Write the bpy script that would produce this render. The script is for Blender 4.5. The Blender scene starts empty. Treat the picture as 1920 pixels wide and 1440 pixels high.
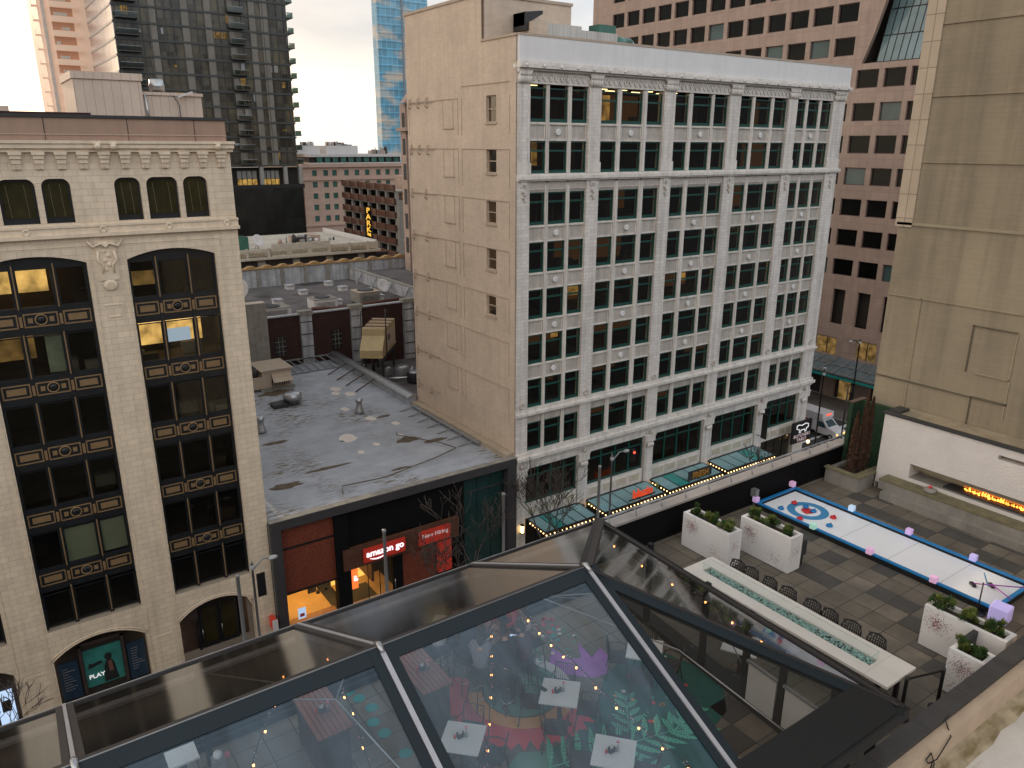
import bpy, bmesh, math, random
from mathutils import Vector, Matrix, noise as mnoise
R = math.radians
random.seed(7)
sc = bpy.context.scene
col = sc.collection
G = -1.2      # street level
ZT = 23.0     # terrace floor level

# ------------------------------------------------------------------ materials
MATS = {}
def nd(nt, t, **k):
    n = nt.nodes.new(t)
    for a, b in k.items():
        setattr(n, a, b)
    return n
def c4(c): return (c[0], c[1], c[2], 1)
def mat(name, colr, rough=.7, var=.12, vs=1.2, bump=0., metal=0., spec=.5, lines=None, streak=0., floor=False,
        emit=None, es=0., speck=None, alpha=None):
    """procedural surface. lines=(w,h,mortar,dark,offset,cellvar)"""
    if name in MATS: return MATS[name]
    m = bpy.data.materials.new(name); m.use_nodes = True
    nt = m.node_tree; L = nt.links.new
    b = nt.nodes['Principled BSDF']
    b.inputs['Roughness'].default_value = rough
    b.inputs['Metallic'].default_value = metal
    b.inputs['Specular IOR Level'].default_value = spec
    tc = nd(nt, 'ShaderNodeTexCoord')
    n = nd(nt, 'ShaderNodeTexNoise'); n.inputs['Scale'].default_value = vs; n.inputs['Detail'].default_value = 6; n.inputs['Roughness'].default_value = .65
    L(tc.outputs['Object'], n.inputs['Vector'])
    mx = nd(nt, 'ShaderNodeMix', data_type='RGBA')
    ramp = nd(nt, 'ShaderNodeMapRange'); ramp.inputs[1].default_value = .3; ramp.inputs[2].default_value = .7
    L(n.outputs['Fac'], ramp.inputs[0]); L(ramp.outputs[0], mx.inputs[0])
    mx.inputs[6].default_value = c4([x*(1-var) for x in colr]); mx.inputs[7].default_value = c4([min(1, x*(1+var)) for x in colr])
    out = mx.outputs[2]
    hgt = None
    if lines:
        w, h, mo, dark, off, cv = lines
        sp = nd(nt, 'ShaderNodeSeparateXYZ'); L(tc.outputs['Object'], sp.inputs[0])
        cb = nd(nt, 'ShaderNodeCombineXYZ')
        if floor:
            L(sp.outputs[0], cb.inputs[0]); L(sp.outputs[1], cb.inputs[1])
        else:
            ad = nd(nt, 'ShaderNodeMath', operation='ADD'); L(sp.outputs[0], ad.inputs[0]); L(sp.outputs[1], ad.inputs[1])
            L(ad.outputs[0], cb.inputs[0]); L(sp.outputs[2], cb.inputs[1])
        br = nd(nt, 'ShaderNodeTexBrick'); br.offset = off; br.squash = 1
        br.inputs['Scale'].default_value = 1; br.inputs['Brick Width'].default_value = w; br.inputs['Row Height'].default_value = h
        br.inputs['Mortar Size'].default_value = mo; br.inputs['Mortar Smooth'].default_value = .3; br.inputs['Bias'].default_value = 0
        br.inputs['Color1'].default_value = (1-cv,)*3+(1,); br.inputs['Color2'].default_value = (1+cv*.5,)*3+(1,)
        br.inputs['Mortar'].default_value = (dark,)*3+(1,)
        L(cb.outputs[0], br.inputs['Vector'])
        m2 = nd(nt, 'ShaderNodeMix', data_type='RGBA', blend_type='MULTIPLY'); m2.inputs[0].default_value = 1
        L(out, m2.inputs[6]); L(br.outputs['Color'], m2.inputs[7]); out = m2.outputs[2]
        hgt = br.outputs['Fac']
    if streak:
        mp = nd(nt, 'ShaderNodeMapping'); mp.inputs['Scale'].default_value = (2.2, 2.2, .12); L(tc.outputs['Object'], mp.inputs[0])
        n2 = nd(nt, 'ShaderNodeTexNoise'); n2.inputs['Scale'].default_value = 1; n2.inputs['Detail'].default_value = 4; L(mp.outputs[0], n2.inputs['Vector'])
        r2 = nd(nt, 'ShaderNodeMapRange'); r2.inputs[1].default_value = .45; r2.inputs[2].default_value = .75; r2.inputs[3].default_value = 1; r2.inputs[4].default_value = 1-streak
        L(n2.outputs['Fac'], r2.inputs[0])
        m3 = nd(nt, 'ShaderNodeMix', data_type='RGBA', blend_type='MULTIPLY'); m3.inputs[0].default_value = 1
        L(out, m3.inputs[6]); L(r2.outputs[0], m3.inputs[7]); out = m3.outputs[2]
    if speck:   # (colour, scale, lo, hi, stretch)
        cc, s_, lo, hi, stv = speck[:5]
        mp = nd(nt, 'ShaderNodeMapping'); mp.inputs['Scale'].default_value = stv; L(tc.outputs['Object'], mp.inputs[0])
        n3 = nd(nt, 'ShaderNodeTexNoise'); n3.inputs['Scale'].default_value = s_; n3.inputs['Detail'].default_value = 5; L(mp.outputs[0], n3.inputs['Vector'])
        r3 = nd(nt, 'ShaderNodeMapRange'); r3.inputs[1].default_value = lo; r3.inputs[2].default_value = hi; L(n3.outputs['Fac'], r3.inputs[0])
        fac = r3.outputs[0]
        if len(speck) > 5:
            n5 = nd(nt, 'ShaderNodeTexNoise'); n5.inputs['Scale'].default_value = speck[5]; n5.inputs['Detail'].default_value = 3; L(tc.outputs['Object'], n5.inputs['Vector'])
            r5 = nd(nt, 'ShaderNodeMapRange'); r5.inputs[1].default_value = .46; r5.inputs[2].default_value = .6; L(n5.outputs['Fac'], r5.inputs[0])
            mm = nd(nt, 'ShaderNodeMath', operation='MULTIPLY'); L(fac, mm.inputs[0]); L(r5.outputs[0], mm.inputs[1]); fac = mm.outputs[0]
        m4 = nd(nt, 'ShaderNodeMix', data_type='RGBA'); L(fac, m4.inputs[0]); L(out, m4.inputs[6]); m4.inputs[7].default_value = c4(cc); out = m4.outputs[2]
    L(out, b.inputs['Base Color'])
    if bump:
        bp = nd(nt, 'ShaderNodeBump'); bp.inputs['Strength'].default_value = bump; bp.inputs['Distance'].default_value = .02
        n4 = nd(nt, 'ShaderNodeTexNoise'); n4.inputs['Scale'].default_value = vs*9; n4.inputs['Detail'].default_value = 4; L(tc.outputs['Object'], n4.inputs['Vector'])
        L(n4.outputs['Fac'], bp.inputs['Height']); L(bp.outputs[0], b.inputs['Normal'])
    if emit:
        b.inputs['Emission Color'].default_value = c4(emit); b.inputs['Emission Strength'].default_value = es
    MATS[name] = m
    return m
def glass(name, tint=(.5, .55, .55), base=.06, gain=.9, haze=0., hazec=(.6, .7, .8), rough=.02, wav=0.):
    """thin sheet: tinted see-through plus a fresnel-like mirror, optional milky film"""
    m = bpy.data.materials.new(name); m.use_nodes = True; nt = m.node_tree; L = nt.links.new
    nt.nodes.remove(nt.nodes['Principled BSDF']); o = nt.nodes['Material Output']
    tr = nd(nt, 'ShaderNodeBsdfTransparent'); tr.inputs[0].default_value = c4(tint)
    gl = nd(nt, 'ShaderNodeBsdfGlossy'); gl.inputs['Roughness'].default_value = rough; gl.inputs[0].default_value = (.9, .93, .95, 1)
    lw = nd(nt, 'ShaderNodeLayerWeight'); lw.inputs[0].default_value = .5
    pw = nd(nt, 'ShaderNodeMath', operation='POWER'); pw.inputs[1].default_value = 4.0; L(lw.outputs['Facing'], pw.inputs[0])
    ml = nd(nt, 'ShaderNodeMath', operation='MULTIPLY_ADD'); ml.inputs[1].default_value = gain; ml.inputs[2].default_value = base; ml.use_clamp = True
    L(pw.outputs[0], ml.inputs[0])
    first = tr.outputs[0]
    if haze:
        df = nd(nt, 'ShaderNodeBsdfDiffuse'); df.inputs[0].default_value = c4(hazec)
        mh = nd(nt, 'ShaderNodeMixShader')
        tc = nd(nt, 'ShaderNodeTexCoord'); n = nd(nt, 'ShaderNodeTexNoise'); n.inputs['Scale'].default_value = 1.1; n.inputs['Detail'].default_value = 7; n.inputs['Roughness'].default_value = .6
        mp = nd(nt, 'ShaderNodeMapping'); mp.inputs['Scale'].default_value = (1.6, .35, .6); L(tc.outputs['Object'], mp.inputs[0]); L(mp.outputs[0], n.inputs['Vector'])
        rr = nd(nt, 'ShaderNodeMapRange'); rr.inputs[1].default_value = .35; rr.inputs[2].default_value = .68; rr.inputs[3].default_value = haze*.45; rr.inputs[4].default_value = haze*1.8
        L(n.outputs['Fac'], rr.inputs[0]); L(rr.outputs[0], mh.inputs[0])
        L(first, mh.inputs[1]); L(df.outputs[0], mh.inputs[2]); first = mh.outputs[0]
    if wav:
        tc = nd(nt, 'ShaderNodeTexCoord'); n = nd(nt, 'ShaderNodeTexNoise'); n.inputs['Scale'].default_value = 1.3; L(tc.outputs['Object'], n.inputs['Vector'])
        bp = nd(nt, 'ShaderNodeBump'); bp.inputs['Strength'].default_value = wav; bp.inputs['Distance'].default_value = .05
        L(n.outputs['Fac'], bp.inputs['Height']); L(bp.outputs[0], gl.inputs['Normal'])
    mix = nd(nt, 'ShaderNodeMixShader'); L(ml.outputs[0], mix.inputs[0]); L(first, mix.inputs[1]); L(gl.outputs[0], mix.inputs[2])
    L(mix.outputs[0], o.inputs['Surface'])
    MATS[name] = m
    return m
def glow(name, c, s, var=0.):
    m = bpy.data.materials.new(name); m.use_nodes = True; nt = m.node_tree
    nt.nodes.remove(nt.nodes['Principled BSDF'])
    e = nd(nt, 'ShaderNodeEmission'); e.inputs[0].default_value = c4(c); e.inputs[1].default_value = s
    if var:
        tc = nd(nt, 'ShaderNodeTexCoord'); n = nd(nt, 'ShaderNodeTexNoise'); n.inputs['Scale'].default_value = 1.1; n.inputs['Detail'].default_value = 5
        nt.links.new(tc.outputs['Object'], n.inputs['Vector'])
        r_ = nd(nt, 'ShaderNodeMapRange'); r_.inputs[1].default_value = .35; r_.inputs[2].default_value = .65; r_.inputs[3].default_value = s*(1-var); r_.inputs[4].default_value = s*(1+var)
        nt.links.new(n.outputs['Fac'], r_.inputs[0]); nt.links.new(r_.outputs[0], e.inputs[1])
    nt.links.new(e.outputs[0], nt.nodes['Material Output'].inputs['Surface'])
    MATS[name] = m
    return m

# ------------------------------------------------------------------ mesh builder
class MB:
    def __init__(s, T=None):
        s.v = []; s.f = []; s.mi = []; s.ms = []; s.T = T; s.sm = []
    def _m(s, m):
        m = MATS[m] if isinstance(m, str) else m
        if m not in s.ms: s.ms.append(m)
        return s.ms.index(m)
    def add(s, vs, fs, m, smooth=False):
        k = len(s.v); i = s._m(m)
        s.v += [(s.T @ Vector(p)) if s.T else Vector(p) for p in vs]
        for f in fs: s.f.append([k+a for a in f]); s.mi.append(i); s.sm.append(smooth)
        return s
    def box(s, x0, y0, z0, x1, y1, z1, m):
        vs = [(x, y, z) for z in (z0, z1) for y in (y0, y1) for x in (x0, x1)]
        return s.add(vs, [(0, 2, 3, 1), (4, 5, 7, 6), (0, 1, 5, 4), (2, 6, 7, 3), (0, 4, 6, 2), (1, 3, 7, 5)], m)
    def rbox(s, c, sz, rz, m, rx=0, ry=0):
        M = Matrix.Translation(c) @ Matrix.Rotation(rz, 4, 'Z') @ Matrix.Rotation(ry, 4, 'Y') @ Matrix.Rotation(rx, 4, 'X')
        h = [a/2 for a in sz]
        vs = [M @ Vector((x, y, z)) for z in (-h[2], h[2]) for y in (-h[1], h[1]) for x in (-h[0], h[0])]
        return s.add(vs, [(0, 2, 3, 1), (4, 5, 7, 6), (0, 1, 5, 4), (2, 6, 7, 3), (0, 4, 6, 2), (1, 3, 7, 5)], m)
    def bar(s, p, q, w, h, m, up=(0, 0, 1)):
        p, q = Vector(p), Vector(q); d = (q-p).normalized(); up = Vector(up)
        r = d.cross(up)
        if r.length < 1e-3: r = d.cross(Vector((0, 1, 0)))
        r.normalize(); u = r.cross(d).normalized()
        vs = [e + r*a*w/2 + u*b*h/2 for e in (p, q) for a, b in ((-1, -1), (1, -1), (1, 1), (-1, 1))]
        return s.add(vs, [(0, 1, 2, 3), (7, 6, 5, 4), (0, 4, 5, 1), (1, 5, 6, 2), (2, 6, 7, 3), (3, 7, 4, 0)], m)
    def tube(s, pts, r, m, n=8, smooth=True):
        pts = [Vector(p) for p in pts]; rs = r if isinstance(r, (list, tuple)) else [r]*len(pts)
        vs = []; fs = []; pr = None
        for i, p in enumerate(pts):
            d = (pts[min(i+1, len(pts)-1)]-pts[max(i-1, 0)]).normalized()
            a = pr if pr is not None else (Vector((0, 0, 1)) if abs(d.z) < .9 else Vector((1, 0, 0)))
            x = (a - d*a.dot(d))
            if x.length < 1e-4: x = d.orthogonal()
            x.normalize(); pr = x; y = d.cross(x)
            for k in range(n):
                t = 2*math.pi*k/n; vs.append(p+(x*math.cos(t)+y*math.sin(t))*rs[i])
            if i:
                b = (i-1)*n
                for k in range(n): fs.append((b+k, b+(k+1) % n, b+n+(k+1) % n, b+n+k))
        fs.append(tuple(range(n-1, -1, -1))); fs.append(tuple(len(vs)-n+k for k in range(n)))
        return s.add(vs, fs, m, smooth)
    def lathe(s, c, prof, m, n=16, smooth=True, sx=1, sy=1):
        vs = []; fs = []
        for i, (r, z) in enumerate(prof):
            for k in range(n):
                t = 2*math.pi*k/n; vs.append((c[0]+r*math.cos(t)*sx, c[1]+r*math.sin(t)*sy, c[2]+z))
            if i:
                b = (i-1)*n
                for k in range(n): fs.append((b+k, b+(k+1) % n, b+n+(k+1) % n, b+n+k))
        fs.append(tuple(range(n-1, -1, -1))); fs.append(tuple(len(vs)-n+k for k in range(n)))
        return s.add(vs, fs, m, smooth)
    def ball(s, c, r, m, n=10, rings=6):
        r = r if isinstance(r, (list, tuple)) else (r, r, r)
        pr = [(max(.001, math.sin(math.pi*i/rings)), -math.cos(math.pi*i/rings)) for i in range(rings+1)]
        vs = []; fs = []
        for i, (a, z) in enumerate(pr):
            for k in range(n):
                t = 2*math.pi*k/n; vs.append((c[0]+a*r[0]*math.cos(t), c[1]+a*r[1]*math.sin(t), c[2]+z*r[2]))
            if i:
                b = (i-1)*n
                for k in range(n): fs.append((b+k, b+(k+1) % n, b+n+(k+1) % n, b+n+k))
        return s.add(vs, fs, m, True)
    def prism(s, poly, y0, y1, m):
        """polygon in (x,z), extruded along y"""
        n = len(poly)
        vs = [(a, y0, b) for a, b in poly]+[(a, y1, b) for a, b in poly]
        fs = [tuple(range(n)), tuple(range(2*n-1, n-1, -1))]+[(i, (i+1) % n, n+(i+1) % n, n+i) for i in range(n)]
        return s.add(vs, fs, m)
    def slab(s, poly, z0, z1, m):
        n = len(poly)
        vs = [(a, b, z0) for a, b in poly]+[(a, b, z1) for a, b in poly]
        fs = [tuple(range(n)), tuple(range(2*n-1, n-1, -1))]+[(i, (i+1) % n, n+(i+1) % n, n+i) for i in range(n)]
        return s.add(vs, fs, m)
    def poly(s, pts, m):
        return s.add(pts, [tuple(range(len(pts)))], m)
    def ext(s, pts, nrm, t, m):
        """3-D polygon given thickness t along nrm"""
        nrm = Vector(nrm).normalized()*t; n = len(pts); pts = [Vector(p) for p in pts]
        fs = [tuple(range(n)), tuple(range(2*n-1, n-1, -1))]+[(i, (i+1) % n, n+(i+1) % n, n+i) for i in range(n)]
        return s.add(pts+[p+nrm for p in pts], fs, m)
    def wall(s, u0, z0, u1, z1, holes, depth, m, y=0., mr=None):
        """wall face in the plane y with rectangular openings and reveals going back (-y is out)"""
        us = sorted(set([u0, u1]+[h[0] for h in holes]+[h[2] for h in holes])); zs = sorted(set([z0, z1]+[h[1] for h in holes]+[h[3] for h in holes]))
        us = [u for u in us if u0 <= u <= u1]; zs = [z for z in zs if z0 <= z <= z1]
        for i in range(len(us)-1):
            j = 0
            while j < len(zs)-1:
                def inh(j): 
                    cu = (us[i]+us[i+1])/2; cz = (zs[j]+zs[j+1])/2
                    return any(h[0] < cu < h[2] and h[1] < cz < h[3] for h in holes)
                if inh(j): j += 1; continue
                k = j
                while k+1 < len(zs)-1 and not inh(k+1): k += 1
                s.add([(us[i], y, zs[j]), (us[i+1], y, zs[j]), (us[i+1], y, zs[k+1]), (us[i], y, zs[k+1])], [(0, 1, 2, 3)], m)
                j = k+1
        for a, b, c, d in holes:
            q = [(a, b), (c, b), (c, d), (a, d)]
            for i in range(4):
                p, r_ = q[i], q[(i+1) % 4]
                s.add([(p[0], y, p[1]), (r_[0], y, r_[1]), (r_[0], y+depth, r_[1]), (p[0], y+depth, p[1])], [(0, 1, 2, 3)], mr or m)
        return s
    def text(s, txt, size, M, m, ext=.01, sp=1.):
        cu = bpy.data.curves.new('t', 'FONT'); cu.body = txt; cu.size = size; cu.extrude = ext; cu.align_x = 'CENTER'; cu.align_y = 'CENTER'; cu.space_character = sp; cu.offset = size*.018
        o = bpy.data.objects.new('t', cu); me = bpy.data.meshes.new_from_object(o)
        s.add([M @ v.co for v in me.vertices], [tuple(p.vertices) for p in me.polygons], m)
        bpy.data.objects.remove(o); bpy.data.curves.remove(cu); bpy.data.meshes.remove(me)
        return s
    def mesh(s, name, off=(0, 0, 0)):
        off = Vector(off)
        me = bpy.data.meshes.new(name); me.from_pydata([v-off for v in s.v], [], s.f)
        for m in s.ms: me.materials.append(m)
        me.polygons.foreach_set('material_index', s.mi); me.polygons.foreach_set('use_smooth', s.sm)
        bm = bmesh.new(); bm.from_mesh(me); bmesh.ops.recalc_face_normals(bm, faces=bm.faces); bm.to_mesh(me); bm.free()
        me.update()
        return me
    def build(s, name, parent=None, label=None, cat=None, group=None, kind=None):
        off = Vector((0, 0, 0)); p = parent
        while p is not None: off += p.location; p = p.parent
        o = bpy.data.objects.new(name, s.mesh(name, off)); col.objects.link(o)
        if parent: o.parent = parent
        tag(o, label, cat, group, kind)
        return o
def tag(o, label=None, cat=None, group=None, kind=None):
    if label: o['label'] = label
    if cat: o['category'] = cat
    if group: o['group'] = group
    if kind: o['kind'] = kind
    return o
def thing(name, label, cat, loc=(0, 0, 0), group=None):
    o = bpy.data.objects.new(name, None); col.objects.link(o); o.location = loc; o.empty_display_size = .3
    return tag(o, label, cat, group)
def dup(o, parent=None, loc=None, rz=None, label=None):
    c = o.copy(); col.objects.link(c); c.parent = parent
    if loc is not None: c.location = loc
    if rz is not None: c.rotation_euler = (0, 0, rz)
    if label: c['label'] = label
    for ch in [x for x in KIDS.get(o.name, [])]: dup_child(ch, c)
    return c
KIDS = {}
def reg(root):
    """remember the tree below root so it can be copied"""
    def rec(o):
        KIDS[o.name] = list(o.children)
        for c in o.children: rec(c)
    rec(root); return root
def dup_child(o, parent):
    c = o.copy(); col.objects.link(c); c.parent = parent
    for ch in KIDS.get(o.name, []): dup_child(ch, c)
FY = lambda y: Matrix(((1, 0, 0, 0), (0, 1, 0, y), (0, 0, 1, 0), (0, 0, 0, 1)))     # facade facing -Y at y: local (u, depth back, z)
FX = lambda x: Matrix(((0, 1, 0, x), (1, 0, 0, 0), (0, 0, 1, 0), (0, 0, 0, 1)))     # facade facing -X at x: local (u=Y, depth back=+X, z)

# base palette
mat('terracotta', (.72, .68, .635), .45, .07, .8, .15, lines=(.62, .3, .008, .5, .5, .09), streak=.28)
mat('terracotta_plain', (.7, .66, .61), .5, .1, 1.5, .25, streak=.25)
mat('terracotta_blank', (.72, .715, .71), .6, .05, .6, streak=.07)
mat('tan_brick', (.6, .485, .38), .8, .1, .5, .35, lines=(.45, .16, .008, .86, .5, .06), streak=.1)
mat('tan_trim', (.46, .37, .29), .8, .1, 1)
mat('green_frame', (.006, .06, .046), .35, .2, 2)
mat('cream_tile', (.74, .62, .475), .42, .08, .9, .1, lines=(.72, .36, .009, .5, .5, .07), streak=.16)
mat('cream_plain', (.73, .61, .465), .5, .12, 2, .3, streak=.15)
mat('brown_parapet', (.36, .24, .18), .7, .08, .6, streak=.12)
mat('black_iron', (.012, .014, .017), .35, .3, 2)
mat('gold_trim', (.21, .135, .065), .5, .15, 3)
mat('dark_room', (.022, .017, .013), .8, .3, 2)
mat('room_wall', (.06, .042, .028), .9, .5, .35)
mat('asphalt', (.042, .042, .045), .85, .25, .6, .2)
mat('sidewalk', (.14, .125, .11), .85, .15, .7, .1, lines=(1.4, 1.4, .02, .65, 0, .1), floor=True)
mat('kerb', (.27, .26, .24), .8)
mat('white_paint', (.6, .6, .58), .7, .15, 3)
mat('yellow_paint', (.62, .38, .06), .7, .15, 3)
mat('pink_granite', (.36, .265, .22), .5, .1, .7, lines=(1.22, 1.4, .02, .6, 0, .09), streak=.12)
mat('khaki_brick', (.29, .242, .168), .85, .14, .3, .35, lines=(.5, .15, .01, .91, .5, .04), streak=.3)
mat('khaki_trim', (.3, .255, .175), .8, .1, 1)
mat('pale_stone', (.44, .36, .27), .7, .1, 1, lines=(.9, .75, .015, .5, 0, .08))
mat('paver', (.165, .142, .11), .75, .22, 1.6, .2, lines=(.6, .6, .013, .25, 0, .25), floor=True, speck=((.1, .09, .075), .7, .5, .72, (1, 1, 1)))
mat('charcoal', (.03, .031, .034), .6, .2, 2)
mat('black_metal', (.012, .012, .013), .4, .2, 3)
mat('steel', (.45, .46, .47), .35, .15, 3, metal=.9)
mat('grey_metal', (.27, .28, .29), .5, .12, 2, metal=.3)
mat('white_stucco', (.66, .62, .585), .9, .05, 2, .9)
mat('concrete', (.25, .235, .205), .85, .2, 1.5, .3, streak=.2)
mat('moss', (.17, .15, .085), .9, .3, 3)
mat('white_planter', (.72, .71, .7), .55, .05, 1.2)
mat('soil', (.05, .035, .022), .95, .3, 8)
mat('leaf_dark', (.04, .085, .02), .55, .45, 6)
mat('leaf_light', (.14, .18, .04), .55, .4, 6)
mat('dry_leaf', (.06, .025, .012), .8, .5, 8)
mat('hedge_green', (.008, .035, .014), .8, .4, 6)
mat('bark', (.075, .06, .05), .9, .3, 6)
mat('ice', (.88, .9, .93), .35, .03, .6)
mat('blue_vinyl', (.008, .2, .5), .45, .15, 2)
mat('red_paint', (.6, .02, .03), .4, .08, 3)
mat('ring_blue', (.03, .25, .5), .4, .06, 3)
mat('white_slab', (.66, .62, .56), .4, .07, 1.4, lines=(50, 2.2, .004, .6, 0, .02), floor=True)
mat('table_white', (.68, .68, .67), .4, .05, 3)
mat('wood_slat', (.28, .13, .085), .55, .2, 3)
mat('dark_wood', (.045, .03, .028), .6, .3, 3)
mat('teak', (.26, .1, .07), .5, .2, 3)
glass('pane_dark', (.75, .74, .68), .035, .9, wav=.04)
glass('pane_clear', (.92, .93, .92), .05, .9)
glass('clear_guard', (.95, .985, .975), .02, .45)
glow('warm_light', (1, .72, .32), 3.5)
glow('warm_room', (1, .62, .2), 1.1, .5)
glow('dim_room', (1, .6, .2), .16, .6)
glow('bulb', (1, .34, .09), 9)
glow('bulb_small', (1, .62, .25), 5)
glow('screen', (.55, .72, 1), 1.)
# ------------------------------------------------------------------ ground, streets
m = MB(); m.box(-400, -60, G-1, 900, 3000, G-.31, 'asphalt'); m.build('ground', kind='structure')
m = MB(); m.box(-120, 20, G-.3, 77, 44, G-.12, 'asphalt'); m.box(77.004, -40, G-.3, 95.4, 300, G-.12, 'asphalt'); m.box(95.404, 20, G-.3, 160, 44, G-.12, 'asphalt'); m.build('road', kind='structure')
m = MB()
m.box(-60, 44.2, G-.29, 76.9, 50.6, G, 'sidewalk'); m.box(-60, 44, G-.29, 78.3, 44.2, G+.004, 'kerb')
m.box(76.9, 44.2, G-.29, 78.3, 160, G, 'sidewalk'); m.box(78.3, 44, G-.29, 78.5, 160, G+.004, 'kerb')
m.box(92.2, 46, G-.29, 100, 160, G, 'sidewalk'); m.box(92, 46, G-.29, 92.2, 160, G+.004, 'kerb')
m.box(-60, 16, G-.29, 77, 20, G, 'sidewalk')
m.build('pavement', kind='structure')
m = MB()
for i in range(9):      # zebra bars, long side across the walking line
    m.box(79.4+i*1.35, 48.0, G-.119, 80.0+i*1.35, 51.2, G-.114, 'white_paint')
m.box(79, 52.4, G-.119, 86, 52.8, G-.114, 'white_paint'); m.box(79.2, 46.8, G-.119, 91, 47.2, G-.114, 'white_paint')
for i in range(6):
    m.box(88.6, 46.2+i*1.3, G-.119, 91.6, 46.8+i*1.3, G-.113, 'white_paint')
m.box(84.9, 53.5, G-.119, 85.05, 110, G-.114, 'yellow_paint'); m.box(79.2, 45.6, G-.119, 83.5, 46.1, G-.113, 'yellow_paint')
m.build('crosswalk_markings', kind='structure')
# distant mountains on the horizon
m = MB()
def ridge(y, x0, x1, h, seed, mt):
    n = 60; pts = []
    for i in range(n+1):
        t = i/n; x = x0+(x1-x0)*t
        z = h*(.35+.65*mnoise.noise(Vector((t*5+seed, 0, 0)))**2*3 + .5*math.exp(-((t-.55)/.08)**2)+.2*mnoise.noise(Vector((t*30, seed, 0))))
        pts.append((x, y, max(z, 2)+20))
    for i in range(n):
        a, b = pts[i], pts[i+1]
        m.add([(a[0], y-200, -5), (b[0], y-200, -5), b, a], [(0, 1, 2, 3)], mt)
mat('far_hills', (.62, .56, .52), .95, .05, .002, emit=(1, .9, .78), es=.62)  # emission put in to fade the hills with distance
ridge(2600, 300, 2200, 150, 3.3, 'far_hills')
m.build('hills', kind='structure')

# ------------------------------------------------------------------ dark glass tower
mat('curtain_dark', (.06, .054, .04), .22, .4, .12, spec=.7, lines=(1.75, 3.45, .08, .45, 0, .75), speck=((.1, .085, .05), .22, .5, .62, (1, 1, .6)))
mat('slab_edge', (.045, .05, .045), .5, .2, 1)
mat('grey_panel', (.17, .155, .13), .35, .2, .3)
mat('podium_black', (.012, .014, .012), .3, .4, .3, lines=(2.4, 3.4, .06, .4, 0, .5))
mat('pale_column', (.25, .24, .22), .6)
glass('balcony_glass', (.5, .58, .55), .1, .9)
tw = thing('glass_tower', 'tall dark glass apartment tower with small balconies up its right edge', 'tower', (52, 200, G))
m = MB(); m.box(33, 200, 29, 71.8, 236, 112, 'curtain_dark'); m.build('curtain_wall', tw)
m = MB(); m.box(54, 199.2, G, 72.6, 235, 23.3, 'podium_black'); m.box(33, 200.5, G, 54, 235, 29, 'podium_black'); m.build('podium', tw)
m = MB(); T = FY(200)
for k in range(24):
    z = 28.6+k*3.42; m.box(32.8, 199.75, z, 72, 200.002, z+.45, 'slab_edge'); m.box(32.75, 200, z, 33, 236, z+.45, 'steel')
m.build('floor_band', tw)
mat('bright_facade', (.8, .8, .8), .25, .15, .2, metal=.85)
m = MB(); m.box(32.9, 200.1, 29, 32.999, 236, 112, 'bright_facade'); m.build('side_glazing', tw)
m = MB()
for i in range(23): m.box(33.5+i*1.7, 199.8, 29, 33.62+i*1.7, 199.99, 112, 'slab_edge')
m.build('mullion', tw)
for u in (40.2, 47.2, 52.3, 57.7, 62.6, 65.4):
    m = MB(); m.box(u, 199.86, 29, u+1.6, 199.97, 112, 'grey_panel'); m.build('grey_panel', tw)
random.seed(3)
for k in range(12):
    z = 29.2+k*3.42
    m = MB(); m.box(71.8, 199.6, z, 73.3, 204, z+.18, 'slab_edge'); m.box(73.2, 199.6, z+.18, 73.26, 204, z+1.2, 'balcony_glass'); m.box(71.8, 199.6, z+.18, 73.2, 199.66, z+1.2, 'balcony_glass')
    m.bar((71.8, 199.6, z+1.22), (73.3, 199.6, z+1.22), .12, .1, 'grey_metal'); m.build('balcony', tw)
for k in range(12):
    for u in (33.3, 57.6):
        z = 29.2+k*3.42+(0 if u > 40 else 14)
        m = MB(); w = 3.4 if u > 40 else 4.6
        m.box(u, 198.6, z, u+w, 200, z+.2, 'slab_edge'); m.box(u, 198.6, z+.2, u+w, 198.66, z+1.2, 'balcony_glass'); m.bar((u, 198.6, z+1.22), (u+w, 198.6, z+1.22), .12, .1, 'grey_metal'); m.build('balcony', tw)
for k in range(30):      # lit or curtained flats, real panels behind the skin line
    u = 34+random.random()*36; z = 30+random.randrange(10)*3.42; w = random.choice((.5, .9, 1.4))
    m = MB(); m.box(u, 199.9, z+.3, u+w, 199.985, z+random.choice((.8, 1.6, 2.4)), random.choice(('dim_room', 'dim_room', 'pale_column', 'grey_metal'))); m.build('window', tw)
glow('lobby_glow', (1, .6, .15), .35, .6)
m = MB(); m.box(54, 201.5, 23.5, 72.4, 201.9, 28.4, 'dark_room'); m.build('lobby_wall', tw)
for i, (a, b) in enumerate(((56.5, 61.5), (62.8, 67.2))):
    m = MB(); m.box(a, 201.3, 24.2, b, 201.45, 25.6, 'lobby_glow'); m.box(a, 201.3, 25.7, b, 201.45, 27.6, 'pale_column')
    for k in range(5): m.box(a+k*(b-a)/4-.06, 201.1, 24.1, a+k*(b-a)/4+.06, 201.28, 27.7, 'black_metal')
    m.build('lobby_window', tw)
for x in (54, 61.9, 68, 71.9):
    m = MB(); m.box(x, 199.6, 23.3, x+.9, 200.5, 28.6, 'pale_column'); m.build('column', tw)
m = MB(); m.box(54, 199.1, 23.3, 73, 199.25, 24.3, 'black_metal'); m.build('railing', tw)

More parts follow.
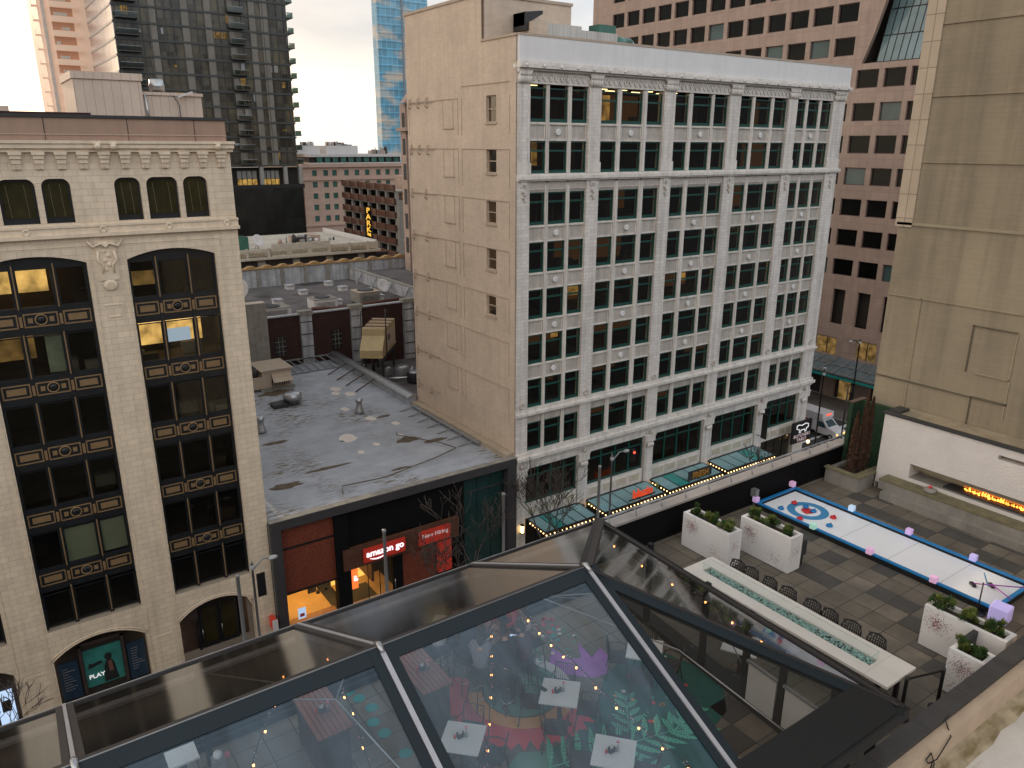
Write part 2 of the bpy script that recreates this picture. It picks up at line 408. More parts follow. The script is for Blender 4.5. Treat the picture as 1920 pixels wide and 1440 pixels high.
# peach tower, sunset haze put into its wall colour and emission
mat('peach_haze_wall', (.74, .54, .42), .7, .1, .1, emit=(1, .68, .48), es=.3)
mat('peach_haze_recess', (.34, .17, .1), .6, .3, .15, emit=(1, .5, .3), es=.16)
mat('pale_edge', (.85, .75, .65), .5)
t2 = thing('balcony_tower', 'apartment tower in pink orange haze with stacked balconies at the far left edge', 'tower', (28, 250, G))
m = MB(); m.box(23.6, 250, G, 38, 275, 112, 'peach_haze_wall'); m.build('wall', t2)
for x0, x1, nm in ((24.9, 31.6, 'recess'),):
    m = MB(); m.box(x0+1.6, 249.8, 30, x1, 250.003, 112, 'peach_haze_recess'); m.build(nm, t2)
for k in range(20):
    z = 40+k*3.5
    m = MB(); m.box(26.3, 248.6, z, 32.6, 249.78, z+.35, 'peach_haze_wall'); m.box(26.3, 248.6, z+.36, 32.6, 248.7, z+1.4, 'peach_haze_wall'); m.box(26.3+random.random()*3, 248.62, z+1.5, 27+random.random()*4, 249.4, z+2.2, 'pale_edge'); m.build('balcony', t2)
    m = MB(); m.box(22.3, 249.5, z, 23.6, 252, z+.25, 'peach_haze_wall'); m.box(22.3, 249.5, z+.25, 22.4, 252, z+1.2, 'peach_haze_wall'); m.build('side_balcony', t2)
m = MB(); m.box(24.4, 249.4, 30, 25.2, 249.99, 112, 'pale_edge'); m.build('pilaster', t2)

# blue glass tower
mat('blue_curtain', (.1, .28, .4), .12, .25, .03, spec=.8, lines=(3, 4, .18, 1.6, 0, .35), speck=((.6, .46, .32), .05, .5, .62, (1, 1, 2.4)), emit=(.3, .55, .7), es=.12)  # cream patches painted in as glass reflections, with a faint glow added
t3 = thing('blue_tower', 'tall pale blue glass office tower seen in the gap left of the beige side wall', 'tower', (203, 400, G))
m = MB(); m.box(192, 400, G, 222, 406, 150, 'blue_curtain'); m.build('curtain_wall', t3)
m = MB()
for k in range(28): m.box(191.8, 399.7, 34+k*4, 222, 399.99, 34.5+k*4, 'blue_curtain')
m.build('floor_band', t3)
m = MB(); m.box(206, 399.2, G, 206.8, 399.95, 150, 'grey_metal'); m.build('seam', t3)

# slim terracotta building next to the beige wall
mat('rose_stone', (.42, .31, .25), .75, .12, .5, lines=(.8, .4, .02, .75, .5, .08))
t4 = thing('slim_terracotta_building', 'slim pink stone building edge with a small gable, just left of the beige side wall', 'building', (63, 110, G))
m = MB(T=FY(110)); hs = [(56.5, 17.5+k*3.75, 57.3, 19.9+k*3.75) for k in range(6)]+[(58.3, 17.5+k*3.75, 59.4, 19.9+k*3.75) for k in range(6)]
m.wall(57, G, 80, 40, hs[6:], .4, 'rose_stone'); m.T = None; m.box(57.003, 110.5, G, 80, 112.3, 39.9, 'rose_stone'); m.build('wall', t4)
m = MB(); m.prism([(56.4, 40), (59.4, 40), (57.9, 41.8)], 109.7, 111, 'rose_stone'); m.box(56.4, 109.4, 36, 80, 112.5, 36.5, 'rose_stone'); m.build('gable', t4)
for h in hs[:6]:
    m = MB(); m.box(56.95, 110.7, h[1], 57.0, 111.6, h[3], 'charcoal'); m.build('window', t4)
for h in hs[6:]:
    m = MB(); m.box(h[0], 110.3, h[1], h[2], 110.36, h[3], 'pane_dark'); m.build('window', t4)

# hotel at the far end
mat('hotel_stone', (.46, .33, .26), .8, .1, .3, lines=(1.2, .6, .03, .85, .5, .08), emit=(.9, .5, .35), es=.04)
mat('pale_render', (.6, .58, .56), .8, .06, .5)
h_ = thing('old_hotel', 'old pink stone hotel with green windows and a white penthouse, far down the gap', 'hotel', (112, 260, G))
cols = [99, 103, 106.2, 110.6, 114.5, 118.4, 122.7, 126.3, 130]
rows = [23.7, 19.9, 16.1, 12.3, 8.5]
hs = [(x-.85, z, x+.85, z+1.9) for x in cols for z in rows]
m = MB(T=FY(260)); m.wall(95, G, 133, 27.4, hs, .5, 'hotel_stone'); m.T = None; m.box(95, 260.6, G, 133, 300, 27.3, 'hotel_stone'); m.build('wall', h_)
mat('green_glass', (.05, .14, .11), .2, .4, .3)
for hh in hs:
    m = MB(); m.box(hh[0]+.1, 260.3, hh[1]+.1, hh[2]-.1, 260.4, hh[3], 'green_glass'); m.build('window', h_)
m = MB(); m.box(94.3, 258.9, 26.6, 133, 260, 27.7, 'hotel_stone'); m.box(94.6, 259.4, 22.3, 133, 260, 22.8, 'hotel_stone'); m.box(94.6, 259.4, 7, 133, 260, 7.6, 'hotel_stone'); m.build('cornice', h_)
m = MB(); m.box(98.5, 262, 27.7, 133, 290, 28, 'pale_render'); m.box(98.5, 262, 29.9, 133, 290, 30.8, 'pale_render'); m.box(98.5, 263, 28, 133, 289, 29.9, 'dark_room'); m.build('penthouse', h_)
for i in range(11):
    m = MB(); m.box(101+i*2.9, 262.4, 28.1, 103+i*2.9, 262.6, 29.8, 'green_glass'); m.build('penthouse_window', h_)
for a, b in ((95.8, 104.5), (107.1, 118.8)):
    m = MB(); m.box(a, 268, 30.8, b, 280, 33.6, 'pale_render'); m.build('roof_room', h_)
def clutter(nm, lab, x0, x1, y, z, n, s, seed):
    random.seed(seed); m = MB()
    for i in range(n):
        x = x0+(x1-x0)*random.random(); w = s*(.4+random.random()); h = s*(.3+.8*random.random())
        mt = random.choice(('grey_metal', 'steel', 'charcoal', 'pale_render', 'rose_stone'))
        if random.random() < .6: m.box(x, y+random.random()*3, z, x+w, y+3.5+random.random()*2, z+h, mt)
        else: m.lathe((x, y+1, z), [(w*.3, 0), (w*.3, h), (w*.1, h*1.3)], mt, 8)
    o = m.build(nm, None, lab, 'rooftop equipment'); return o
clutter('rooftop_equipment', 'jumble of vents and ducts on the left roof room of the far hotel', 99, 103, 269, 33.6, 7, 1.3, 1)
clutter('rooftop_equipment', 'long jumble of ducts on the right roof room of the far hotel', 108, 116, 269, 33.6, 12, 1.2, 2)
clutter('rooftop_equipment', 'dark cluster of machines on the hotel roof beside the blue tower', 122, 130, 266, 30.8, 14, 2.0, 3)

# parking garage
mat('rust_panel', (.1, .04, .026), .7, .2, .6)
gx = 79.3
g_ = thing('parking_garage', 'open sided parking garage with rust brown panels and a yellow vertical PARK sign', 'parking garage', (85, 175, G))
for k in range(7):
    z = 24.1-k*3.0
    m = MB(); m.box(gx, 160.5, z, gx+.4, 190, z+1.35, 'rust_panel')
    for j in range(7): m.box(gx-.08, 160.4+j*4.9, z-.05, gx, 160.55+j*4.9, z+1.4, 'dark_room')
    m.build('parapet_panel', g_)
    m = MB(); m.box(gx+.4, 160.5, z-.35, gx+22, 190, z, 'concrete'); m.build('deck', g_)
for j in range(7):
    m = MB(); m.box(gx+.5, 160.6+j*4.85, G, gx+1.2, 161.3+j*4.85, 24, 'pale_column'); m.build('column', g_)
m = MB(); m.box(gx+20, 160.5, G, gx+21, 190, 24, 'dark_room'); m.box(gx+.5, 159.6, G, gx+20, 160.45, 22, 'concrete'); m.box(gx+5, 158, 20, gx+16, 170, 27, 'rose_stone'); m.box(gx+.6, 189.5, G, gx+22, 190, 24, 'dark_room'); m.box(gx+7, 161, G, gx+7.3, 189.4, 23, 'dark_room'); m.build('core', g_)
m = MB(); m.box(gx-1.75, 172.9, 12.4, gx-.1, 173.2, 20, 'black_metal'); m.build('sign_board', g_)
mat('sign_yellow', (.9, .5, .05), .5, .05, 2, emit=(1, .55, .08), es=.9)
m = MB()
for i, ch in enumerate('PARK'): m.text(ch, 1.75, Matrix.Translation((gx-.92, 172.85, 19.0-i*1.5)) @ Matrix.Rotation(R(90), 4, 'X'), 'sign_yellow', .04)
m.prism([(gx-1.5, 13.4), (gx-.4, 12.8), (gx-.5, 13.7)], 172.84, 172.88, 'sign_yellow'); m.bar((gx-1.3, 172.86, 13.8), (gx-.7, 172.86, 13.2), .05, .3, 'sign_yellow')
m.build('sign_lettering', g_)

# ornate low white building
mat('ornate_white', (.5, .44, .35), .6, .15, 1.2, .3)
mat('ornate_trim', (.36, .3, .2), .6, .2, 3, .5)
mat('roof_cream', (.45, .41, .34), .9, .2, .3)
o_ = thing('ornate_low_building', 'low cream building with a panelled ornamental parapet and a cluttered pale roof', 'building', (47, 140, G))
m = MB(); m.box(28, 130.4, G, 60.3, 156, 16.3, 'ornate_white'); m.box(28, 130.5, 16.3, 60, 155.8, 16.6, 'roof_cream'); m.build('wall', o_)
m = MB()
m.box(28, 130, 16, 60.6, 130.38, 17.2, 'ornate_white'); m.box(41, 129.8, 15.9, 51.4, 130, 17.9, 'ornate_white'); m.box(60.3, 130.4, 16, 60.6, 156, 17.4, 'pale_render')
for i in range(9):
    x = 29.5+i*3.6; m.box(x, 129.7, 15.9, x+.35, 130.0, 17.4, 'ornate_white')
m.box(28, 129.3, 15.5, 60.8, 130.4, 15.9, 'ornate_white')
m.build('parapet', o_)
for i in range(8):
    m = MB(); x = 30.2+i*3.6
    for j in range(8): m.lathe((x+j*.35, 129.72, 16.5), [(.01, -.4), (.12, -.2), (.06, 0), (.12, .2), (.01, .4)], 'ornate_trim', 6)
    m.build('relief_panel', o_)
for i in range(5):
    m = MB(); m.box(34+i*6, 129.9, 12, 38.5+i*6, 130.39, 15.2, 'dark_room'); m.build('window', o_)
clutter('rooftop_equipment', 'scattered pale ducts and boxes on the ornate low building', 46, 57, 140, 16.6, 14, 1.1, 5)
m = MB(); m.box(35, 133, 16.6, 38.2, 136, 19, 'green_glass'); m.build('rooftop_unit', None, 'teal roof unit at the left end of the ornate low building', 'rooftop unit')
def dish(lab, c, r, az, t=.5):
    o = thing('satellite_dish', lab, 'satellite dish', c)
    M_ = Matrix.Translation(Vector(c)+Vector((0, 0, r*1.2))) @ Matrix.Rotation(az, 4, 'Z') @ Matrix.Rotation(R(65), 4, 'X')
    m = MB(T=M_); m.lathe((0, 0, 0), [(.01, 0), (r*.5, r*.06), (r, r*.28), (r*.98, r*.3), (r*.5, r*.09), (.01, .03)], 'pale_render', 18); m.build('reflector', o)
    m = MB(); m.tube([c, (c[0], c[1], c[2]+r*1.2)], r*.08, 'grey_metal'); m.bar((c[0]-r*.5, c[1], c[2]), (c[0], c[1], c[2]+r), r*.06, r*.06, 'grey_metal'); m.build('mast', o)
dish('larger satellite dish standing at the left of the ornate roof', (40.6, 136, 16.6), 1.1, R(20))
dish('smaller satellite dish standing behind the teal roof unit', (38.9, 140, 16.6), .8, R(-30))

# brick building with the wide grey roof
mat('old_brick', (.036, .014, .011), .85, .3, .6, .3, lines=(.42, .14, .01, 1.3, .5, .2))
mat('grey_roof', (.115, .105, .105), .9, .3, .25, .2, streak=0, speck=((.035, .03, .03), .22, .52, .68, (1, 1, 1)))
mat('weathered_white', (.4, .41, .43), .8, .25, 1, .2, streak=.5)
mat('gold_cap', (.36, .22, .09), .7, .2, 2)
b_ = thing('brick_building', 'dark red brick building with a wide grey roof and weathered pilasters along its near wall', 'building', (34, 102, G))
m = MB(); m.box(14, 89, G, 48.2, 115, 13.4, 'old_brick'); m.box(14, 89, 13.404, 48.2, 89.4, 14.4, 'old_brick'); m.build('wall', b_)
m = MB(); m.box(14, 89.4, 13.41, 48.2, 114.6, 13.6, 'grey_roof'); m.box(48.7, 89.4, G, 62, 114.6, 14.6, 'grey_roof'); m.build('roof', b_)
m = MB(); m.box(14, 114.6, 13.4, 62, 115, 16.3, 'weathered_white')
for i in range(9):
    x = 30+i*3.6; m.box(x, 114.4, 13.5, x+.5, 114.6, 16.2, 'concrete')
m.build('parapet', b_)
m = MB(); m.box(14, 114.4, 16.3, 62, 115.3, 16.5, 'gold_cap')
for i in range(14):
    x = 28+i*2.45
    m.prism([(x-.9, 16.5), (x-.45, 16.75), (x, 16.82), (x+.45, 16.75), (x+.9, 16.5)], 114.4, 115.3, 'gold_cap')
m.build('parapet_cap', b_)
m = MB(); m.box(48.2, 89.4, 13.5, 48.68, 114.59, 15.3, 'weathered_white'); m.box(48.1, 89.4, 15.3, 48.8, 114.5, 15.45, 'concrete')
for i in range(4): m.bar((47.2, 94+i*5.2, 13.6), (48.2, 94+i*5.2, 15.2), .15, .3, 'weathered_white')
m.build('divider_wall', b_)
for x in (24, 30.7, 37.2, 44.5):
    m = MB(); m.box(x, 88.55, 5, x+1.4, 89, 14.4, 'weathered_white')
    for k in range(6): m.box(x-.05, 88.5, 6+k*1.5, x+1.45, 88.56, 6.08+k*1.5, 'dark_room')
    m.box(x-.15, 88.4, 14.4, x+1.55, 89.5, 14.9, 'concrete'); m.build('pilaster', b_)
m = MB()
for x0, x1 in ((26, 30.7), (32.1, 37.2), (38.6, 44.5), (45.9, 48.2)): m.box(x0, 88.85, 14.4, x1, 89.5, 14.55, 'weathered_white')
m.build('coping', b_)
for x in (27.5, 34.6, 41, 46.6):
    m = MB(); m.box(x, 88.92, 9.6, x+1.3, 88.99, 12, 'black_metal')
    for k in range(1, 3): m.box(x+k*.43, 88.88, 9.6, x+k*.43+.05, 88.93, 12, 'concrete')
    for k in range(1, 4): m.box(x, 88.88, 9.6+k*.6, x+1.3, 88.93, 9.65+k*.6, 'concrete')
    m.build('window', b_)
m = MB(); m.box(21, 87.5, 6, 26.4, 89, 16.6, 'concrete'); m.build('stair_tower', b_)
def unit(lab, x, y, z, w, d, h, mt='pale_render', top='concrete', legs=True):
    o = thing('air_conditioner', lab, 'air conditioner', (x, y, z))
    m = MB(); m.box(x, y, z+.2, x+w, y+d, z+h, mt); m.box(x-.05, y-.05, z+h, x+w+.05, y+d+.05, z+h+.06, top); m.build('cabinet', o)
    m = MB()
    for k in range(6): m.box(x+w*.12, y-.03, z+.3+k*h*.1, x+w*.88, y, z+.34+k*h*.1, 'charcoal')
    m.lathe((x+w/2, y+d/2, z+h+.06), [(min(w, d)*.38, 0), (min(w, d)*.38, .1), (min(w, d)*.3, .12), (.02, .1)], 'charcoal', 14)
    m.build('grille', o); m = MB(); m.box(x+.05, y+.05, z, x+w-.05, y+d-.05, z+.2, 'charcoal'); m.build('base', o)
unit('pale roof cabinet with an open dark hatch, left of the two on the grey roof', 34.2, 93, 13.6, 3.1, 2.6, 1.5)
unit('taller brown topped roof cabinet right of centre on the grey roof', 40.6, 93.5, 13.6, 3, 3, 1.7, 'concrete', 'pale_stone')
unit('long low roof cabinet with round fans at the left end of the grey roof', 26.8, 92.5, 13.6, 4.2, 3, 1.1)
for i, (x, y, l) in enumerate(((36.6, 110.3, 'second row left'), (36.8, 105.2, 'in front of the left one'), (42.6, 110.2, 'farthest right in the back row'), (42.7, 104.9, 'in front of the right one'), (31.5, 100.5, 'at the left edge'), (44.2, 96, 'right of the taller cabinet'), (38.1, 96, 'between the two cabinets'))):
    m = MB(); m.box(x, y, 13.6, x+1.1, y+1.1, 14.1, 'pale_render'); m.box(x-.1, y-.1, 14.1, x+1.2, y+1.2, 14.25, 'weathered_white')
    m.build('roof_vent', None, 'small white square vent on the grey roof, '+l, 'roof vent', 'square vents on the grey roof')
m = MB(); m.tube([(32.4, 90.6, 13.9), (33, 90.6, 14.6), (36, 90.8, 14.3), (40, 91.2, 14.3), (46, 91.6, 14.4)], .22, 'rust_panel'); m.build('roof_pipe', None, 'rusty orange pipe running along the front edge of the grey roof', 'pipe')
dish('round white satellite dish at the right edge of the grey roof', (46.8, 99.5, 13.6), 1.0, R(10))
dish('large pale satellite dish on the stair tower at the left end of the brick building', (23.8, 88.5, 16.6), 1.3, R(-40))

# lower roof with the generator
mat('beige_metal', (.46, .36, .19), .5, .1, .8, streak=.12)
m = MB(); m.box(35.1, 67.6, G, 62, 88.9, 6.9, 'grey_roof'); m.build('low_roof_building', None, 'low dark flat roofed building in the gap behind the beige side wall', 'building')
gs = thing('generator', 'large beige metal generator housing with a ribbed top on steel rails', 'generator', (38.5, 89, 6.9))
GT = Matrix.Translation((35.45, 82.1, 10.05)) @ Matrix.Rotation(R(-38), 4, 'Z') @ Matrix.Scale(.9, 4)
GT2 = Matrix.Translation((35.45, 82.1, 6.9)) @ Matrix.Rotation(R(-38), 4, 'Z') @ Matrix.Diagonal((.9, .9, 1.58, 1))
def P(u, v, z): 
    return (36.3+u*math.cos(R(-8))-v*math.sin(R(-8)), 83.6+u*math.sin(R(-8))+v*math.cos(R(-8)), z)
m = MB(T=GT)
m.box(0, .9, .0, 3.0, 7.6, 3.5, 'beige_metal'); m.prism([(0, 0), (3.0, 0), (3.0, .1), (0, .1)], -.9, 8, 'beige_metal')
m.build('cabinet', gs)
m = MB(T=GT)
m.add([(0, .9, .3), (3, .9, .3), (3, .9, 2.6), (0, .9, 2.6), (0, -.75, .1), (3, -.75, .1), (3, -.75, 1.0), (0, -.75, 1.0)], [(4, 5, 6, 7), (7, 6, 2, 3), (0, 4, 7, 3), (1, 5, 6, 2), (0, 1, 5, 4)], 'beige_metal'); m.build('intake_hood', gs)
m = MB(T=GT)
for k in range(7): m.box(-.05, 1.3+k*.95, 3.5, 3.05, 1.45+k*.95, 3.62, 'rust_panel' if k % 2 else 'tan_trim')
m.build('roof_rib', gs)
m = MB(T=GT)
m.box(3.0, 2.2, .5, 3.04, 4.2, 2.8, 'tan_trim'); m.box(3.0, 4.5, .5, 3.04, 6.6, 2.8, 'tan_trim'); m.box(3.04, 2.6, 1.6, 3.06, 3.7, 2.3, 'charcoal'); m.build('door', gs)
m = MB(T=GT2)
for x in (.3, 2.6): m.box(x, -1.5, 1.6, x+.25, 8.5, 1.98, 'charcoal'); m.box(x, .2, 0, x+.25, .5, 1.6, 'charcoal'); m.box(x, 7, 0, x+.25, 7.3, 1.6, 'charcoal')
m.tube([(3.3, .5, 1.9), (3.3, .5, 5.4), (3.3, .8, 5.5)], .08, 'charcoal'); m.tube([(-.2, 1.5, 3), (-.2, 1.5, 5.3)], .08, 'charcoal')
m.build('rail_frame', gs)
for i, (x, y, r, h, l) in enumerate(((40.2, 81.3, .9, 1.3, 'round one nearest the generator'), (38.9, 82.8, .6, 1.0, 'small one at the left'), (40.6, 78.6, .9, 1.2, 'dark one nearest the beige wall'))):
    o = thing('condenser', 'grey round condenser on the low roof, '+l, 'condenser', (x, y, 6.9), 'condensers on the low roof')
    m = MB(); m.lathe((x, y, 7), [(r, 0), (r*1.05, .1), (r*1.05, h*.9), (r, h)], 'grey_metal' if i < 2 else 'charcoal', 16); m.build('casing', o)
    m = MB(); m.lathe((x, y, 7+h), [(r*.95, 0), (r*.95, .06), (r*.5, .1), (.02, .1)], 'steel', 16); m.build('fan_guard', o)
m = MB(); m.tube([(37.7, 83, 7.1), (38.2, 80.3, 7.3), (40, 79.5, 7.3), (41, 79.8, 8.4)], .18, 'steel'); m.tube([(38, 84.5, 7), (38, 84.5, 9)], .2, 'charcoal'); m.build('roof_duct', None, 'bent metal ducts beside the round condensers on the low roof', 'duct')
# ------------------------------------------------------------------ white terracotta building, front at y=50
wb = thing('white_building', 'eight storey white glazed terracotta building with green windows and a plain beige side wall', 'building', (56, 58, G))
WIN_ = None
Y0 = 50
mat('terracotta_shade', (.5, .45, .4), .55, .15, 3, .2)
mat('terracotta_panel', (.5, .46, .41), .55, .12, 2, .2, lines=(.14, 40, .012, .7, 0, .05), streak=.25)  # tan spandrel faces, darkened to paint in the shade of the recess
PIL = [(35.2, 36.4), (42.05, 43.5), (50.45, 51.95), (58.8, 60.5), (67.4, 69.0), (74.7, 76.9)]
WIN = [[(36.4, 37.9), (38.35, 40.05), (40.55, 42.05)], [(43.5, 45.25), (45.85, 48.1), (48.75, 50.45)], [(51.95, 53.65), (54.3, 56.6), (57.1, 58.8)], [(60.5, 62.2), (62.75, 65.0), (65.55, 67.4)], [(69, 70.4), (70.95, 72.6), (73.15, 74.7)]]
WIN = [[(a-.05, b+.1) for a, b in w_] for w_ in WIN]
PIL = [(a+(.1 if i else 0), b-.05) for i, (a, b) in enumerate(PIL)]
RW = [(35.72, 38.2), (31.87, 34.3), (27.9, 30.42), (24.1, 26.5), (20.25, 22.65), (16.4, 18.85), (12.55, 15.0), (8.6, 11.1)]
F = FY(Y0)
# pilasters
for i, (a, b) in enumerate(PIL):
    m = MB(T=F)
    m.box(a, -.12, 7.9, b, .62, 38.5, 'terracotta')
    m.box(a-.06, -.2, 31.9, b+.06, -.12, 32.7, 'terracotta_plain')
    m.box(a+.12, -.16, 32.8, a+.24, -.12, 38.3, 'terracotta_plain'); m.box(b-.24, -.16, 32.8, b-.12, -.12, 38.3, 'terracotta_plain')
    # ground-floor column below
    m.box(a+.1, -.1, G, b-.1, .6, 7.85, 'terracotta'); m.box(a, -.25, 6.3, b, .55, 6.9, 'terracotta_plain')
    m.box(a-.05, -.3, 6.9, b+.05, -.101, 7.05, 'terracotta_plain')
    m.build('pilaster', wb)
    m = MB(T=F)       # leafy capital at the top and rosettes
    for k in range(5):
        t = a+(b-a)*(k+.5)/5
        m.ball((t, -.2, 38.75), (.16, .18, .34), 'terracotta_plain', 7, 5); m.ball((t, -.26, 39.1), (.13, .15, .2), 'terracotta_plain', 7, 5)
    m.box(a-.08, -.34, 39.2, b+.08, -.15, 39.36, 'terracotta_plain')
    m.build('capital', wb)
    m = MB(T=F); cx = (a+b)/2
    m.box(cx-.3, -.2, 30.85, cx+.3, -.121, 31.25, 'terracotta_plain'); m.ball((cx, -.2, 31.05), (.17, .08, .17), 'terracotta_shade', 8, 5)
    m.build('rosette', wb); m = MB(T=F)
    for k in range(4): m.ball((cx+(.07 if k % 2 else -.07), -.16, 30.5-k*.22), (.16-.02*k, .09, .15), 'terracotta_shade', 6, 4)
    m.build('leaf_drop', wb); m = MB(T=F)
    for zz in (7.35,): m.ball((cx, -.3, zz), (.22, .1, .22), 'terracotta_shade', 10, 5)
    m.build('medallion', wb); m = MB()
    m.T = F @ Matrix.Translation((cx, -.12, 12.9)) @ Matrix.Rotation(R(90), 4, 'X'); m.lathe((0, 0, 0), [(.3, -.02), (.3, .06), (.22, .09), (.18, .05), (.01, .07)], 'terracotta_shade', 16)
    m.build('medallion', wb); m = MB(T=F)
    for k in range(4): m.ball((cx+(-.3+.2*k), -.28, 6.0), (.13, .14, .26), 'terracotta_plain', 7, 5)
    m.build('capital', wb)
# mullions, spandrels, sills
for bi, ws in enumerate(WIN):
    m = MB(T=F)
    for (a, b), (c, d) in zip(ws[:-1], ws[1:]):
        for z0, z1 in ((31.9, 38.4), (7.95, 31.2)):
            m.box(b, .04, z0, c, .5, z1, 'terracotta_plain'); m.box(b+.14, -.02, z0, c-.14, .04, z1, 'terracotta_plain')
    m.build('mullion', wb)
    for ri in range(8):
        z1 = RW[ri][0]; z0 = RW[ri+1][1] if ri < 7 else 7.95
        if ri == 1: z1, z0 = 31.86, 30.44
        if ri == 6: z0 = 11.12
        m = MB(T=F)
        for wi, (a, b) in enumerate(ws):
            m.box(a, .14, z0, b, .6, z1, 'terracotta_panel')
            if ri in (1, 6, 7):
                continue
            m.box(a+.02, .04, z1-.2, b-.02, .14, z1-.04, 'terracotta_plain'); m.box(a+.02, .05, z0+.04, b-.02, .14, z0+.16, 'terracotta_plain')
            m.box(a+.06, .09, z0+.2, a+.14, .14, z1-.24, 'terracotta_plain'); m.box(b-.14, .09, z0+.2, b-.06, .14, z1-.24, 'terracotta_plain')
            n = int((b-a)/.14)
            for k in range(n): m.box(a+.07+k*.14, .0, z1-.17, a+.13+k*.14, .04, z1-.09, 'terracotta_plain')
        if ri not in (1, 6, 7):
            a, b = ws[1]; cx = (a+b)/2; cz = (z0+z1)/2-.03
            m.T = F @ Matrix.Translation((cx, .14, cz)) @ Matrix.Rotation(R(90), 4, 'X')
            m.lathe((0, 0, 0), [(.26, 0), (.26, .1), (.19, .16), (.12, .12), (.01, .15)], 'terracotta_blank', 14)
        m.build('spandrel', wb)
        if ri in (1, 6, 7): continue
# cornices
m = MB(T=F); L0, L1 = 35.15, 76.98
m.box(L0, -.3, 31.32, L1, .3, 31.45, 'terracotta_plain'); m.box(L0, -.42, 31.45, L1+.1, .3, 31.72, 'terracotta_plain'); m.box(L0, -.25, 31.72, L1, .3, 31.88, 'terracotta_plain')
for i, ws in enumerate(WIN):
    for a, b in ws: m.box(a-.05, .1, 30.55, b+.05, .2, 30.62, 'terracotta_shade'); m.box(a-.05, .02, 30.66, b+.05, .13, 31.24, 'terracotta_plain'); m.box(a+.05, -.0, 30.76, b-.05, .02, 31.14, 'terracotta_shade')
m.build('cornice', wb)
m = MB(T=F)
m.box(L0, -.05, 38.45, L1, .5, 39.35, 'terracotta_plain'); m.box(L0, -.35, 39.35, L1, .4, 39.5, 'terracotta_plain'); m.box(L0-.05, -.6, 39.5, L1+.15, .4, 39.78, 'terracotta_plain'); m.box(L0, -.42, 39.78, L1, .4, 39.97, 'terracotta_plain')
for i in range(26): m.ball((L0+.5+i*1.63, -.62, 39.66), (.13, .1, .11), 'terracotta_blank', 7, 5)
for i in range(150):
    x = L0+.25+i*.277; t = .09 if i % 2 else -.05
    m.rbox((x, -.09, 38.88), (.1, .1, .5), 0, 'terracotta_plain', ry=.5 if i % 2 else -.5); m.ball((x+.07, -.1, 39.08), (.07, .07, .09), 'terracotta_plain', 5, 4)
m.build('cornice', wb)
m = MB(T=F)
m.box(L0, -.18, 11.88, L1, .3, 12.0, 'terracotta_plain'); m.box(L0, -.34, 12.0, L1+.1, .3, 12.22, 'terracotta_plain'); m.box(L0, -.14, 12.22, L1, .3, 12.52, 'terracotta_plain')
m.build('cornice', wb)
m = MB(T=F)
m.box(L0, -.2, 7.6, L1, .3, 7.9, 'terracotta_plain'); m.box(L0, -.5, 7.95, L1+.2, .3, 8.25, 'terracotta_plain'); m.box(L0, -.3, 8.25, L1, .3, 8.56, 'terracotta_plain'); m.box(L0, -.05, 6.95, L1, .5, 7.6, 'terracotta')
for i in range(140): m.box(L0+.1+i*.3, -.3, 7.78, L0+.25+i*.3, -.2, 7.93, 'terracotta_plain')
m.build('cornice', wb)
# blank white parapet
m = MB(T=F); m.box(35.2, -.3, 39.97, 77.0, .2, 41.7, 'terracotta_blank'); m.box(35.15, -.34, 41.7, 77.05, .5, 41.86, 'tan_trim'); m.build('parapet', wb)
# side wall with sash windows (faces -x), stepped up at the back
SW = [(52.7, 35.72, 54.15, 37.72), (52.7, 31.85, 54.15, 33.7), (52.75, 27.85, 54.2, 29.65), (52.75, 24.05, 54.2, 25.8), (52.8, 20.15, 54.25, 21.85)]
m = MB(T=FX(35.12)); m.wall(50.02, G, 67.6, 41.7, SW, .45, 'tan_brick'); m.wall(54.75, 41.7, 67.6, 45.2, [], .1, 'tan_brick')
m.T = None
m.box(35.6, 67.2, G, 77, 67.6, 41.7, 'tan_brick'); m.box(35.13, 67.6, 41.7, 44, 67.61, 45.2, 'tan_brick'); m.box(76.9, 50.4, G, 77, 67.6, 41.7, 'terracotta')
m.box(35.4, 54.75, 41.705, 44, 67.59, 45.0, 'tan_brick')
m.build('side_wall', wb)
m = MB(); m.box(35.02, 50, 41.7, 35.5, 54.8, 41.86, 'tan_trim'); m.box(35.02, 54.7, 45.0, 35.5, 67.7, 45.22, 'tan_trim'); m.box(35.5, 54.65, 45.0, 44.1, 55.1, 45.22, 'tan_trim'); m.box(35.8, 50.3, 41.2, 76.8, 67.2, 41.3, 'grey_roof'); m.build('roof', wb)
m = MB(T=FX(35.12))    # shallow painted-over outlines
def ln(u0, z0, u1, z1, w=.05):
    if u0 == u1: m.box(u0-w/2, -.035, z0, u0+w/2, 0, z1, 'tan_trim')
    else: m.box(u0, -.06, z0-w/2, u1, 0, z0+w/2, 'tan_trim')
for z in (37.7, 33.7, 29.75, 25.85, 22.0, 18.3, 14.3):
    ln(58.55, z, 67.3, z); ln(50.9, z+(.9 if z > 37 else 0), 57.95, z+(.9 if z > 37 else 0))
    ln(58.5, z-2.9, 58.5, z); ln(50.85, z-2.9, 50.85, z); ln(57.9, z-3, 57.9, z, .07); ln(67.3, z-2.9, 67.3, z)
    ln(59.3, z-2.3, 59.3, z, .04); ln(61, z-2.3, 61, z, .04); m.box(59.2, -.09, z-2.4, 61.1, -.001, z-2.28, 'tan_trim')
m.build('wall_moulding', wb)
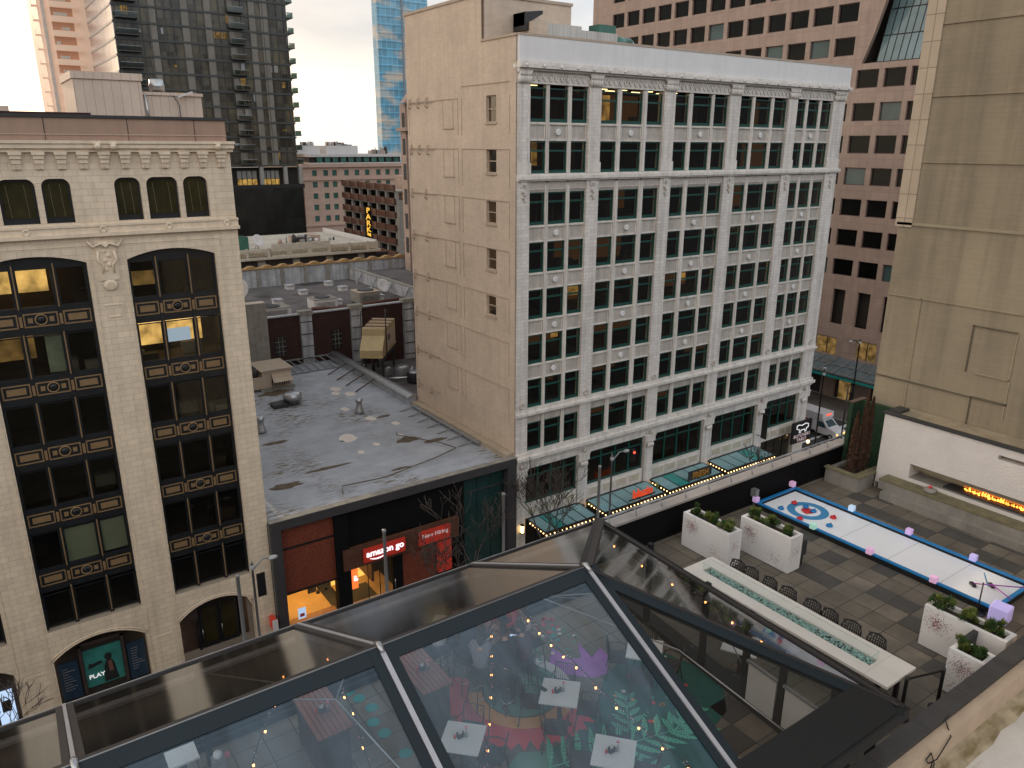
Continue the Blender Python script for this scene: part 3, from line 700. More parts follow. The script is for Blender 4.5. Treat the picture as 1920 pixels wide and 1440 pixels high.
for z, n in ((37.6, 3), (33.6, 3), (29.7, 2), (25.8, 2), (22, 2), (18.3, 2), (14.4, 2), (10.8, 2)):
    m = MB(T=FX(35.12))
    for k in range(n): 
        u = 66.9-k*(1.6 if n == 3 else 2.6); m.tube([(u, -.06, z+.35), (u, -.22, z+.3), (u, -.25, z-.35), (u, -.06, z-.45)], .07, 'tan_trim', 6)
    m.tube([(67.4, -.12, z), (62.5, -.12, z+.02)], .035, 'tan_trim', 6); m.build('wall_pipe', wb)
for (a, z0, b, z1) in SW:
    m = MB(T=FX(35.12)); w = .08
    m.box(a, .2, z0, a+w, .3, z1, 'tan_trim'); m.box(b-w, .2, z0, b, .3, z1, 'tan_trim'); m.box(a+w, .2, z1-w, b-w, .3, z1, 'tan_trim'); m.box(a+w, .2, z0, b-w, .3, z0+w, 'tan_trim'); m.box(a+w, .17, (z0+z1)/2-.04, b-w, .27, (z0+z1)/2+.04, 'pale_stone')
    m.box(a-.1, -.12, z0-.14, b+.1, .1, z0-.002, 'tan_trim')
    w_ = m.build('sash_window', wb); m = MB(T=FX(35.12)); m.box(a+w, .23, z0+w, b-w, .25, z1-w, 'pane_dark'); m.build('pane', w_)
glow('amber_room', (1, .55, .15), .35, .7)
mat('brown_glow_wall', (.08, .05, .03), .9, .5, .2, emit=(1, .42, .12), es=.05)  # weak emission on the back wall stands in for warm room light
# inside: floors, back wall, a few lit ceilings
m = MB(T=F)
for ri, (z0, z1) in enumerate(RW):
    m.box(36.0, .62, z1+.25, 76.4, 7, z1+.9, 'room_wall')
m.box(36, 7, 3, 76.4, 7.2, 39, 'brown_glow_wall'); m.box(36, .62, 6.9, 76.4, 7, 7.4, 'room_wall'); m.box(36, .62, 2.4, 76.4, 7, 3.2, 'room_wall')
random.seed(11)
for ri, (z0, z1) in enumerate(RW):
    for i in range(9):
        x = 37+random.random()*38
        m.box(x, .9+random.random(), z0-.6, x+.12, 7, z1+.2, 'room_wall')
    for i in range(7):
        x = 37+random.random()*37; m.box(x, 1.2+2*random.random(), z0-.7, x+.8+random.random(), 2.2+2*random.random(), z0+.2+.6*random.random(), random.choice(('room_wall', 'room_wall', 'dark_room')))
m.build('interior', wb)
m = MB(T=F)
for (x, ri, n) in ((36.6, 0, 4), (43.8, 0, 4), (46, 0, 5), (49, 0, 3), (52, 0, 3), (40.7, 1, 2), (60.8, 3, 3), (63, 3, 3), (60.6, 4, 2), (66, 4, 2), (46.2, 4, 3), (57.4, 4, 1), (44.5, 5, 3), (52.3, 4, 2), (62, 5, 1)):
    z = RW[ri][1]+.2
    for k in range(n): m.box(x, 1.0+k*1.3, z, x+1.2, 1.14+k*1.3, z+.04, 'warm_light')
m.build('ceiling_lamp', wb)
m = MB(T=F)
for (a, b, ri) in ((43.6, 50.3, 0), (40.6, 42, 0), (40.6, 42, 1), (45.9, 50.3, 4), (60.6, 62, 4), (67.5, 70.2, 4), (44, 48, 5)):
    m.box(a, 6.6, RW[ri][0], b, 6.7, RW[ri][1]+.2, 'amber_room')
m.build('lit_room', wb)
# green windows: frame with transom bar, pane below
def green_window(w, h):
    m = MB(); t = .085
    m.box(-w/2, 0, 0, -w/2+t, .12, h, 'green_frame'); m.box(w/2-t, 0, 0, w/2, .12, h, 'green_frame'); m.box(-w/2+t, 0, h-t, w/2-t, .12, h, 'green_frame'); m.box(-w/2+t, -.03, 0, w/2-t, .12, .16, 'green_frame')
    m.box(-w/2+t, -.01, h*.68, w/2-t, .11, h*.68+.14, 'green_frame'); m.box(-w/2+t, .03, .16, -w/2+t+.07, .1, h*.68, 'green_frame'); m.box(w/2-t-.07, .03, .16, w/2-t, .1, h*.68, 'green_frame'); m.box(-w/2+t+.07, .03, .16, w/2-t-.07, .1, .25, 'green_frame')
    return m.mesh('window')
def green_pane(w, h): 
    m = MB(); m.box(-w/2+.1, .06, .1, w/2-.1, .075, h-.1, 'pane_dark'); return m.mesh('pane')
cache = {}; cnt = 0; rest = []
for ri, (z0, z1) in enumerate(RW):
    for ws in WIN:
        for a, b in ws:
            key = (round(b-a, 2), round(z1-z0, 2))
            if key not in cache: cache[key] = (green_window(*key), green_pane(*key))
            if ri >= 6:
                cnt += 1
                if cnt > 10: rest.append((a, b, z0, z1, key)); continue
            o = bpy.data.objects.new('window', cache[key][0]); col.objects.link(o); o.parent = wb; o.location = Vector(((a+b)/2, Y0+.16, z0))-wb.location
            q = bpy.data.objects.new('pane', cache[key][1]); col.objects.link(q); q.parent = o
for nm, ix in (('window', 0), ('window_panes', 1)):
    m = MB()
    for a, b, z0, z1, key in rest:
        me = cache[key][ix]; m.add([v.co+Vector(((a+b)/2, Y0+.16, z0)) for v in me.vertices], [tuple(p.vertices) for p in me.polygons], 'green_frame' if ix == 0 else 'pane_dark')
    m.build(nm, wb, kind='stuff')
# mezzanine display windows, apron, storefront
for i, ws in enumerate(WIN):
    a, b = ws[0][0], ws[2][1]
    m = MB(T=F); h0, h1 = 3.55, 6.9; t = .16
    m.box(a, .2, h0, a+t, .35, h1, 'green_frame'); m.box(b-t, .2, h0, b, .35, h1, 'green_frame'); m.box(a+t, .2, h1-t, b-t, .35, h1, 'green_frame'); m.box(a+t, .2, h0, b-t, .35, h0+.22, 'green_frame')
    for k in range(1, 4): x = a+(b-a)*k/4; m.box(x-.09, .19, h0+.22, x+.09, .34, h1-t, 'green_frame')
    m.box(a+t, .21, 6.0, b-t, .33, 6.14, 'green_frame')
    w_ = m.build('display_window', wb); m = MB(T=F); m.box(a+t, .26, h0+.2, b-t, .28, h1-t, 'pane_dark'); m.build('pane', w_)
    m = MB(T=F); m.box(a, .0, 2.15, b, .5, 3.53, 'terracotta_plain')
    for k in range(4): x0 = a+.15+(b-a-.3)*k/4; m.box(x0, -.05, 2.4, x0+(b-a-.3)/4-.15, 0, 3.3, 'terracotta_plain'); m.box(x0+.12, -.07, 2.52, x0+(b-a-.3)/4-.27, -.05, 3.18, 'ornate_white')
    m.build('apron', wb)
    m = MB(T=F); m.box(a, .5, G, b, .6, 2.1, 'dark_room'); m.build('storefront', wb)
    for k in range(4):
        x = a+(b-a)*k/4
        m = MB(T=F); m.box(x+.1, .3, G+.1, x+(b-a)/4-.1, .33, 1.9, 'pane_dark'); m.box(x, .25, G, x+.1, .4, 2.1, 'black_metal'); m.build('shop_window', wb)
# glass awnings with light strings
mat('awning_glass', (.2, .36, .38), .25, .15, .8, spec=.7)
mat('awning_teal', (.02, .26, .24), .25, .15, .8, spec=.7)
AW = [(36.5, 42.3, 1), (43.3, 50.9, 9), (51.6, 59.2, 1), (60.1, 67.6, 3)]
lab = ['first glass awning from the left, half hidden by bare trees', '', '', '']
for i, (a, b, tealk) in enumerate(AW):
    z = 2.05; zf = 1.85; y0, y1 = -2.9, -.15
    aw = MB(T=F); n = 5; w = (b-a)/n
    aw.box(a, y0, zf-.02, b, y0+.12, zf+.16, 'black_metal'); aw.box(a, y1-.12, z-.06, b, y1, z+.12, 'black_metal')
    for k in range(n+1): aw.bar((a+k*w, y0, zf+.05), (a+k*w, y1, z+.03), .09, .14, 'black_metal')
    ao = aw.build('awning', wb)
    for k in range(n):
        m = MB(T=F); m.add([(a+k*w+.05, y0+.1, zf+.1), (a+(k+1)*w-.05, y0+.1, zf+.1), (a+(k+1)*w-.05, y1-.1, z+.09), (a+k*w+.05, y1-.1, z+.09)], [(0, 1, 2, 3)], 'awning_teal' if k == tealk else 'awning_glass'); m.build('awning_panel', ao)
    m = MB(T=F); nb = int((b-a)/.44)
    for k in range(nb+1): m.ball((a+(b-a)*k/nb, y0-.02, zf-.12), .065, 'bulb_small', 6, 4)
    for k in range(1, 7): m.ball((a-.02, y0+(y1-y0)*k/7, zf-.1+.02*k), .065, 'bulb_small', 6, 4)
    m.build('string_lights', ao)
mat('neon_red', (.7, .08, .03), .5, emit=(1, .1, .03), es=.35); mat('neon_orange', (.4, .2, .04), .5, .2, 3)
m = MB(T=F); M_ = Matrix.Translation((48.3, -2.5, 2.55)) @ Matrix.Rotation(R(90), 4, 'X')
m.text('blazin', 1.15, M_, 'neon_red', .06); m.box(46.6, -2.48, 2.0, 50, -2.4, 2.1, 'black_metal'); m.ball((50.2, -2.5, 2.7), (.25, .08, .35), 'leaf_light', 8, 5); m.build('awning_sign', wb)
m = MB(T=F); M_ = Matrix.Translation((56.3, -2.5, 2.45)) @ Matrix.Rotation(R(90), 4, 'X')
m.text('FRESH', .85, M_, 'neon_orange', .08); m.box(54.6, -2.46, 1.98, 58, -2.38, 3.0, 'charcoal'); m.build('awning_sign', wb)
for x in (35.8, 42.75, 51.2, 59.6):
    m = MB(T=F); m.box(x-.12, -.42, .95, x+.12, -.14, 1.05, 'black_metal'); m.box(x-.1, -.4, 1.05, x+.1, -.18, 1.75, 'bulb_small'); m.box(x-.14, -.44, 1.75, x+.14, -.14, 1.87, 'black_metal'); m.build('wall_lantern', wb)
# blade sign and corner sign
s_ = thing('blade_sign', 'narrow dark vertical blade sign on the pilaster left of the last mezzanine window', 'sign', (67.9, 49.2, 3))
m = MB(); m.box(67.85, 48.6, 3.2, 67.95, 49.3, 6.0, 'black_metal'); m.build('board', s_)
m = MB(); m.tube([(67.9, 49.9, 5.9), (67.9, 48.7, 6.1)], .04, 'black_metal'); m.tube([(67.9, 49.9, 3.4), (67.9, 48.7, 3.3)], .04, 'black_metal'); m.build('bracket', s_)
s_ = thing('corner_sign', 'black sign with a white outlined animal emblem hung at the corner of the white building', 'sign', (74.3, 48.5, 1.5))
m = MB(); m.box(72.5, 48.5, 1.55, 76, 48.7, 4.1, 'black_metal'); m.build('board', s_)
mat('sign_white', (.8, .8, .8), .5, .03, 2, emit=(1, 1, 1), es=.5); mat('sign_pink', (.6, .45, .45), .5, .03, 2, emit=(1, .8, .8), es=.2)
m = MB()
o1 = [(73.2, 3.7), (73.6, 3.75), (74.1, 3.6), (74.8, 3.75), (75.3, 3.6), (75.35, 3.25), (75.0, 3.1), (74.95, 2.75), (74.75, 2.75), (74.7, 3.05), (74.0, 3.05), (73.95, 2.75), (73.75, 2.75), (73.65, 3.2), (73.2, 3.3)]
m.tube([(a, 48.47, b) for a, b in o1+[o1[0]]], .05, 'sign_white', 6); m.build('emblem', s_)
m = MB(); m.text('BUTCHERS', .52, Matrix.Translation((74.3, 48.48, 2.38)) @ Matrix.Rotation(R(90), 4, 'X'), 'sign_pink', .01, 1.25); m.text('TABLE', .52, Matrix.Translation((74.3, 48.48, 1.88)) @ Matrix.Rotation(R(90), 4, 'X'), 'sign_pink', .01, 1.25); m.build('lettering', s_)
m = MB(); m.ball((76.3, 48.9, 1.0), .2, 'bulb_small', 8, 6); m.build('globe_lamp', wb)
# roof things
d_ = thing('roof_hood', 'dark metal intake hood on the block above the white parapet', 'vent hood', (38.8, 54, 42))
m = MB(); m.prism([(38.1, 42.95), (39.9, 43.9), (39.9, 44.15), (38.1, 43.9)], 53.2, 54.7, 'charcoal'); m.box(38.1, 53.0, 42.6, 38.5, 54.7, 43.9, 'charcoal'); m.build('hood', d_)
m = MB(); m.box(38.4, 52.5, 41.3, 39.9, 54.2, 43.2, 'tan_brick'); m.build('plinth', d_)
r_ = thing('rooftop_shed', 'long pale corrugated metal housing along the roof of the white building', 'rooftop housing', (44, 53.5, 41.3))
mat('ribbed_white', (.6, .58, .54), .6, .08, 1, lines=(.25, 40, .02, .7, 0, .05), streak=.3)
m = MB(); m.box(39.9, 52.6, 41.3, 43.4, 55.5, 43.2, 'ribbed_white'); m.box(43.42, 52.7, 41.3, 47.4, 55, 42.95, 'ribbed_white'); m.build('housing', r_)
m = MB(); m.tube([(47.2, 53.6, 42.2), (49.4, 53.6, 42.15)], .75, 'green_glass', 16); m.tube([(49.4, 53.6, 42.15), (50.2, 53.6, 42.0)], [.72, .3], 'steel', 16); m.build('round_duct', r_)
m = MB(); m.box(47, 54.6, 42.5, 48.9, 56, 43.9, 'green_glass'); m.build('rooftop_unit', None, 'small teal roof unit behind the round duct on the white building', 'rooftop unit')
# ------------------------------------------------------------------ cream arched building on the left, front at y=50
lb = thing('arched_building', 'cream tiled building with tall black arched window bays and gold trimmed panels', 'building', (3, 56, G))
F = FY(50)
def arc(u0, u1, zs, za, n=14):
    h = za-zs; w = (u1-u0)/2; r = (w*w+h*h)/(2*h); c = (u0+u1)/2
    return [(c+x, za-r+math.sqrt(r*r-x*x)) for x in [w-2*w*k/n for k in range(n+1)]]
def lintel(m, u0, u1, zs, za, zt, y0, y1, mt):
    """piece of wall above an arched opening, split in thin vertical slices"""
    a = arc(u0, u1, zs, za)[::-1]
    for (p, q) in zip(a[:-1], a[1:]):
        m.prism([(p[0], p[1]), (q[0], q[1]), (q[0], zt), (p[0], zt)], y0, y1, mt) if False else m.add([(p[0], y0, p[1]), (q[0], y0, q[1]), (q[0], y0, zt), (p[0], y0, zt)], [(0, 1, 2, 3)], mt)
        m.add([(p[0], y0, p[1]), (q[0], y0, q[1]), (q[0], y1, q[1]), (p[0], y1, p[1])], [(0, 1, 2, 3)], mt)
BAYS = [(7.22, 12.25), (-.28, 5.12), (-7.6, -2.4)]
m = MB(T=F)
for a, b in ((12.25, 13.75), (5.12, 7.22), (-2.4, -.28), (-10, -7.6)): m.box(a, 0, G, b, .7, 29.1, 'cream_tile')
for a, b in BAYS:
    lintel(m, a, b, 27.5, 28.0, 29.1, 0, .6, 'cream_tile'); m.box(a, .02, 4.3, b, .6, 4.92, 'cream_tile'); lintel(m, a, b, 2.75, 3.75, 4.32, 0, .7, 'cream_tile')
m.box(13.45, .7, G, 13.75, 40, 33.6, 'cream_tile')
m.box(-10, .7, 29.1, 13.45, .9, 33.6, 'dark_room')
m.build('wall', lb)
# upper band with round-cornered windows
UW = []
for c in (9.74, 2.42, -5.0):
    UW += [(c-2.62, c-1.25), (c-.93, c+.8), (c+1.1, c+2.5)]
UW = [(a if k % 3 else a, b) for k, (a, b) in enumerate(UW)]
m = MB(T=F); zt = 32.15; r = .42
holes = [(a, 29.75, b, zt) for a, b in UW]
m.wall(-10, 29.1, 13.75, 33.6, holes, .5, 'cream_tile')
for a, b in UW:    # corner fillets
    for sx, cx in ((1, a), (-1, b)):
        pts = [(cx, zt)]+[(cx+sx*(r-r*math.cos(t)), zt-r+r*math.sin(t)) for t in [math.pi/2*k/5 for k in range(6)]]
        m.prism(pts if sx > 0 else pts[::-1], .003, .45, 'cream_plain')
m.build('upper_wall', lb)
def ar(m, a, b, z0, z1, r, y, y1, mt, inset=0):
    a += inset; b -= inset; z0 += inset; z1 -= inset; r = max(.05, r-inset)
    pts = [(a, z0), (b, z0)]+[(b-r+r*math.cos(t), z1-r+r*math.sin(t)) for t in [math.pi/2*k/5 for k in range(6)]]+[(a+r-r*math.sin(t), z1-r+r*math.cos(t)) for t in [math.pi/2*k/5 for k in range(6)]]
    m.prism(pts, y, y1, mt)
mat('bronze_glass', (.03, .026, .01), .07, .5, .8, spec=.35)
mat('curtain_dull', (.16, .14, .07), .8)
for a, b in UW:
    m = MB(T=F); ar(m, a, b, 29.75, zt, r, .3, .4, 'black_iron'); w_ = m.build('upper_window', lb)
    m = MB(T=F); ar(m, a, b, 29.95, zt, r, .27, .3, 'bronze_glass', .12); m.build('pane', w_)
    m = MB(T=F); m.bar((a+.38, .26, 31.85), (a+.46, .26, 30.1), .05, .02, 'curtain_dull'); m.bar((b-.5, .26, 31.85), (b-.44, .26, 30.1), .035, .02, 'curtain_dull'); m.build('curtain_edge', w_)
# string courses, brackets, cornice, brown parapet
m = MB(T=F); m.box(-10, -.28, 28.95, 13.85, 0, 29.15, 'cream_plain'); m.box(-10, -.16, 29.15, 13.8, -.001, 29.5, 'cream_plain'); m.box(-10, -.22, 29.5, 13.82, -.001, 29.62, 'cream_plain')
for x in (13.1, 9.74, 6.2, 2.42, -1.3):
    m.T = F @ Matrix.Translation((x, -.16, 29.33)) @ Matrix.Rotation(R(90), 4, 'X'); m.lathe((0, 0, 0), [(.2, 0), (.2, .07), (.13, .09), (.1, .04), (.01, .04)], 'cream_plain', 14)
m.build('string_course', lb)
m = MB(T=F); m.box(-10, -.2, 33.55, 13.9, .3, 33.75, 'cream_plain'); m.box(-10, -.36, 33.75, 13.95, .3, 34.0, 'cream_plain'); m.box(-10, -.44, 34.0, 14.0, .3, 34.16, 'cream_plain'); m.build('cornice', lb)
for i in range(16):
    x = 13.15-i*1.06
    m = MB(T=F)
    for k, (w, d, z0, z1) in enumerate(((.62, .34, 33.4, 33.55), (.52, .27, 33.2, 33.4), (.44, .19, 32.95, 33.2), (.38, .12, 32.65, 32.95))): m.box(x-w/2, -d, z0+.002, x+w/2, 0, z1, 'cream_plain')
    for k in range(3): m.box(x-.13+k*.1, -.16, 32.68, x-.09+k*.1, -.12, 32.93, 'cream_plain')
    m.build('bracket', lb)
m = MB(T=F)
for x in (13.0, 7.3, 6.5): m.ball((x, -.42, 33.85), (.2, .18, .2), 'cream_plain', 8, 6); m.ball((x-.12, -.48, 34.0), (.06, .06, .08), 'cream_plain', 6, 4); m.ball((x+.12, -.48, 34.0), (.06, .06, .08), 'cream_plain', 6, 4)
m.build('lion_head', lb)
m = MB(T=F); m.box(-10, -.1, 34.16, 13.6, .5, 35.35, 'brown_parapet'); m.box(-10, -.14, 34.45, 13.62, -.1, 34.5, 'tan_trim')
for x in (8.2, 1.2, 4.1, 11.8, -3): m.box(x, -.12, 34.16, x+.03, -.1, 35.35, 'dark_room')
m.box(-10, -.2, 35.35, 13.7, .6, 35.5, 'charcoal'); m.build('parapet', lb)
m = MB(); m.box(-12, 50.6, 34.8, 13.5, 90, 34.9, 'grey_roof'); m.box(-12, 50.9, G, 13.4, 51, 29, 'dark_room') if False else None; m.build('roof', lb)
# cartouche between the bays
for cx in (6.17, -1.35):
    m = MB(T=F)
    m.box(cx-.55, -.08, 26.4, cx+.55, 0, 28.7, 'cream_plain'); m.ball((cx, -.08, 28.45), (.26, .1, .2), 'cream_plain')
    for k in range(5): m.ball((cx+(.1 if k % 2 else -.1), -.08, 28.1-k*.27), (.12, .07, .13), 'cream_plain', 8, 5); m.box(cx-.32+k*.02, -.1, 28.0-k*.3, cx-.24+k*.02, -.08, 28.2-k*.3, 'cream_plain'); m.box(cx+.24-k*.02, -.1, 28.0-k*.3, cx+.32-k*.02, -.08, 28.2-k*.3, 'cream_plain')
    m.tube([(cx-.9, -.12, 28.7), (cx-.65, -.2, 28.35), (cx-.2, -.2, 28.55), (cx, -.2, 28.3), (cx+.2, -.2, 28.55), (cx+.65, -.2, 28.35), (cx+.9, -.12, 28.7)], .07, 'cream_plain', 6)
    for s in (-1, 1): m.tube([(cx+s*.4, -.12, 28.1), (cx+s*.5, -.16, 27.6), (cx+s*.25, -.2, 27.3), (cx+s*.3, -.14, 26.8)], [.09, .08, .07, .03], 'cream_plain', 6)
    m.ball((cx, -.05, 26.1), (.4, .07, .34), 'cream_plain')
    for k in range(7): m.bar((cx, -.11, 26.35), (cx+.36*math.sin(-1.2+.4*k), -.1, 26.1-.3*math.cos(-1.2+.4*k)), .04, .03, 'cream_plain')
    m.build('cartouche', lb); m = MB(T=F)
    m.box(cx-.5, -.04, 24.9, cx+.5, 0, 24.97, 'cream_plain'); m.box(cx+.43, -.04, 24.0, cx+.5, 0, 24.9, 'cream_plain'); m.box(cx-.3, -.05, 24.2, cx+.3, 0, 24.28, 'cream_plain')
    m.build('panel_moulding', lb)
    m = MB(T=F); m.box(cx-.5, -.03, 2.2, cx+.5, 0, 2.28, 'cream_plain'); m.box(cx-.9, -.035, G, cx-.84, 0, 27, 'cream_plain'); m.box(cx+.84, -.035, G, cx+.9, 0, 27, 'cream_plain'); m.build('pier_moulding', lb)
m = MB(T=F)
for a, b in BAYS[:2]:
    m.box(a-.55, -.03, 28.42, b+.4, 0, 28.47, 'cream_plain'); m.box(b+.35, -.03, 28.0, b+.4, 0, 28.42, 'cream_plain'); m.box(a-.55, -.03, 28.0, a-.5, 0, 28.42, 'cream_plain')
    m.box(b+.1, -.03, 5, b+.15, 0, 27.9, 'cream_plain'); m.box(a-.15, -.03, 5, a-.1, 0, 27.9, 'cream_plain')
    for k in (0, .12):
        ps = arc(a-.05-k, b+.05+k, 2.78+k, 3.83+k); m.tube([(u, -.02, z) for u, z in ps], .035, 'cream_plain', 6)
m.build('moulding', lb)
# bays: black frames, gold mullion strips, panels
def lights(a, b):
    w = b-a; return [(a+.12, a+w*.30-.02), (a+w*.335, a+w*.665), (a+w*.70+.02, b-.12)]
LIT = {(0, 0, 0): 'dim', (1, 0, 1): 'lit', (1, 0, 0): 'lit', (0, 1, 0): 'dimlit', (0, 1, 1): 'screen', (0, 1, 2): 'dimlit', (1, 1, 1): 'curtain', (1, 4, 1): 'shade', (1, 4, 2): 'shade2'}
mat('shade_teal', (.4, .5, .43), .7, .1, .7)
mat('curtain_pale', (.32, .4, .36), .8, .25, 1.5)
for bi, (a, b) in enumerate(BAYS):
    ls = lights(a, b)
    m = MB(T=F)
    m.box(a, .62, 4.9, b, .69, 5.1, 'black_iron')
    for u0, u1 in ((a, a+.12), (ls[0][1], ls[1][0]), (ls[1][1], ls[2][0]), (b-.12, b)): m.box(u0, .3, 4.92, u1, .5, 27.95 if u0 == a or u1 == b else 27.9, 'black_iron')
    for k in range(6):
        z1 = 24.83-k*4.02 if k < 5 else 4.92
    m.box(a+.12, .36, 27.3, b-.12, .46, 27.99, 'black_iron')
    m.build('iron_frame', lb)
    for (u0, u1) in ((ls[0][1], ls[1][0]), (ls[1][1], ls[2][0])):
        m = MB(T=F); c = (u0+u1)/2
        for k in range(6):
            zb = 25.1-k*4.02 if k < 5 else 5.1
            m.box(c-.035, .26, zb, c+.035, .3, zb+(2.45 if k == 0 else 2.55), 'gold_trim')
            if k < 5: m.box(c-.07, .24, 24.1-k*4.02, c+.07, .3, 24.7-k*4.02, 'gold_trim')
        m.build('gold_strip', lb)
    for k in range(5):
        zt_, zb_ = 24.86-k*4.02, 24.0-k*4.02
        m = MB(T=F); m.box(a, .34, zb_-.42, b, .5, zt_+.28, 'black_iron')
        for j, (u0, u1) in enumerate(ls):
            def fr(x0, z0, x1, z1, w, y=.31, mt='gold_trim'):
                m.box(x0, y, z0, x1, .34, z0+w, mt); m.box(x0, y, z1-w, x1, .34, z1, mt); m.box(x0, y, z0+w, x0+w, .34, z1-w, mt); m.box(x1-w, y, z0+w, x1, .34, z1-w, mt)
            fr(u0+.03, zb_+.03, u1-.03, zt_-.03, .075)
            if j != 1: m.box(u0+.26, .31, zb_+.24, u1-.26, .339, zt_-.24, 'gold_trim')
            else:
                c = (u0+u1)/2; zc = (zt_+zb_)/2
                m.box(u0+.24, .31, zc-.14, u0+.48, .339, zc+.14, 'gold_trim'); m.box(u1-.48, .31, zc-.14, u1-.24, .339, zc+.14, 'gold_trim')
                T_ = m.T; m.T = F @ Matrix.Translation((c, .34, zc)) @ Matrix.Rotation(R(90), 4, 'X')
                m.lathe((0, 0, 0), [(.33, 0), (.33, .05), (.25, .06), (.25, 0)], 'gold_trim', 20); m.lathe((0, 0, 0), [(.2, 0), (.2, .06), (.12, .09), (.01, .09)], 'black_iron', 16); m.T = T_
        m.build('spandrel_panel', lb)
    for k in range(6):
        z0 = 25.12-k*4.02 if k < 5 else 5.1; z1 = z0+2.2 if k == 0 else z0+2.42
        if k == 5: z1 = 7.3
        for j, (u0, u1) in enumerate(ls):
            st = LIT.get((bi, k, j), '')
            m = MB(T=F); t = .06
            m.box(u0, .38, z0, u0+t, .46, z1, 'black_iron'); m.box(u1-t, .38, z0, u1, .46, z1, 'black_iron'); m.box(u0+t, .38, z0, u1-t, .46, z0+t, 'black_iron'); m.box(u0+t, .38, z1-t, u1-t, .46, z1, 'black_iron')
            w_ = m.build('window', lb)
            m = MB(T=F); m.box(u0+t, .42, z0+t, u1-t, .43, z1-t, 'pane_dark'); m.build('pane', w_)
            if st in ('shade', 'shade2', 'curtain'):
                m = MB(T=F); x0 = u0+t if st != 'curtain' else (u0+u1)/2
                m.box(x0, .5, z0+t+(0 if st == 'shade' else .1), u1-t, .52, z1-t, 'shade_teal' if st != 'curtain' else 'curtain_pale'); m.build('shade', w_)
            if st == 'screen':
                m = MB(T=F); m.box(u0+.15, 1.2, z0+.9, u1-.1, 1.25, z0+1.75, 'screen'); m.build('projection_screen', w_)
# interior floors and lit rooms
m = MB(T=F); random.seed(5)
m.box(-9.9, 6, 4, 13.4, 6.2, 29, 'room_wall')
for k in range(7):
    z = 28-k*4.02; m.box(-9.9, .7, z, 13.4, 6, z+.5, 'room_wall')
for x in (13.2, 6.2, -1.4, -8.8): m.box(x-.1, .7, 4, x+.1, 6, 28, 'room_wall')
for k in range(6):
    for i in range(5): x = -8+random.random()*20; y = 1+random.random()*3; m.box(x, y, 24.6-k*4.02, x+1.2, y+.7, 25.4-k*4.02, random.choice(('pale_column', 'room_wall', 'dark_wood')))
m.build('interior', lb)
m = MB(T=F)
m.box(-.1, 4.4, 25.4, 3.3, 4.5, 27.9, 'warm_room'); m.box(7.3, 5.9, 20.9, 12.2, 5.95, 23.4, 'warm_room'); m.box(7.4, 4, 25.3, 9.5, 4.05, 26.2, 'dim_room'); m.box(-.2, 5.8, 21, 2.1, 5.9, 22.6, 'dim_room')
m.build('lit_room', lb)
m = MB(T=F)
for (x, z, n) in ((8, 23.7, 3), (10.4, 23.7, 3), (.4, 27.7, 2), (8.6, 27.6, 2), (2, 23.6, 2)):
    for k in range(n): m.box(x, 1.2+k*1.4, z, x+1.2, 1.35+k*1.4, z+.04, 'warm_light')
m.build('ceiling_lamp', lb)
# ground floor: entrance and shopfront
m = MB(T=F)
m.box(7.22, .7, G, 12.25, 2.2, 3.9, 'dark_room') if False else m.box(7.22, 2.2, G, 12.25, 2.3, 3.9, 'dark_wood')
m.box(8.6, 1.9, G, 8.8, 2.2, 2.6, 'black_iron'); m.box(11.6, 1.9, G, 11.8, 2.2, 2.6, 'black_iron'); m.box(8.6, 1.9, 2.4, 11.8, 2.2, 2.8, 'black_iron'); m.box(7.22, .7, 2.2, 8.5, 2.1, 3.5, 'dark_wood')
m.build('entrance', lb)
for x in (8.85, 10.2):
    m = MB(T=F); m.box(x, 2.0, G, x+1.3, 2.1, 2.35, 'black_iron'); m.box(x+.2, 1.97, G+.4, x+1.1, 2.0, 2.1, 'bronze_glass'); d = m.build('door', lb)
    m = MB(T=F); m.tube([(x+.1, 1.93, -.4), (x+.1, 1.93, .4)], .03, 'steel'); m.build('handle', d)
mat('poster_teal', (.03, .19, .17), .5, .35, 1.2); mat('poster_navy', (.012, .035, .07), .5, .2, 1.5); mat('poster_dark', (.01, .012, .014), .6); mat('poster_skin', (.16, .07, .05), .6)
m = MB(T=F); m.box(-.28, 1.0, G, 5.12, 1.1, 3.8, 'dark_room'); m.box(1.1, .8, G+.4, 1.3, 1.0, 2.9, 'dark_wood'); m.box(3.6, .8, G+.4, 3.8, 1.0, 2.9, 'dark_wood'); m.box(1.1, .8, 2.7, 3.8, 1.0, 2.95, 'dark_wood'); m.build('shopfront', lb)
for x0, x1 in ((-.15, 1.0), (3.9, 5.0)):
    m = MB(T=F); m.box(x0, .9, -.9, x1, .98, 1.9, 'poster_navy'); p = m.build('window_poster', lb)
    m = MB(T=F)
    for k in range(9): m.box(x0+.2, .89, 1.4-k*.2, x0+.5+random.random()*.45, .9, 1.44-k*.2, 'grey_metal')
    m.build('printed_lines', p)
m = MB(T=F); m.box(1.32, .9, -.5, 3.58, .98, 2.3, 'poster_teal'); p = m.build('window_poster', lb)
m = MB(T=F); m.T = F; m.ball((2.75, .88, 1.45), (.22, .02, .27), 'poster_dark', 10, 6); m.prism([(2.35, -.4), (3.2, -.4), (3.05, .9), (2.85, 1.3), (2.65, 1.25), (2.45, .8)], .87, .89, 'poster_dark'); m.prism([(2.7, .3), (2.95, .3), (2.92, 1.1), (2.7, 1.1)], .855, .865, 'poster_skin')
m.prism([(1.5, .9), (2.4, 1.1), (2.3, 1.3), (1.8, 1.2), (1.6, 1.3)], .87, .89, 'poster_dark'); m.build('printed_figure', p)
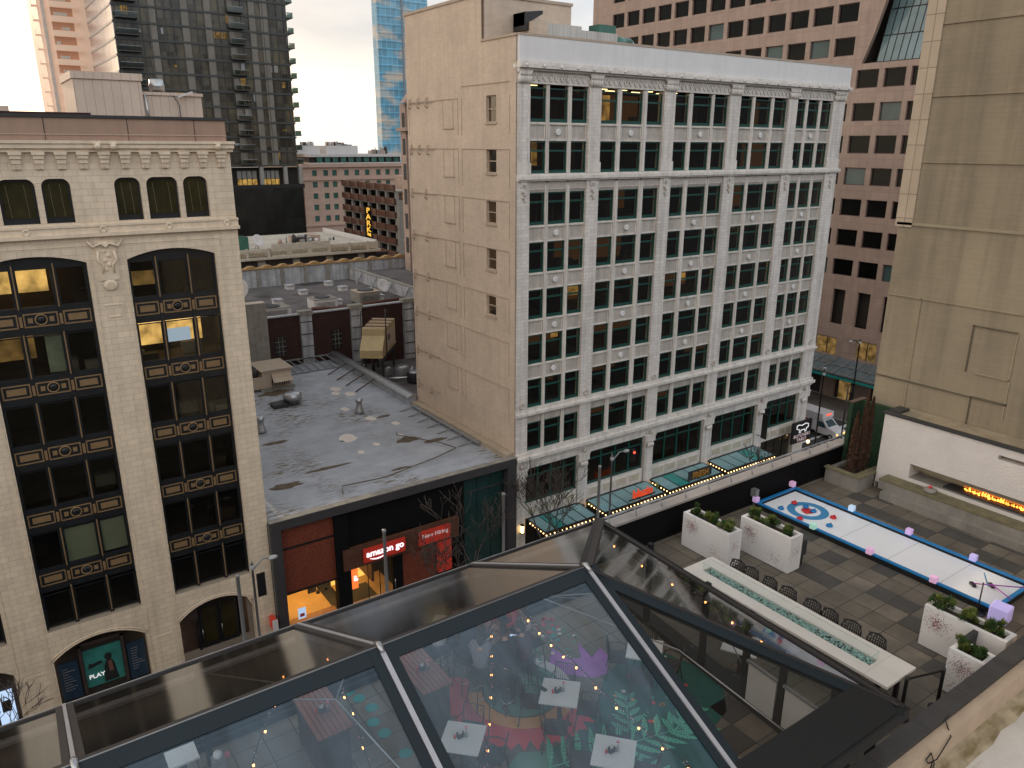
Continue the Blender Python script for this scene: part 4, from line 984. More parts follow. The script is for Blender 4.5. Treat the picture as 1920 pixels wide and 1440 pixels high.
m = MB(T=F); m.text('PLAY', .42, Matrix.Translation((1.95, .88, .25)) @ Matrix.Rotation(R(90), 4, 'X'), 'sign_white', .01); m.build('lettering', p)
m = MB(T=F); m.box(-7.5, 1.0, G, -2.5, 1.1, 3.8, 'dark_room'); m.build('shopfront', lb)
m = MB(T=F); m.box(-3.6, .8, -1, -2.7, .85, 1.4, 'screen'); m.box(-3.4, .78, -.1, -2.9, .8, .7, 'poster_dark'); m.build('lit_screen', lb)
# rooftop penthouse, vent and lamp
mat('peach_metal', (.6, .48, .39), .6, .08, .6, lines=(.55, 50, .02, .6, 0, .04))
ph = thing('rooftop_penthouse', 'pink beige ribbed metal penthouse on the roof of the arched building', 'penthouse', (10, 62, 34.9))
m = MB(); m.box(7.0, 60, 34.9, 11.1, 66, 38.05, 'peach_metal'); m.box(6.9, 59.9, 38.05, 11.2, 66.1, 38.5, 'peach_metal'); m.build('tall_block', ph)
m = MB(); m.box(11.12, 60.3, 34.9, 15.0, 66, 37.2, 'peach_metal'); m.box(11.12, 60.2, 37.2, 15.1, 66, 37.4, 'peach_metal'); m.tube([(11.25, 60.1, 37.2), (11.4, 60.1, 35)], .07, 'steel'); m.build('low_block', ph)
m = MB(); m.lathe((12.3, 61.2, 37.4), [(.35, 0), (.35, .15), (.5, .15), (.5, .55), (.46, .6), (.46, .85), (.38, .9), (.01, .92)], 'steel', 18); m.build('roof_fan', None, 'round silver roof fan standing on the pink beige penthouse', 'roof fan')
m = MB(); m.tube([(13.4, 60.0, 34.9), (13.4, 60, 36.6), (13.0, 59.8, 37.2), (13.5, 59.8, 37.1)], .05, 'steel', 8); m.bar((13.3, 59.8, 37.1), (14.3, 59.8, 37.45), .25, .12, 'pale_render'); m.build('floodlight', None, 'bent floodlight bracket in front of the pink beige penthouse', 'floodlight')
m = MB(); m.box(-8, 54, 34.9, 7, 58, 35.75, 'old_brick'); m.build('roof_kerb', lb)
m = MB(); m.box(-6, 56, 34.9, 3, 66, 36.1, 'peach_metal'); m.build('rooftop_block', lb)

# ------------------------------------------------------------------ corner store: dark frame, red panels, grey roof
mat('store_frame', (.042, .04, .043), .6, .12, .8)
mat('red_mesh', (.23, .05, .022), .7, .25, 5, .5, lines=(.16, .16, .03, .5, .5, .25))
mat('store_black', (.003, .003, .004), .8, spec=.2)
mat('cedar', (.1, .042, .022), .6, .2, 2, lines=(3, .16, .012, .6, .5, .2))
mat('sign_red', (.42, .03, .018), .5, .08, 2, emit=(1, .06, .03), es=.1)
mat('sign_glow', (.9, .88, .95), .5, emit=(1, .93, 1), es=1.1)
mat('store_green', (.01, .04, .036), .15, .3, .8, spec=.8)
mat('roof_paint', (.35, .375, .415), .8, .16, .6, .3, lines=(9, 1.05, .014, .72, .35, .07), floor=True, speck=((.15, .125, .085), 2.6, .53, .57, (.5, 2.2, 1), .16))
mat('puddle', (.62, .56, .5), .4, .1, 1)
glow('store_glow', (1, .5, .1), 1.5, .35)
glow('store_lamp', (1, .55, .14), 9)
mat('ochre_floor', (.5, .33, .16), .6, .15, 1)
st = thing('corner_store', 'store with a grey peeling flat roof, dark frame, red panels and a lit sign', 'store', (24, 60, G))
m = MB(); F = FY(50)
m.box(13.9, 50.6, G, 35.1, 89, 7.9, 'store_black') if False else m.box(13.9, 58, G, 35.1, 89, 7.7, 'store_black')
m.box(13.9, 50.6, G, 14.4, 58, 7.7, 'store_frame'); m.box(34.4, 50.6, G, 35.1, 58, 7.7, 'store_frame'); m.build('wall', st)
m = MB(); m.box(13.85, 50.1, 7.72, 35.1, 88.9, 8.3, 'roof_paint'); m.build('roof', st)
m = MB(T=F); m.box(13.85, -.35, G, 14.55, .6, 7.7, 'store_frame'); m.box(34.2, -.35, G, 35.1, .6, 7.7, 'store_frame'); m.box(13.85, -.36, 7.7, 35.1, .1, 8.42, 'store_frame'); m.box(13.8, -.4, 8.42, 35.15, .2, 8.47, 'concrete'); m.box(13.7, .0, G, 13.84, .5, 8.3, 'pale_column'); m.build('frame', st)
for z0, z1 in ((5.95, 7.65), (2.25, 5.8)):
    m = MB(T=F); m.box(14.6, .15, z0, 18.6, .3, z1, 'red_mesh'); m.build('red_panel', st)
m = MB(T=F); m.box(14.55, .1, 5.8, 18.7, .35, 5.95, 'black_metal'); m.box(14.55, .1, 2.1, 18.7, .35, 2.25, 'black_metal'); m.box(18.6, -.1, G, 19.7, .6, 7.7, 'store_black'); m.box(19.7, .25, 4.5, 30, .6, 7.7, 'store_black'); m.box(29.3, .1, G, 30.05, .6, 7.7, 'store_black'); m.build('black_cladding', st)
m = MB(T=F); m.box(19.1, -.25, 2.75, 29.3, .1, 4.5, 'cedar'); m.build('wood_fascia', st)
# lit window room, left
m = MB(T=F); m.box(14.6, 5.5, G, 18.6, 5.6, 2.1, 'store_glow'); m.box(14.6, .6, G, 18.6, 5.5, G+.1, 'ochre_floor'); m.box(14.6, .6, 2.1, 18.6, 5.5, 2.2, 'ochre_floor')
m.box(19.7, 4.5, G, 23.2, 4.6, 2.7, 'store_glow'); m.box(19.7, .6, G+.001, 24, 4.5, G+.1, 'ochre_floor'); m.box(19.7, .6, 2.72, 24.2, 4.5, 2.8, 'ochre_floor'); m.box(24.2, .6, G, 29, .65, 2.75, 'store_black'); m.box(20, 1.2, G+.1, 22.3, 3.4, G+.14, 'charcoal'); m.box(21.8, .9, .4, 22.0, 4.3, 2.7, 'cedar')
m.build('interior', st)
m = MB(T=F); m.box(14.7, .5, G+.35, 18.6, 1.2, G+.45, 'wood_slat'); m.box(14.8, .7, G+.1, 15, 1.1, G+.35, 'dark_wood'); m.box(18.2, .7, G+.1, 18.4, 1.1, G+.35, 'dark_wood'); m.build('window_counter', st)
m = MB(T=F)
for k, x in enumerate((15.2, 16.2, 17.2, 18.0)): m.box(x, 1.6, 1.95, x+.6, 4.6, 2.05, 'store_lamp')
m.box(20.2, 1, 2.6, 20.5, 4, 2.68, 'store_lamp'); m.box(22.3, 1, 2.6, 22.6, 4, 2.68, 'store_lamp'); m.build('ceiling_lamp', st)
for x, z in ((17.3, 1.1), (17.95, 1.2)):
    m = MB(T=F); m.tube([(x, .9, 2.1), (x, .9, z+.2)], .015, 'black_metal', 5); m.lathe((x, .9, z), [(.16, -.12), (.14, 0), (.04, .12), (.03, .25)], 'black_metal', 12); m.build('pendant_lamp', st)
m = MB(T=F); m.box(15.5, .45, -.45, 16.1, .48, .45, 'screen'); m.box(15.62, .44, -.3, 15.98, .45, -.02, 'sign_red'); m.box(17.2, 3, -.2, 17.9, 3.1, .6, 'charcoal'); m.build('window_sticker', st)
m = MB(T=F); m.box(14.6, .34, G, 18.6, .36, 2.1, 'pane_clear'); m.build('shop_window', st)
m = MB(T=F); m.box(19.7, .3, G, 23.2, .32, 2.7, 'pane_clear'); m.box(21.2, .28, G, 21.26, .34, 2.7, 'black_metal'); m.box(22.2, .28, G, 22.26, .34, 2.7, 'black_metal'); m.build('shop_window', st)
m = MB(T=F); m.box(23.3, .1, G, 24.2, .3, 2.6, 'store_black'); d = m.build('door', st)
m = MB(T=F); m.tube([(23.45, .05, -.3), (23.45, .05, .5)], .03, 'steel'); m.build('handle', d)
m = MB(T=F); m.box(24.2, .1, G, 27.2, .3, 2.75, 'red_mesh'); m.build('red_panel', st)
m = MB(T=F); m.box(27.3, -.1, -.2, 28.65, .1, 2.8, 'sign_red'); m.build('red_banner', st)
m = MB(T=F); m.box(20.7, -.42, 3.05, 24.25, -.26, 4.2, 'sign_red'); s_ = m.build('shop_sign', st)
m = MB(T=F); m.text('amazon go', .74, Matrix.Translation((22.5, -.44, 3.72)) @ Matrix.Rotation(R(90), 4, 'X'), 'sign_glow', .02)
pts = [(21.15+1.35*t, -.46, 3.33-.16*math.sin(math.pi*t)) for t in [k/10 for k in range(11)]]; m.tube(pts, [.02+.035*math.sin(math.pi*k/10) for k in range(11)], 'sign_glow', 6); m.tube([(22.38, -.46, 3.38), (22.52, -.46, 3.36), (22.46, -.46, 3.24)], .025, 'sign_glow', 6)
m.build('sign_lettering', s_)
m = MB(T=F); m.box(25.5, -.42, 3.0, 28.4, -.26, 4.2, 'sign_red'); s_ = m.build('hiring_sign', st)
m = MB(T=F); m.text('Now Hiring', .5, Matrix.Translation((26.95, -.44, 3.75)) @ Matrix.Rotation(R(90), 4, 'X'), 'sign_pink', .01); m.build('sign_lettering', s_)
mat('sign_orange', (.8, .15, .03), .5, emit=(1, .2, .04), es=1.)
m = MB(T=F); m.box(19.75, .1, .8, 20.3, .2, 2.65, 'sign_orange'); s_ = m.build('vertical_sign', st)
m = MB(T=F); m.text('go', .5, Matrix.Translation((20.03, .08, 1.7)) @ Matrix.Rotation(R(90), 4, 'X') @ Matrix.Rotation(R(90), 4, 'Z'), 'sign_glow', .01); m.build('sign_lettering', s_)
m = MB(); m.box(13.2, 49.1, .15, 13.5, 49.95, 1.05, 'sign_red'); m.box(13.15, 49.05, .1, 13.55, 49.1, 1.1, 'pale_render'); m.build('projecting_sign', st)
m = MB(T=F)
for (a, b) in ((30.1, 31.4), (31.45, 32.75), (32.8, 34.15)):
    m.box(a, .3, G, b, .35, 6.1, 'store_green'); m.box(a, .3, 6.25, b, .35, 7.65, 'store_green')
m.box(30.05, .25, 6.1, 34.2, .4, 6.25, 'charcoal'); m.build('green_glazing', st)
mat('rust_dark2', (.09, .05, .035), .9, .3, 2)
# roof edges and struts
m = MB(); m.box(34.15, 67.5, 8.3, 34.9, 88.6, 9.15, 'roof_paint'); m.prism([(33.95, 9.15), (35.1, 9.15), (35.0, 9.3), (34.5, 9.42), (34.05, 9.3)], 67.4, 88.8, 'steel'); m.build('metal_coping', st)
m = MB(); m.box(34.3, 50.2, 8.3, 35.05, 67.3, 8.75, 'pale_stone'); m.box(33.85, 54, 8.55, 34.2, 66.6, 8.68, 'grey_metal'); m.build('wall_coping', st)
m = MB()
for k in range(7): y = 54.8+k*1.9; m = MB(); m.bar((33.9, y, 8.6), (32.4, y+.1, 8.33), .12, .1, 'grey_metal'); m.build('brace', st)
for k in range(4): y = 76+k*2.6; m = MB(); m.bar((34.2, y, 9.0), (31.4, y-1.2, 8.36), .1, .1, 'rust_dark2'); m.build('brace', st)
m = MB()
for k in range(8): x = 27+k*.95; m.bar((x, 88.6, 9), (x+.6, 85, 8.4), .12, .1, 'grey_metal')
m.bar((26.5, 88.7, 9.05), (34.6, 88.7, 9.05), .2, .12, 'grey_metal'); m.bar((26.5, 84.9, 8.4), (33.8, 84.9, 8.4), .2, .12, 'grey_metal'); m.build('roof_rack', st)
random.seed(21)
mat('rust_dark', (.11, .085, .055), .9, .4, 2)
m = MB()
for (x, y, s) in ((25.2, 62.5, 1.3), (29.2, 66.2, .8), (30, 77, 1.0), (30.6, 74.5, .9), (29.4, 75.6, .7), (26.7, 59.6, .5), (30.6, 63.6, .6), (28.2, 70.2, .7), (24.8, 58.6, .5), (29.5, 60.4, .5)):
    pts = [(x+s*(.7+.3*random.random())*math.cos(t)*.7, y+s*(.7+.3*random.random())*math.sin(t)) for t in [2*math.pi*k/14 for k in range(14)]]
    m = MB(); m.slab(pts, 8.302, 8.306, 'puddle'); m.build('puddle_patch', st)
m = MB()
for (x, y, a, b) in ((25, 62, .9, .35), (19.3, 65, 1.5, .5), (29.6, 59, 1.3, .8), (24.2, 79.4, 2.2, 1.2), (17, 55.5, 1.6, .7), (31.5, 57.5, 1.5, .5), (23.5, 76, 2, .8), (30.6, 66, .9, .4), (26, 53.5, 1.2, .3), (21, 57, 2.5, .3)):
    pts = [(x+a*(.6+.4*random.random())*math.cos(t), y+b*(.6+.4*random.random())*math.sin(t)) for t in [2*math.pi*k/18 for k in range(18)]]
    m = MB(); m.slab(pts, 8.302, 8.3045, 'rust_dark'); m.build('roof_stain', st)
for (x, y, l) in ((28.9, 68.2, 'near the middle of the grey roof'), (19.1, 68.3, 'at the left edge of the grey roof beside the arched building')):
    m = MB(); m.lathe((x, y, 8.3), [(.5, 0), (.42, .3), (.3, .8), (.26, 1.2), (.38, 1.25), (.38, 1.5), (.2, 1.6), (.01, 1.62)], 'steel', 14); m.build('vent_pipe', None, 'flared metal vent pipe '+l, 'vent pipe', 'vent pipes on the grey roof')
m = MB(); m.lathe((24.4, 74.7, 8.3), [(.7, 0), (.7, .5), (.95, .55), (.95, 1.1), (.6, 1.3), (.01, 1.32)], 'steel', 16); m.box(22.2, 74, 8.3, 23.7, 75.3, 8.7, 'charcoal'); m.build('mushroom_vent', None, 'wide mushroom vent behind a dark hatch on the grey roof', 'roof vent')
a_ = thing('air_handler', 'brown and beige roof air handler with a sloping hood at the back of the roof', 'air handler', (24.7, 82, 8.3))
m = MB(); m.box(23.2, 80.6, 8.6, 26.4, 84.6, 10.5, 'tan_trim'); m.box(23, 80.4, 10.5, 26.6, 84.8, 10.62, 'pale_stone'); m.build('cabinet', a_)
m = MB(); m.add([(24.2, 80.6, 10.2), (26.2, 80.6, 10.2), (26.3, 79.5, 9.4), (24.1, 79.5, 9.4), (24.2, 80.6, 10.05), (26.2, 80.6, 10.05)], [(0, 1, 2, 3), (4, 5, 2, 3)], 'pale_stone'); m.build('hood', a_)
m = MB(); m.box(22.9, 80.3, 8.3, 26.6, 84.7, 8.58, 'concrete')
for k in range(8): m.box(24.2+k*.26, 80.55, 8.7, 24.3+k*.26, 80.6, 9.5, 'charcoal')
m.build('base', a_)
m = MB()
for k in range(3): m.lathe((22.6+.0*k, 81.2+k*1.2, 9.9), [(.4, 0), (.4, .75), (.34, .8), (.01, .7)], 'charcoal', 12)
m.box(22.1, 80.6, 8.6, 23.18, 84.6, 9.9, 'tan_trim'); m.build('fan', a_)
m = MB(); m.tube([(20, 51.3, 8.5), (20.4, 52.4, 8.6), (24, 52.0, 8.6), (29.6, 53.4, 8.6), (31.8, 54.2, 8.6), (31.3, 56, 8.6), (28.9, 60, 8.6), (28.9, 60, 8.9)], .05, 'rust_dark', 6); m.build('roof_conduit', None, 'thin rusty conduit running across the front of the grey roof', 'conduit')
# ------------------------------------------------------------------ pink granite office building (faces -x)
KS = .921
KT = Matrix(((KS, 0, 0, 0), (0, KS, 0, 0), (0, 0, KS, 34*(1-KS)), (0, 0, 0, 1)))
pk = thing('pink_office_building', 'pink granite office tower with square dark windows rising behind the white building', 'office building', (105, 80, G))
F = FX(100)
cols = [(61.0-.35, 63.75)]+[(56.95+.05, 59.85)]
U = [(60.65, 63.75), (57.0, 59.9), (53.4, 56.3)]+[(64.6+k*3.75, 67.6+k*3.75) for k in range(13)]
ZC = [42.5-k*4.13 for k in range(7)]; ZU = [46.7, 50.85, 55.0, 59.1, 63.2]
holes = []
for zc in ZC:
    for u in U[:5]: holes.append((u[0], zc-1.15, u[1], zc+1.15))
for zc in ZU:
    for k, u in enumerate(U):
        if k not in (0, 1, 2): holes.append((u[0], zc-1.15, u[1], zc+1.15))
low = [(u, 9.6, u+1.9, 14.6) for u in (53.6, 57.4, 61.2, 65, 68.8)]
st_ = [(55.4, 5.2, 58.6, 7.9), (61.5, 5.0, 65.0, 7.6), (67, 5, 71, 7.6)]
arch = [(53.0, 44.4, 63.2, 64)]
m = MB(T=F); m.wall(40, G+4.6, 118, 70, holes+low+st_+arch, .4, 'pink_granite')
m.T = None; m.box(100.6, 40, 65, 120, 118, 70, 'pink_granite'); m.box(101.6, 40, 8.6, 102, 118, 44, 'dark_room'); m.box(103.5, 60.5, 44, 103.8, 118, 65, 'dark_room')
m.build('wall', pk)
mat('pink_frame', (.09, .05, .05), .4)
mat('pink_glass', (.006, .007, .006), .06, .6, .25, spec=.1)
mat('recess_glass', (.16, .24, .26), .1, .3, .2, spec=.6)
mat('sky_glass', (.06, .1, .1), .1, .35, .2, spec=.3)
random.seed(4)
for i, h in enumerate(holes):
    m = MB(T=F); a, z0, b, z1 = h; t = .1
    m.box(a, .3, z0, a+t, .42, z1, 'pink_frame'); m.box(b-t, .3, z0, b, .42, z1, 'pink_frame'); m.box(a+t, .3, z0, b-t, .42, z0+t, 'pink_frame'); m.box(a+t, .3, z1-t, b-t, .42, z1, 'pink_frame')
    w_ = m.build('window', pk)
    m = MB(T=F); m.box(a+t, .36, z0+t, b-t, .38, z1-t, 'pink_glass' if random.random() < .86 else 'sky_glass'); m.build('pane', w_)
m = MB(T=F)
for (u, z) in ((65, 51.7), (68.6, 51.7), (80, 51.7), (84, 51.7), (90, 51.6), (61.2, 39.2), (57.2, 39.2)): m.box(u, 1.2, z-.1, u+1.6, 1.3, z-.05, 'warm_light')
m.build('ceiling_lamp', pk)
for h in low:
    m = MB(T=F); m.box(h[0], .9, h[1], h[2], 1.0, h[3], 'dark_room'); m.build('tall_recess', pk)
for h in st_:
    m = MB(T=F); m.box(h[0], .5, h[1], h[2], .6, h[3], 'dim_room'); m.box(h[0], .3, h[1], h[0]+.25, .5, h[3], 'khaki_trim'); m.box(h[0]+.25, .3, h[3]-.2, h[2], .5, h[3], 'khaki_trim'); m.box((h[0]+h[2])/2, .4, h[1], (h[0]+h[2])/2+.08, .5, h[3]-.2, 'black_metal'); m.build('low_window', pk)
m = MB(T=F)    # deep arched recess with slanting blue glass
m.box(52.9, 6, 44.2, 63.4, 6.2, 64.2, 'dark_room'); m.box(63.21, .42, 44.2, 63.4, 6, 64, 'dark_room'); m.box(52.9, .42, 44.2, 52.99, 6, 64, 'dark_room')
pts = [(63.3, 44.4), (63.3, 64), (59.6, 64), (60.2, 56), (61.0, 51.5), (62.0, 48), (62.9, 45.4)]
n = len(pts); m.add([(a, .02, z) for a, z in pts]+[(a, .6, z) for a, z in pts], [tuple(range(n))]+[(i, (i+1) % n, n+(i+1) % n, n+i) for i in range(n)], 'pink_granite')
m.build('arched_recess', pk)
for k in range(9):
    u = 53.2+k*.95
    for j in range(4):
        z0 = 44.6+j*3.2; m = MB(T=F); y = .9+j*.85
        m.add([(u+.05, y, z0), (u+.9, y, z0), (u+.9, y+.8, z0+3.1), (u+.05, y+.8, z0+3.1)], [(0, 1, 2, 3)], 'recess_glass'); m.build('slanted_pane', pk)
m = MB(T=F)
for k in range(10): m.bar((53.15+k*.95, .85, 44.4), (53.15+k*.95, 4.3, 57.4), .07, .09, 'black_metal')
m.box(53.1, .6, 44.2, 62.5, 1.0, 44.55, 'black_metal')
for j in range(1, 4): m.bar((53.1, .88+j*.85, 44.6+j*3.2), (61.8-j*.3, .88+j*.85, 44.6+j*3.2), .09, .09, 'black_metal')
m.build('glazing_bar', pk)
m = MB(T=F); m.box(40, .3, G, 118, .5, 3.4, 'dark_wood'); m.build('base', pk)
for u in (50, 55.5, 61, 66.5, 72):
    m = MB(T=F); m.box(u, -.1, G, u+2.2, .3, 3.4, 'pink_granite'); m.build('base_pier', pk)
for u in (53.3, 58.6): m = MB(T=F); m.box(u, .2, G, u+1.8, .28, 1.9, 'dim_room'); m.build('doorway', pk)
m = MB(T=F); m.box(57.8, .1, .2, 58.5, .28, 1.2, 'pale_column'); m.build('wall_notice', pk)
cn = thing('glass_canopy', 'long teal glass canopy over the pavement along the pink building', 'canopy', (97, 60, 3.4))
mat('canopy_glass', (.11, .15, .17), .25, .35, 1.5, spec=.8)
m = MB(); m.add([(94.8, 46, 3.8), (94.8, 110, 3.8), (99.9, 110, 4.9), (99.9, 46, 4.9)], [(0, 1, 2, 3)], 'canopy_glass'); m.build('glass_roof', cn)
m = MB(); m.bar((94.75, 46, 3.5), (94.75, 110, 3.5), .12, .35, 'ring_blue' if False else 'awning_teal'); m.bar((94.9, 46, 4.0), (94.9, 110, 4.0), .15, .15, 'grey_metal'); m.bar((97.4, 46, 4.5), (97.4, 110, 4.5), .12, .12, 'grey_metal')
for k in range(30): m.bar((94.8, 46+k*2.1, 3.95), (99.9, 46+k*2.1, 5.0), .09, .12, 'grey_metal')
m.build('frame', cn)

# ------------------------------------------------------------------ big khaki wall on the right (faces -x)
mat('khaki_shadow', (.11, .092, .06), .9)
kb = thing('khaki_wall_building', 'huge windowless olive beige side wall with pale corner stones, filling the right edge', 'building', (32, 0, G))
m = MB(T=KT); m.box(27, -30, G, 45, 14.85, 31.3, 'khaki_brick'); m.box(27.003, -30, 31.303, 45, 14.35, 52, 'khaki_brick'); m.build('wall', kb)
m = MB(T=KT); m.box(26.95, 14.352, 31.31, 45, 14.95, 52, 'pale_stone'); m.build('corner_stones', kb)
m = MB(T=KT @ FX(27))
def rl(u0, z0, u1, z1, mt='khaki_trim'):
    m.box(min(u0, u1), -.05, min(z0, z1)-.02, max(u0, u1)+.04, 0, max(z0, z1)+.02, mt)
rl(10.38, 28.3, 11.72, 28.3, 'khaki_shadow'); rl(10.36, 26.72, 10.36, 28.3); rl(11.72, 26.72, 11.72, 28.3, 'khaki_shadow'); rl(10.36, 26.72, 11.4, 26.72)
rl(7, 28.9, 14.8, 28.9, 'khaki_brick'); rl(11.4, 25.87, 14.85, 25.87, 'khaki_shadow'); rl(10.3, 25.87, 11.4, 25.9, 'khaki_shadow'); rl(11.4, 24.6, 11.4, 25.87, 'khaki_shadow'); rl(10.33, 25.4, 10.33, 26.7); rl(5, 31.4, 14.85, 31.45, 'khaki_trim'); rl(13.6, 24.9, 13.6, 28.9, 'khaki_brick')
for z in (33.5, 35.6, 37.8): rl(2, z, 14.3, z, 'khaki_brick')
m.box(11.2, -.02, 38.0, 12.0, .0, 40, 'dark_room')
m.build('wall_moulding', kb)

# ------------------------------------------------------------------ terrace building, floor, parapets
m = MB(); m.box(-40, 5.0, G, 24.3, 14.35, 22.9, 'concrete'); m.box(24.3, -20, G, 24.8, 13.6, 22.9, 'concrete'); m.build('terrace_building', None, 'flat roofed building that carries the paved roof terrace', 'building')
m = MB(); m.box(-40, 5.0, 22.9, 24.0, 14.0, ZT, 'paver'); m.build('terrace_floor', kind='structure')
m = MB(); random.seed(8)
mat('paver_dark', (.07, .066, .06), .8, .2, 2, .1)
for (i, j) in [(28, 17), (28, 16), (29, 14), (29, 13), (30, 17), (31, 19), (36, 19), (36, 18), (36, 17), (36, 16), (37, 15), (37, 14), (36, 13), (36, 12), (28, 12), (27, 11), (26, 10), (33, 21), (37, 20), (38, 19), (18, 13), (17, 12), (16, 11), (18, 10), (17, 9), (31, 15), (34, 15), (38, 13), (38, 12), (37, 11), (36, 10)]:
    m.box(i*.6+.012, j*.6+.012, ZT, i*.6+.588, j*.6+.588, ZT+.004, 'paver_dark')
m.build('dark_paving', kind='structure')
mat('cap_metal', (.36, .33, .31), .5, .12, 1, streak=.1)
pw = thing('far_parapet', 'long black terrace parapet with a pale metal cap rail along the street side', 'parapet wall', (10, 14, ZT))
m = MB(); m.box(-40, 13.95, ZT-.1, 24.2, 14.2, 24.0, 'store_black'); m.build('wall', pw)
m = MB(); m.box(-40, 13.88, 24.002, 24.2, 14.27, 24.07, 'cap_metal'); m.build('cap', pw)
m = MB(); m.tube([(-40, 14.12, 24.24), (24.2, 14.12, 24.24)], .035, 'weathered_white', 8)
for k in range(34): m.tube([(-9+k, 13.95, 24.08), (-9+k, 14.0, 24.24), (-9+k, 14.12, 24.24)], .018, 'grey_metal', 5)
m.build('handrail', pw)
for x, l in ((16.0, 'left of the two, by the planters'), (19.0, 'right one, near the curling lane')):
    m = MB(); m.box(x, 13.75, 23.35, x+.16, 13.95, 23.6, 'grey_metal'); m.tube([(x+.08, 13.85, 23), (x+.08, 13.85, 23.35)], .03, 'grey_metal'); m.build('outlet_box', None, 'grey outlet box on the black parapet, '+l, 'outlet box')
np_ = thing('near_parapet', 'dark coped parapet between the terrace and the pale roof at the lower right', 'parapet wall', (13, 5, ZT))
m = MB(); m.box(8.4, 4.95, ZT-.3, 27, 5.2, 24.03, 'pale_stone' if False else 'tan_trim'); m.build('wall', np_)
mat('dark_coping', (.05, .047, .045), .7, .2, 2, .2)
m = MB()
for k in range(13): m.box(8+k*1.5, 4.91, 24.032, 9.494+k*1.5, 5.24, 24.12, 'dark_coping')
m.build('coping', np_)
mat('stucco_cream', (.52, .4, .29), .85, .12, 1.5, .4)
mat('roof_grime', (.4, .33, .22), .85, .3, 2.5, .3, speck=((.2, .15, .07), 1.5, .45, .65, (1, 3, 1)))
mat('near_roof_paint', (.66, .62, .57), .75, .12, .7, .3, speck=((.4, .33, .22), .9, .58, .75, (1, 2.5, 1)))
m = MB(); m.box(8.5, 4.72, ZT, 27, 4.945, 24.02, 'stucco_cream')
random.seed(12); pp = [(8.5+k*.5, 4.52-.16*random.random()) for k in range(38)]
for k in range(37): m.add([(pp[k][0], 4.72, 23.56), (pp[k+1][0], 4.72, 23.56), (pp[k+1][0], pp[k+1][1], 23.404), (pp[k][0], pp[k][1], 23.404)], [(0, 1, 2, 3)], 'roof_grime')
m.box(8.5, -8, 22, 27, 4.71, 23.4, 'near_roof_paint'); m.build('near_roof', None, 'pale stained membrane roof at the lower right corner', 'roof')
m = MB(); m.tube([(13.1, 4.9, 24.14), (12.95, 4.88, 24.13), (12.85, 4.7, 23.95), (12.35, 4.66, 23.75), (12.1, 4.68, 23.78), (12.0, 4.69, 23.9), (12.15, 4.69, 23.97), (12.28, 4.66, 23.7), (12.1, 4.6, 23.52), (11.98, 4.6, 23.6), (12.2, 4.66, 23.8)], .012, 'black_metal', 6); m.build('cable', None, 'loose black cable looped over the near parapet', 'cable')

# fireplace wall
fw = thing('fireplace_wall', 'rough white stucco wall with a long low fire opening and a dark cap', 'fireplace', (24, 9, ZT))
X = 23.7
m = MB(T=FX(X)); m.wall(4, 23.2, 12.5, 25.62, [(4.01, 23.72, 11.45, 24.2), (8.1, 25.22, 8.98, 25.36)], .7, 'white_stucco', mr='white_stucco')
m.T = None; m.box(X, 12.5, ZT, X+.8, 12.52, 25.6, 'white_stucco'); m.box(X+.7, 4, ZT, X+.8, 12.5, 25.6, 'white_stucco'); m.build('wall', fw)
m = MB(); m.box(X-.06, 4, 25.622, X+.22, 12.6, 25.67, 'charcoal'); m.box(X+.22, 4, 24, 24.86, 12.5, 25.62, 'khaki_brick'); m.box(X+.3, 12.2, 25.63, 24.6, 12.55, 25.7, 'charcoal'); m.build('cap', fw)
m = MB(T=FX(X)); m.box(8.1, .3, 25.22, 8.98, .32, 25.36, 'store_black'); m.build('vent_slot', fw)
m = MB(T=FX(X)); m.box(4.02, .68, 23.72, 11.44, .69, 24.19, 'khaki_trim'); m.box(4.02, .005, 23.6, 11.44, .68, 23.728, 'concrete'); m.build('firebox', fw)
m = MB(T=FX(X)); m.box(4.1, .12, 23.73, 10.4, .6, 23.775, 'charcoal'); m.build('burner', fw)
glow('flame', (1, .3, .04), 5, .5)
mat('fire_glow', (.3, .12, .03), .5, .3, 4, emit=(1, .3, .04), es=.4)
m = MB(T=FX(X)); random.seed(2)
for k in range(75):
    u = 4.3+5.65*k/75; h = .05+.13*random.random()**1.4; w = .05+.05*random.random(); y = .35+.12*random.random()
    m.tube([(u, y, 23.77), (u+.03*random.random(), y, 23.77+h*.5), (u+.05*(random.random()-.5), y, 23.77+h)], [w*.5, w*.4, .004], 'flame', 5)
m.build('flames', fw)
m = MB(T=FX(X)); m.box(4.1, .6, 23.78, 10.0, .605, 24.12, 'fire_glow'); m.build('glowing_backing', fw)
m = MB(T=FX(X)); m.box(4, -.75, 23.0, 11.9, .0, 23.25, 'concrete'); m.box(4, -.55, 23.25, 12.1, -.002, 23.55, 'concrete'); m.box(4, -.56, 23.54, 12.1, -.01, 23.6, 'moss'); m.build('hearth_step', fw)
m = MB(); m.lathe((X-.25, 10.6, 23.6), [(.16, 0), (.19, .04), (.19, .09), (.14, .13), (.01, .14)], 'concrete', 16); m.lathe((X-.25, 10.6, 23.74), [(.05, 0), (.05, .05), (.01, .055)], 'red_paint', 10); m.tube([(X-.25, 10.6, 23.78), (X-.13, 10.62, 23.8)], .018, 'red_paint'); m.build('display_curling_stone', None, 'grey granite curling stone sitting on the hearth step by the fire', 'curling stone')
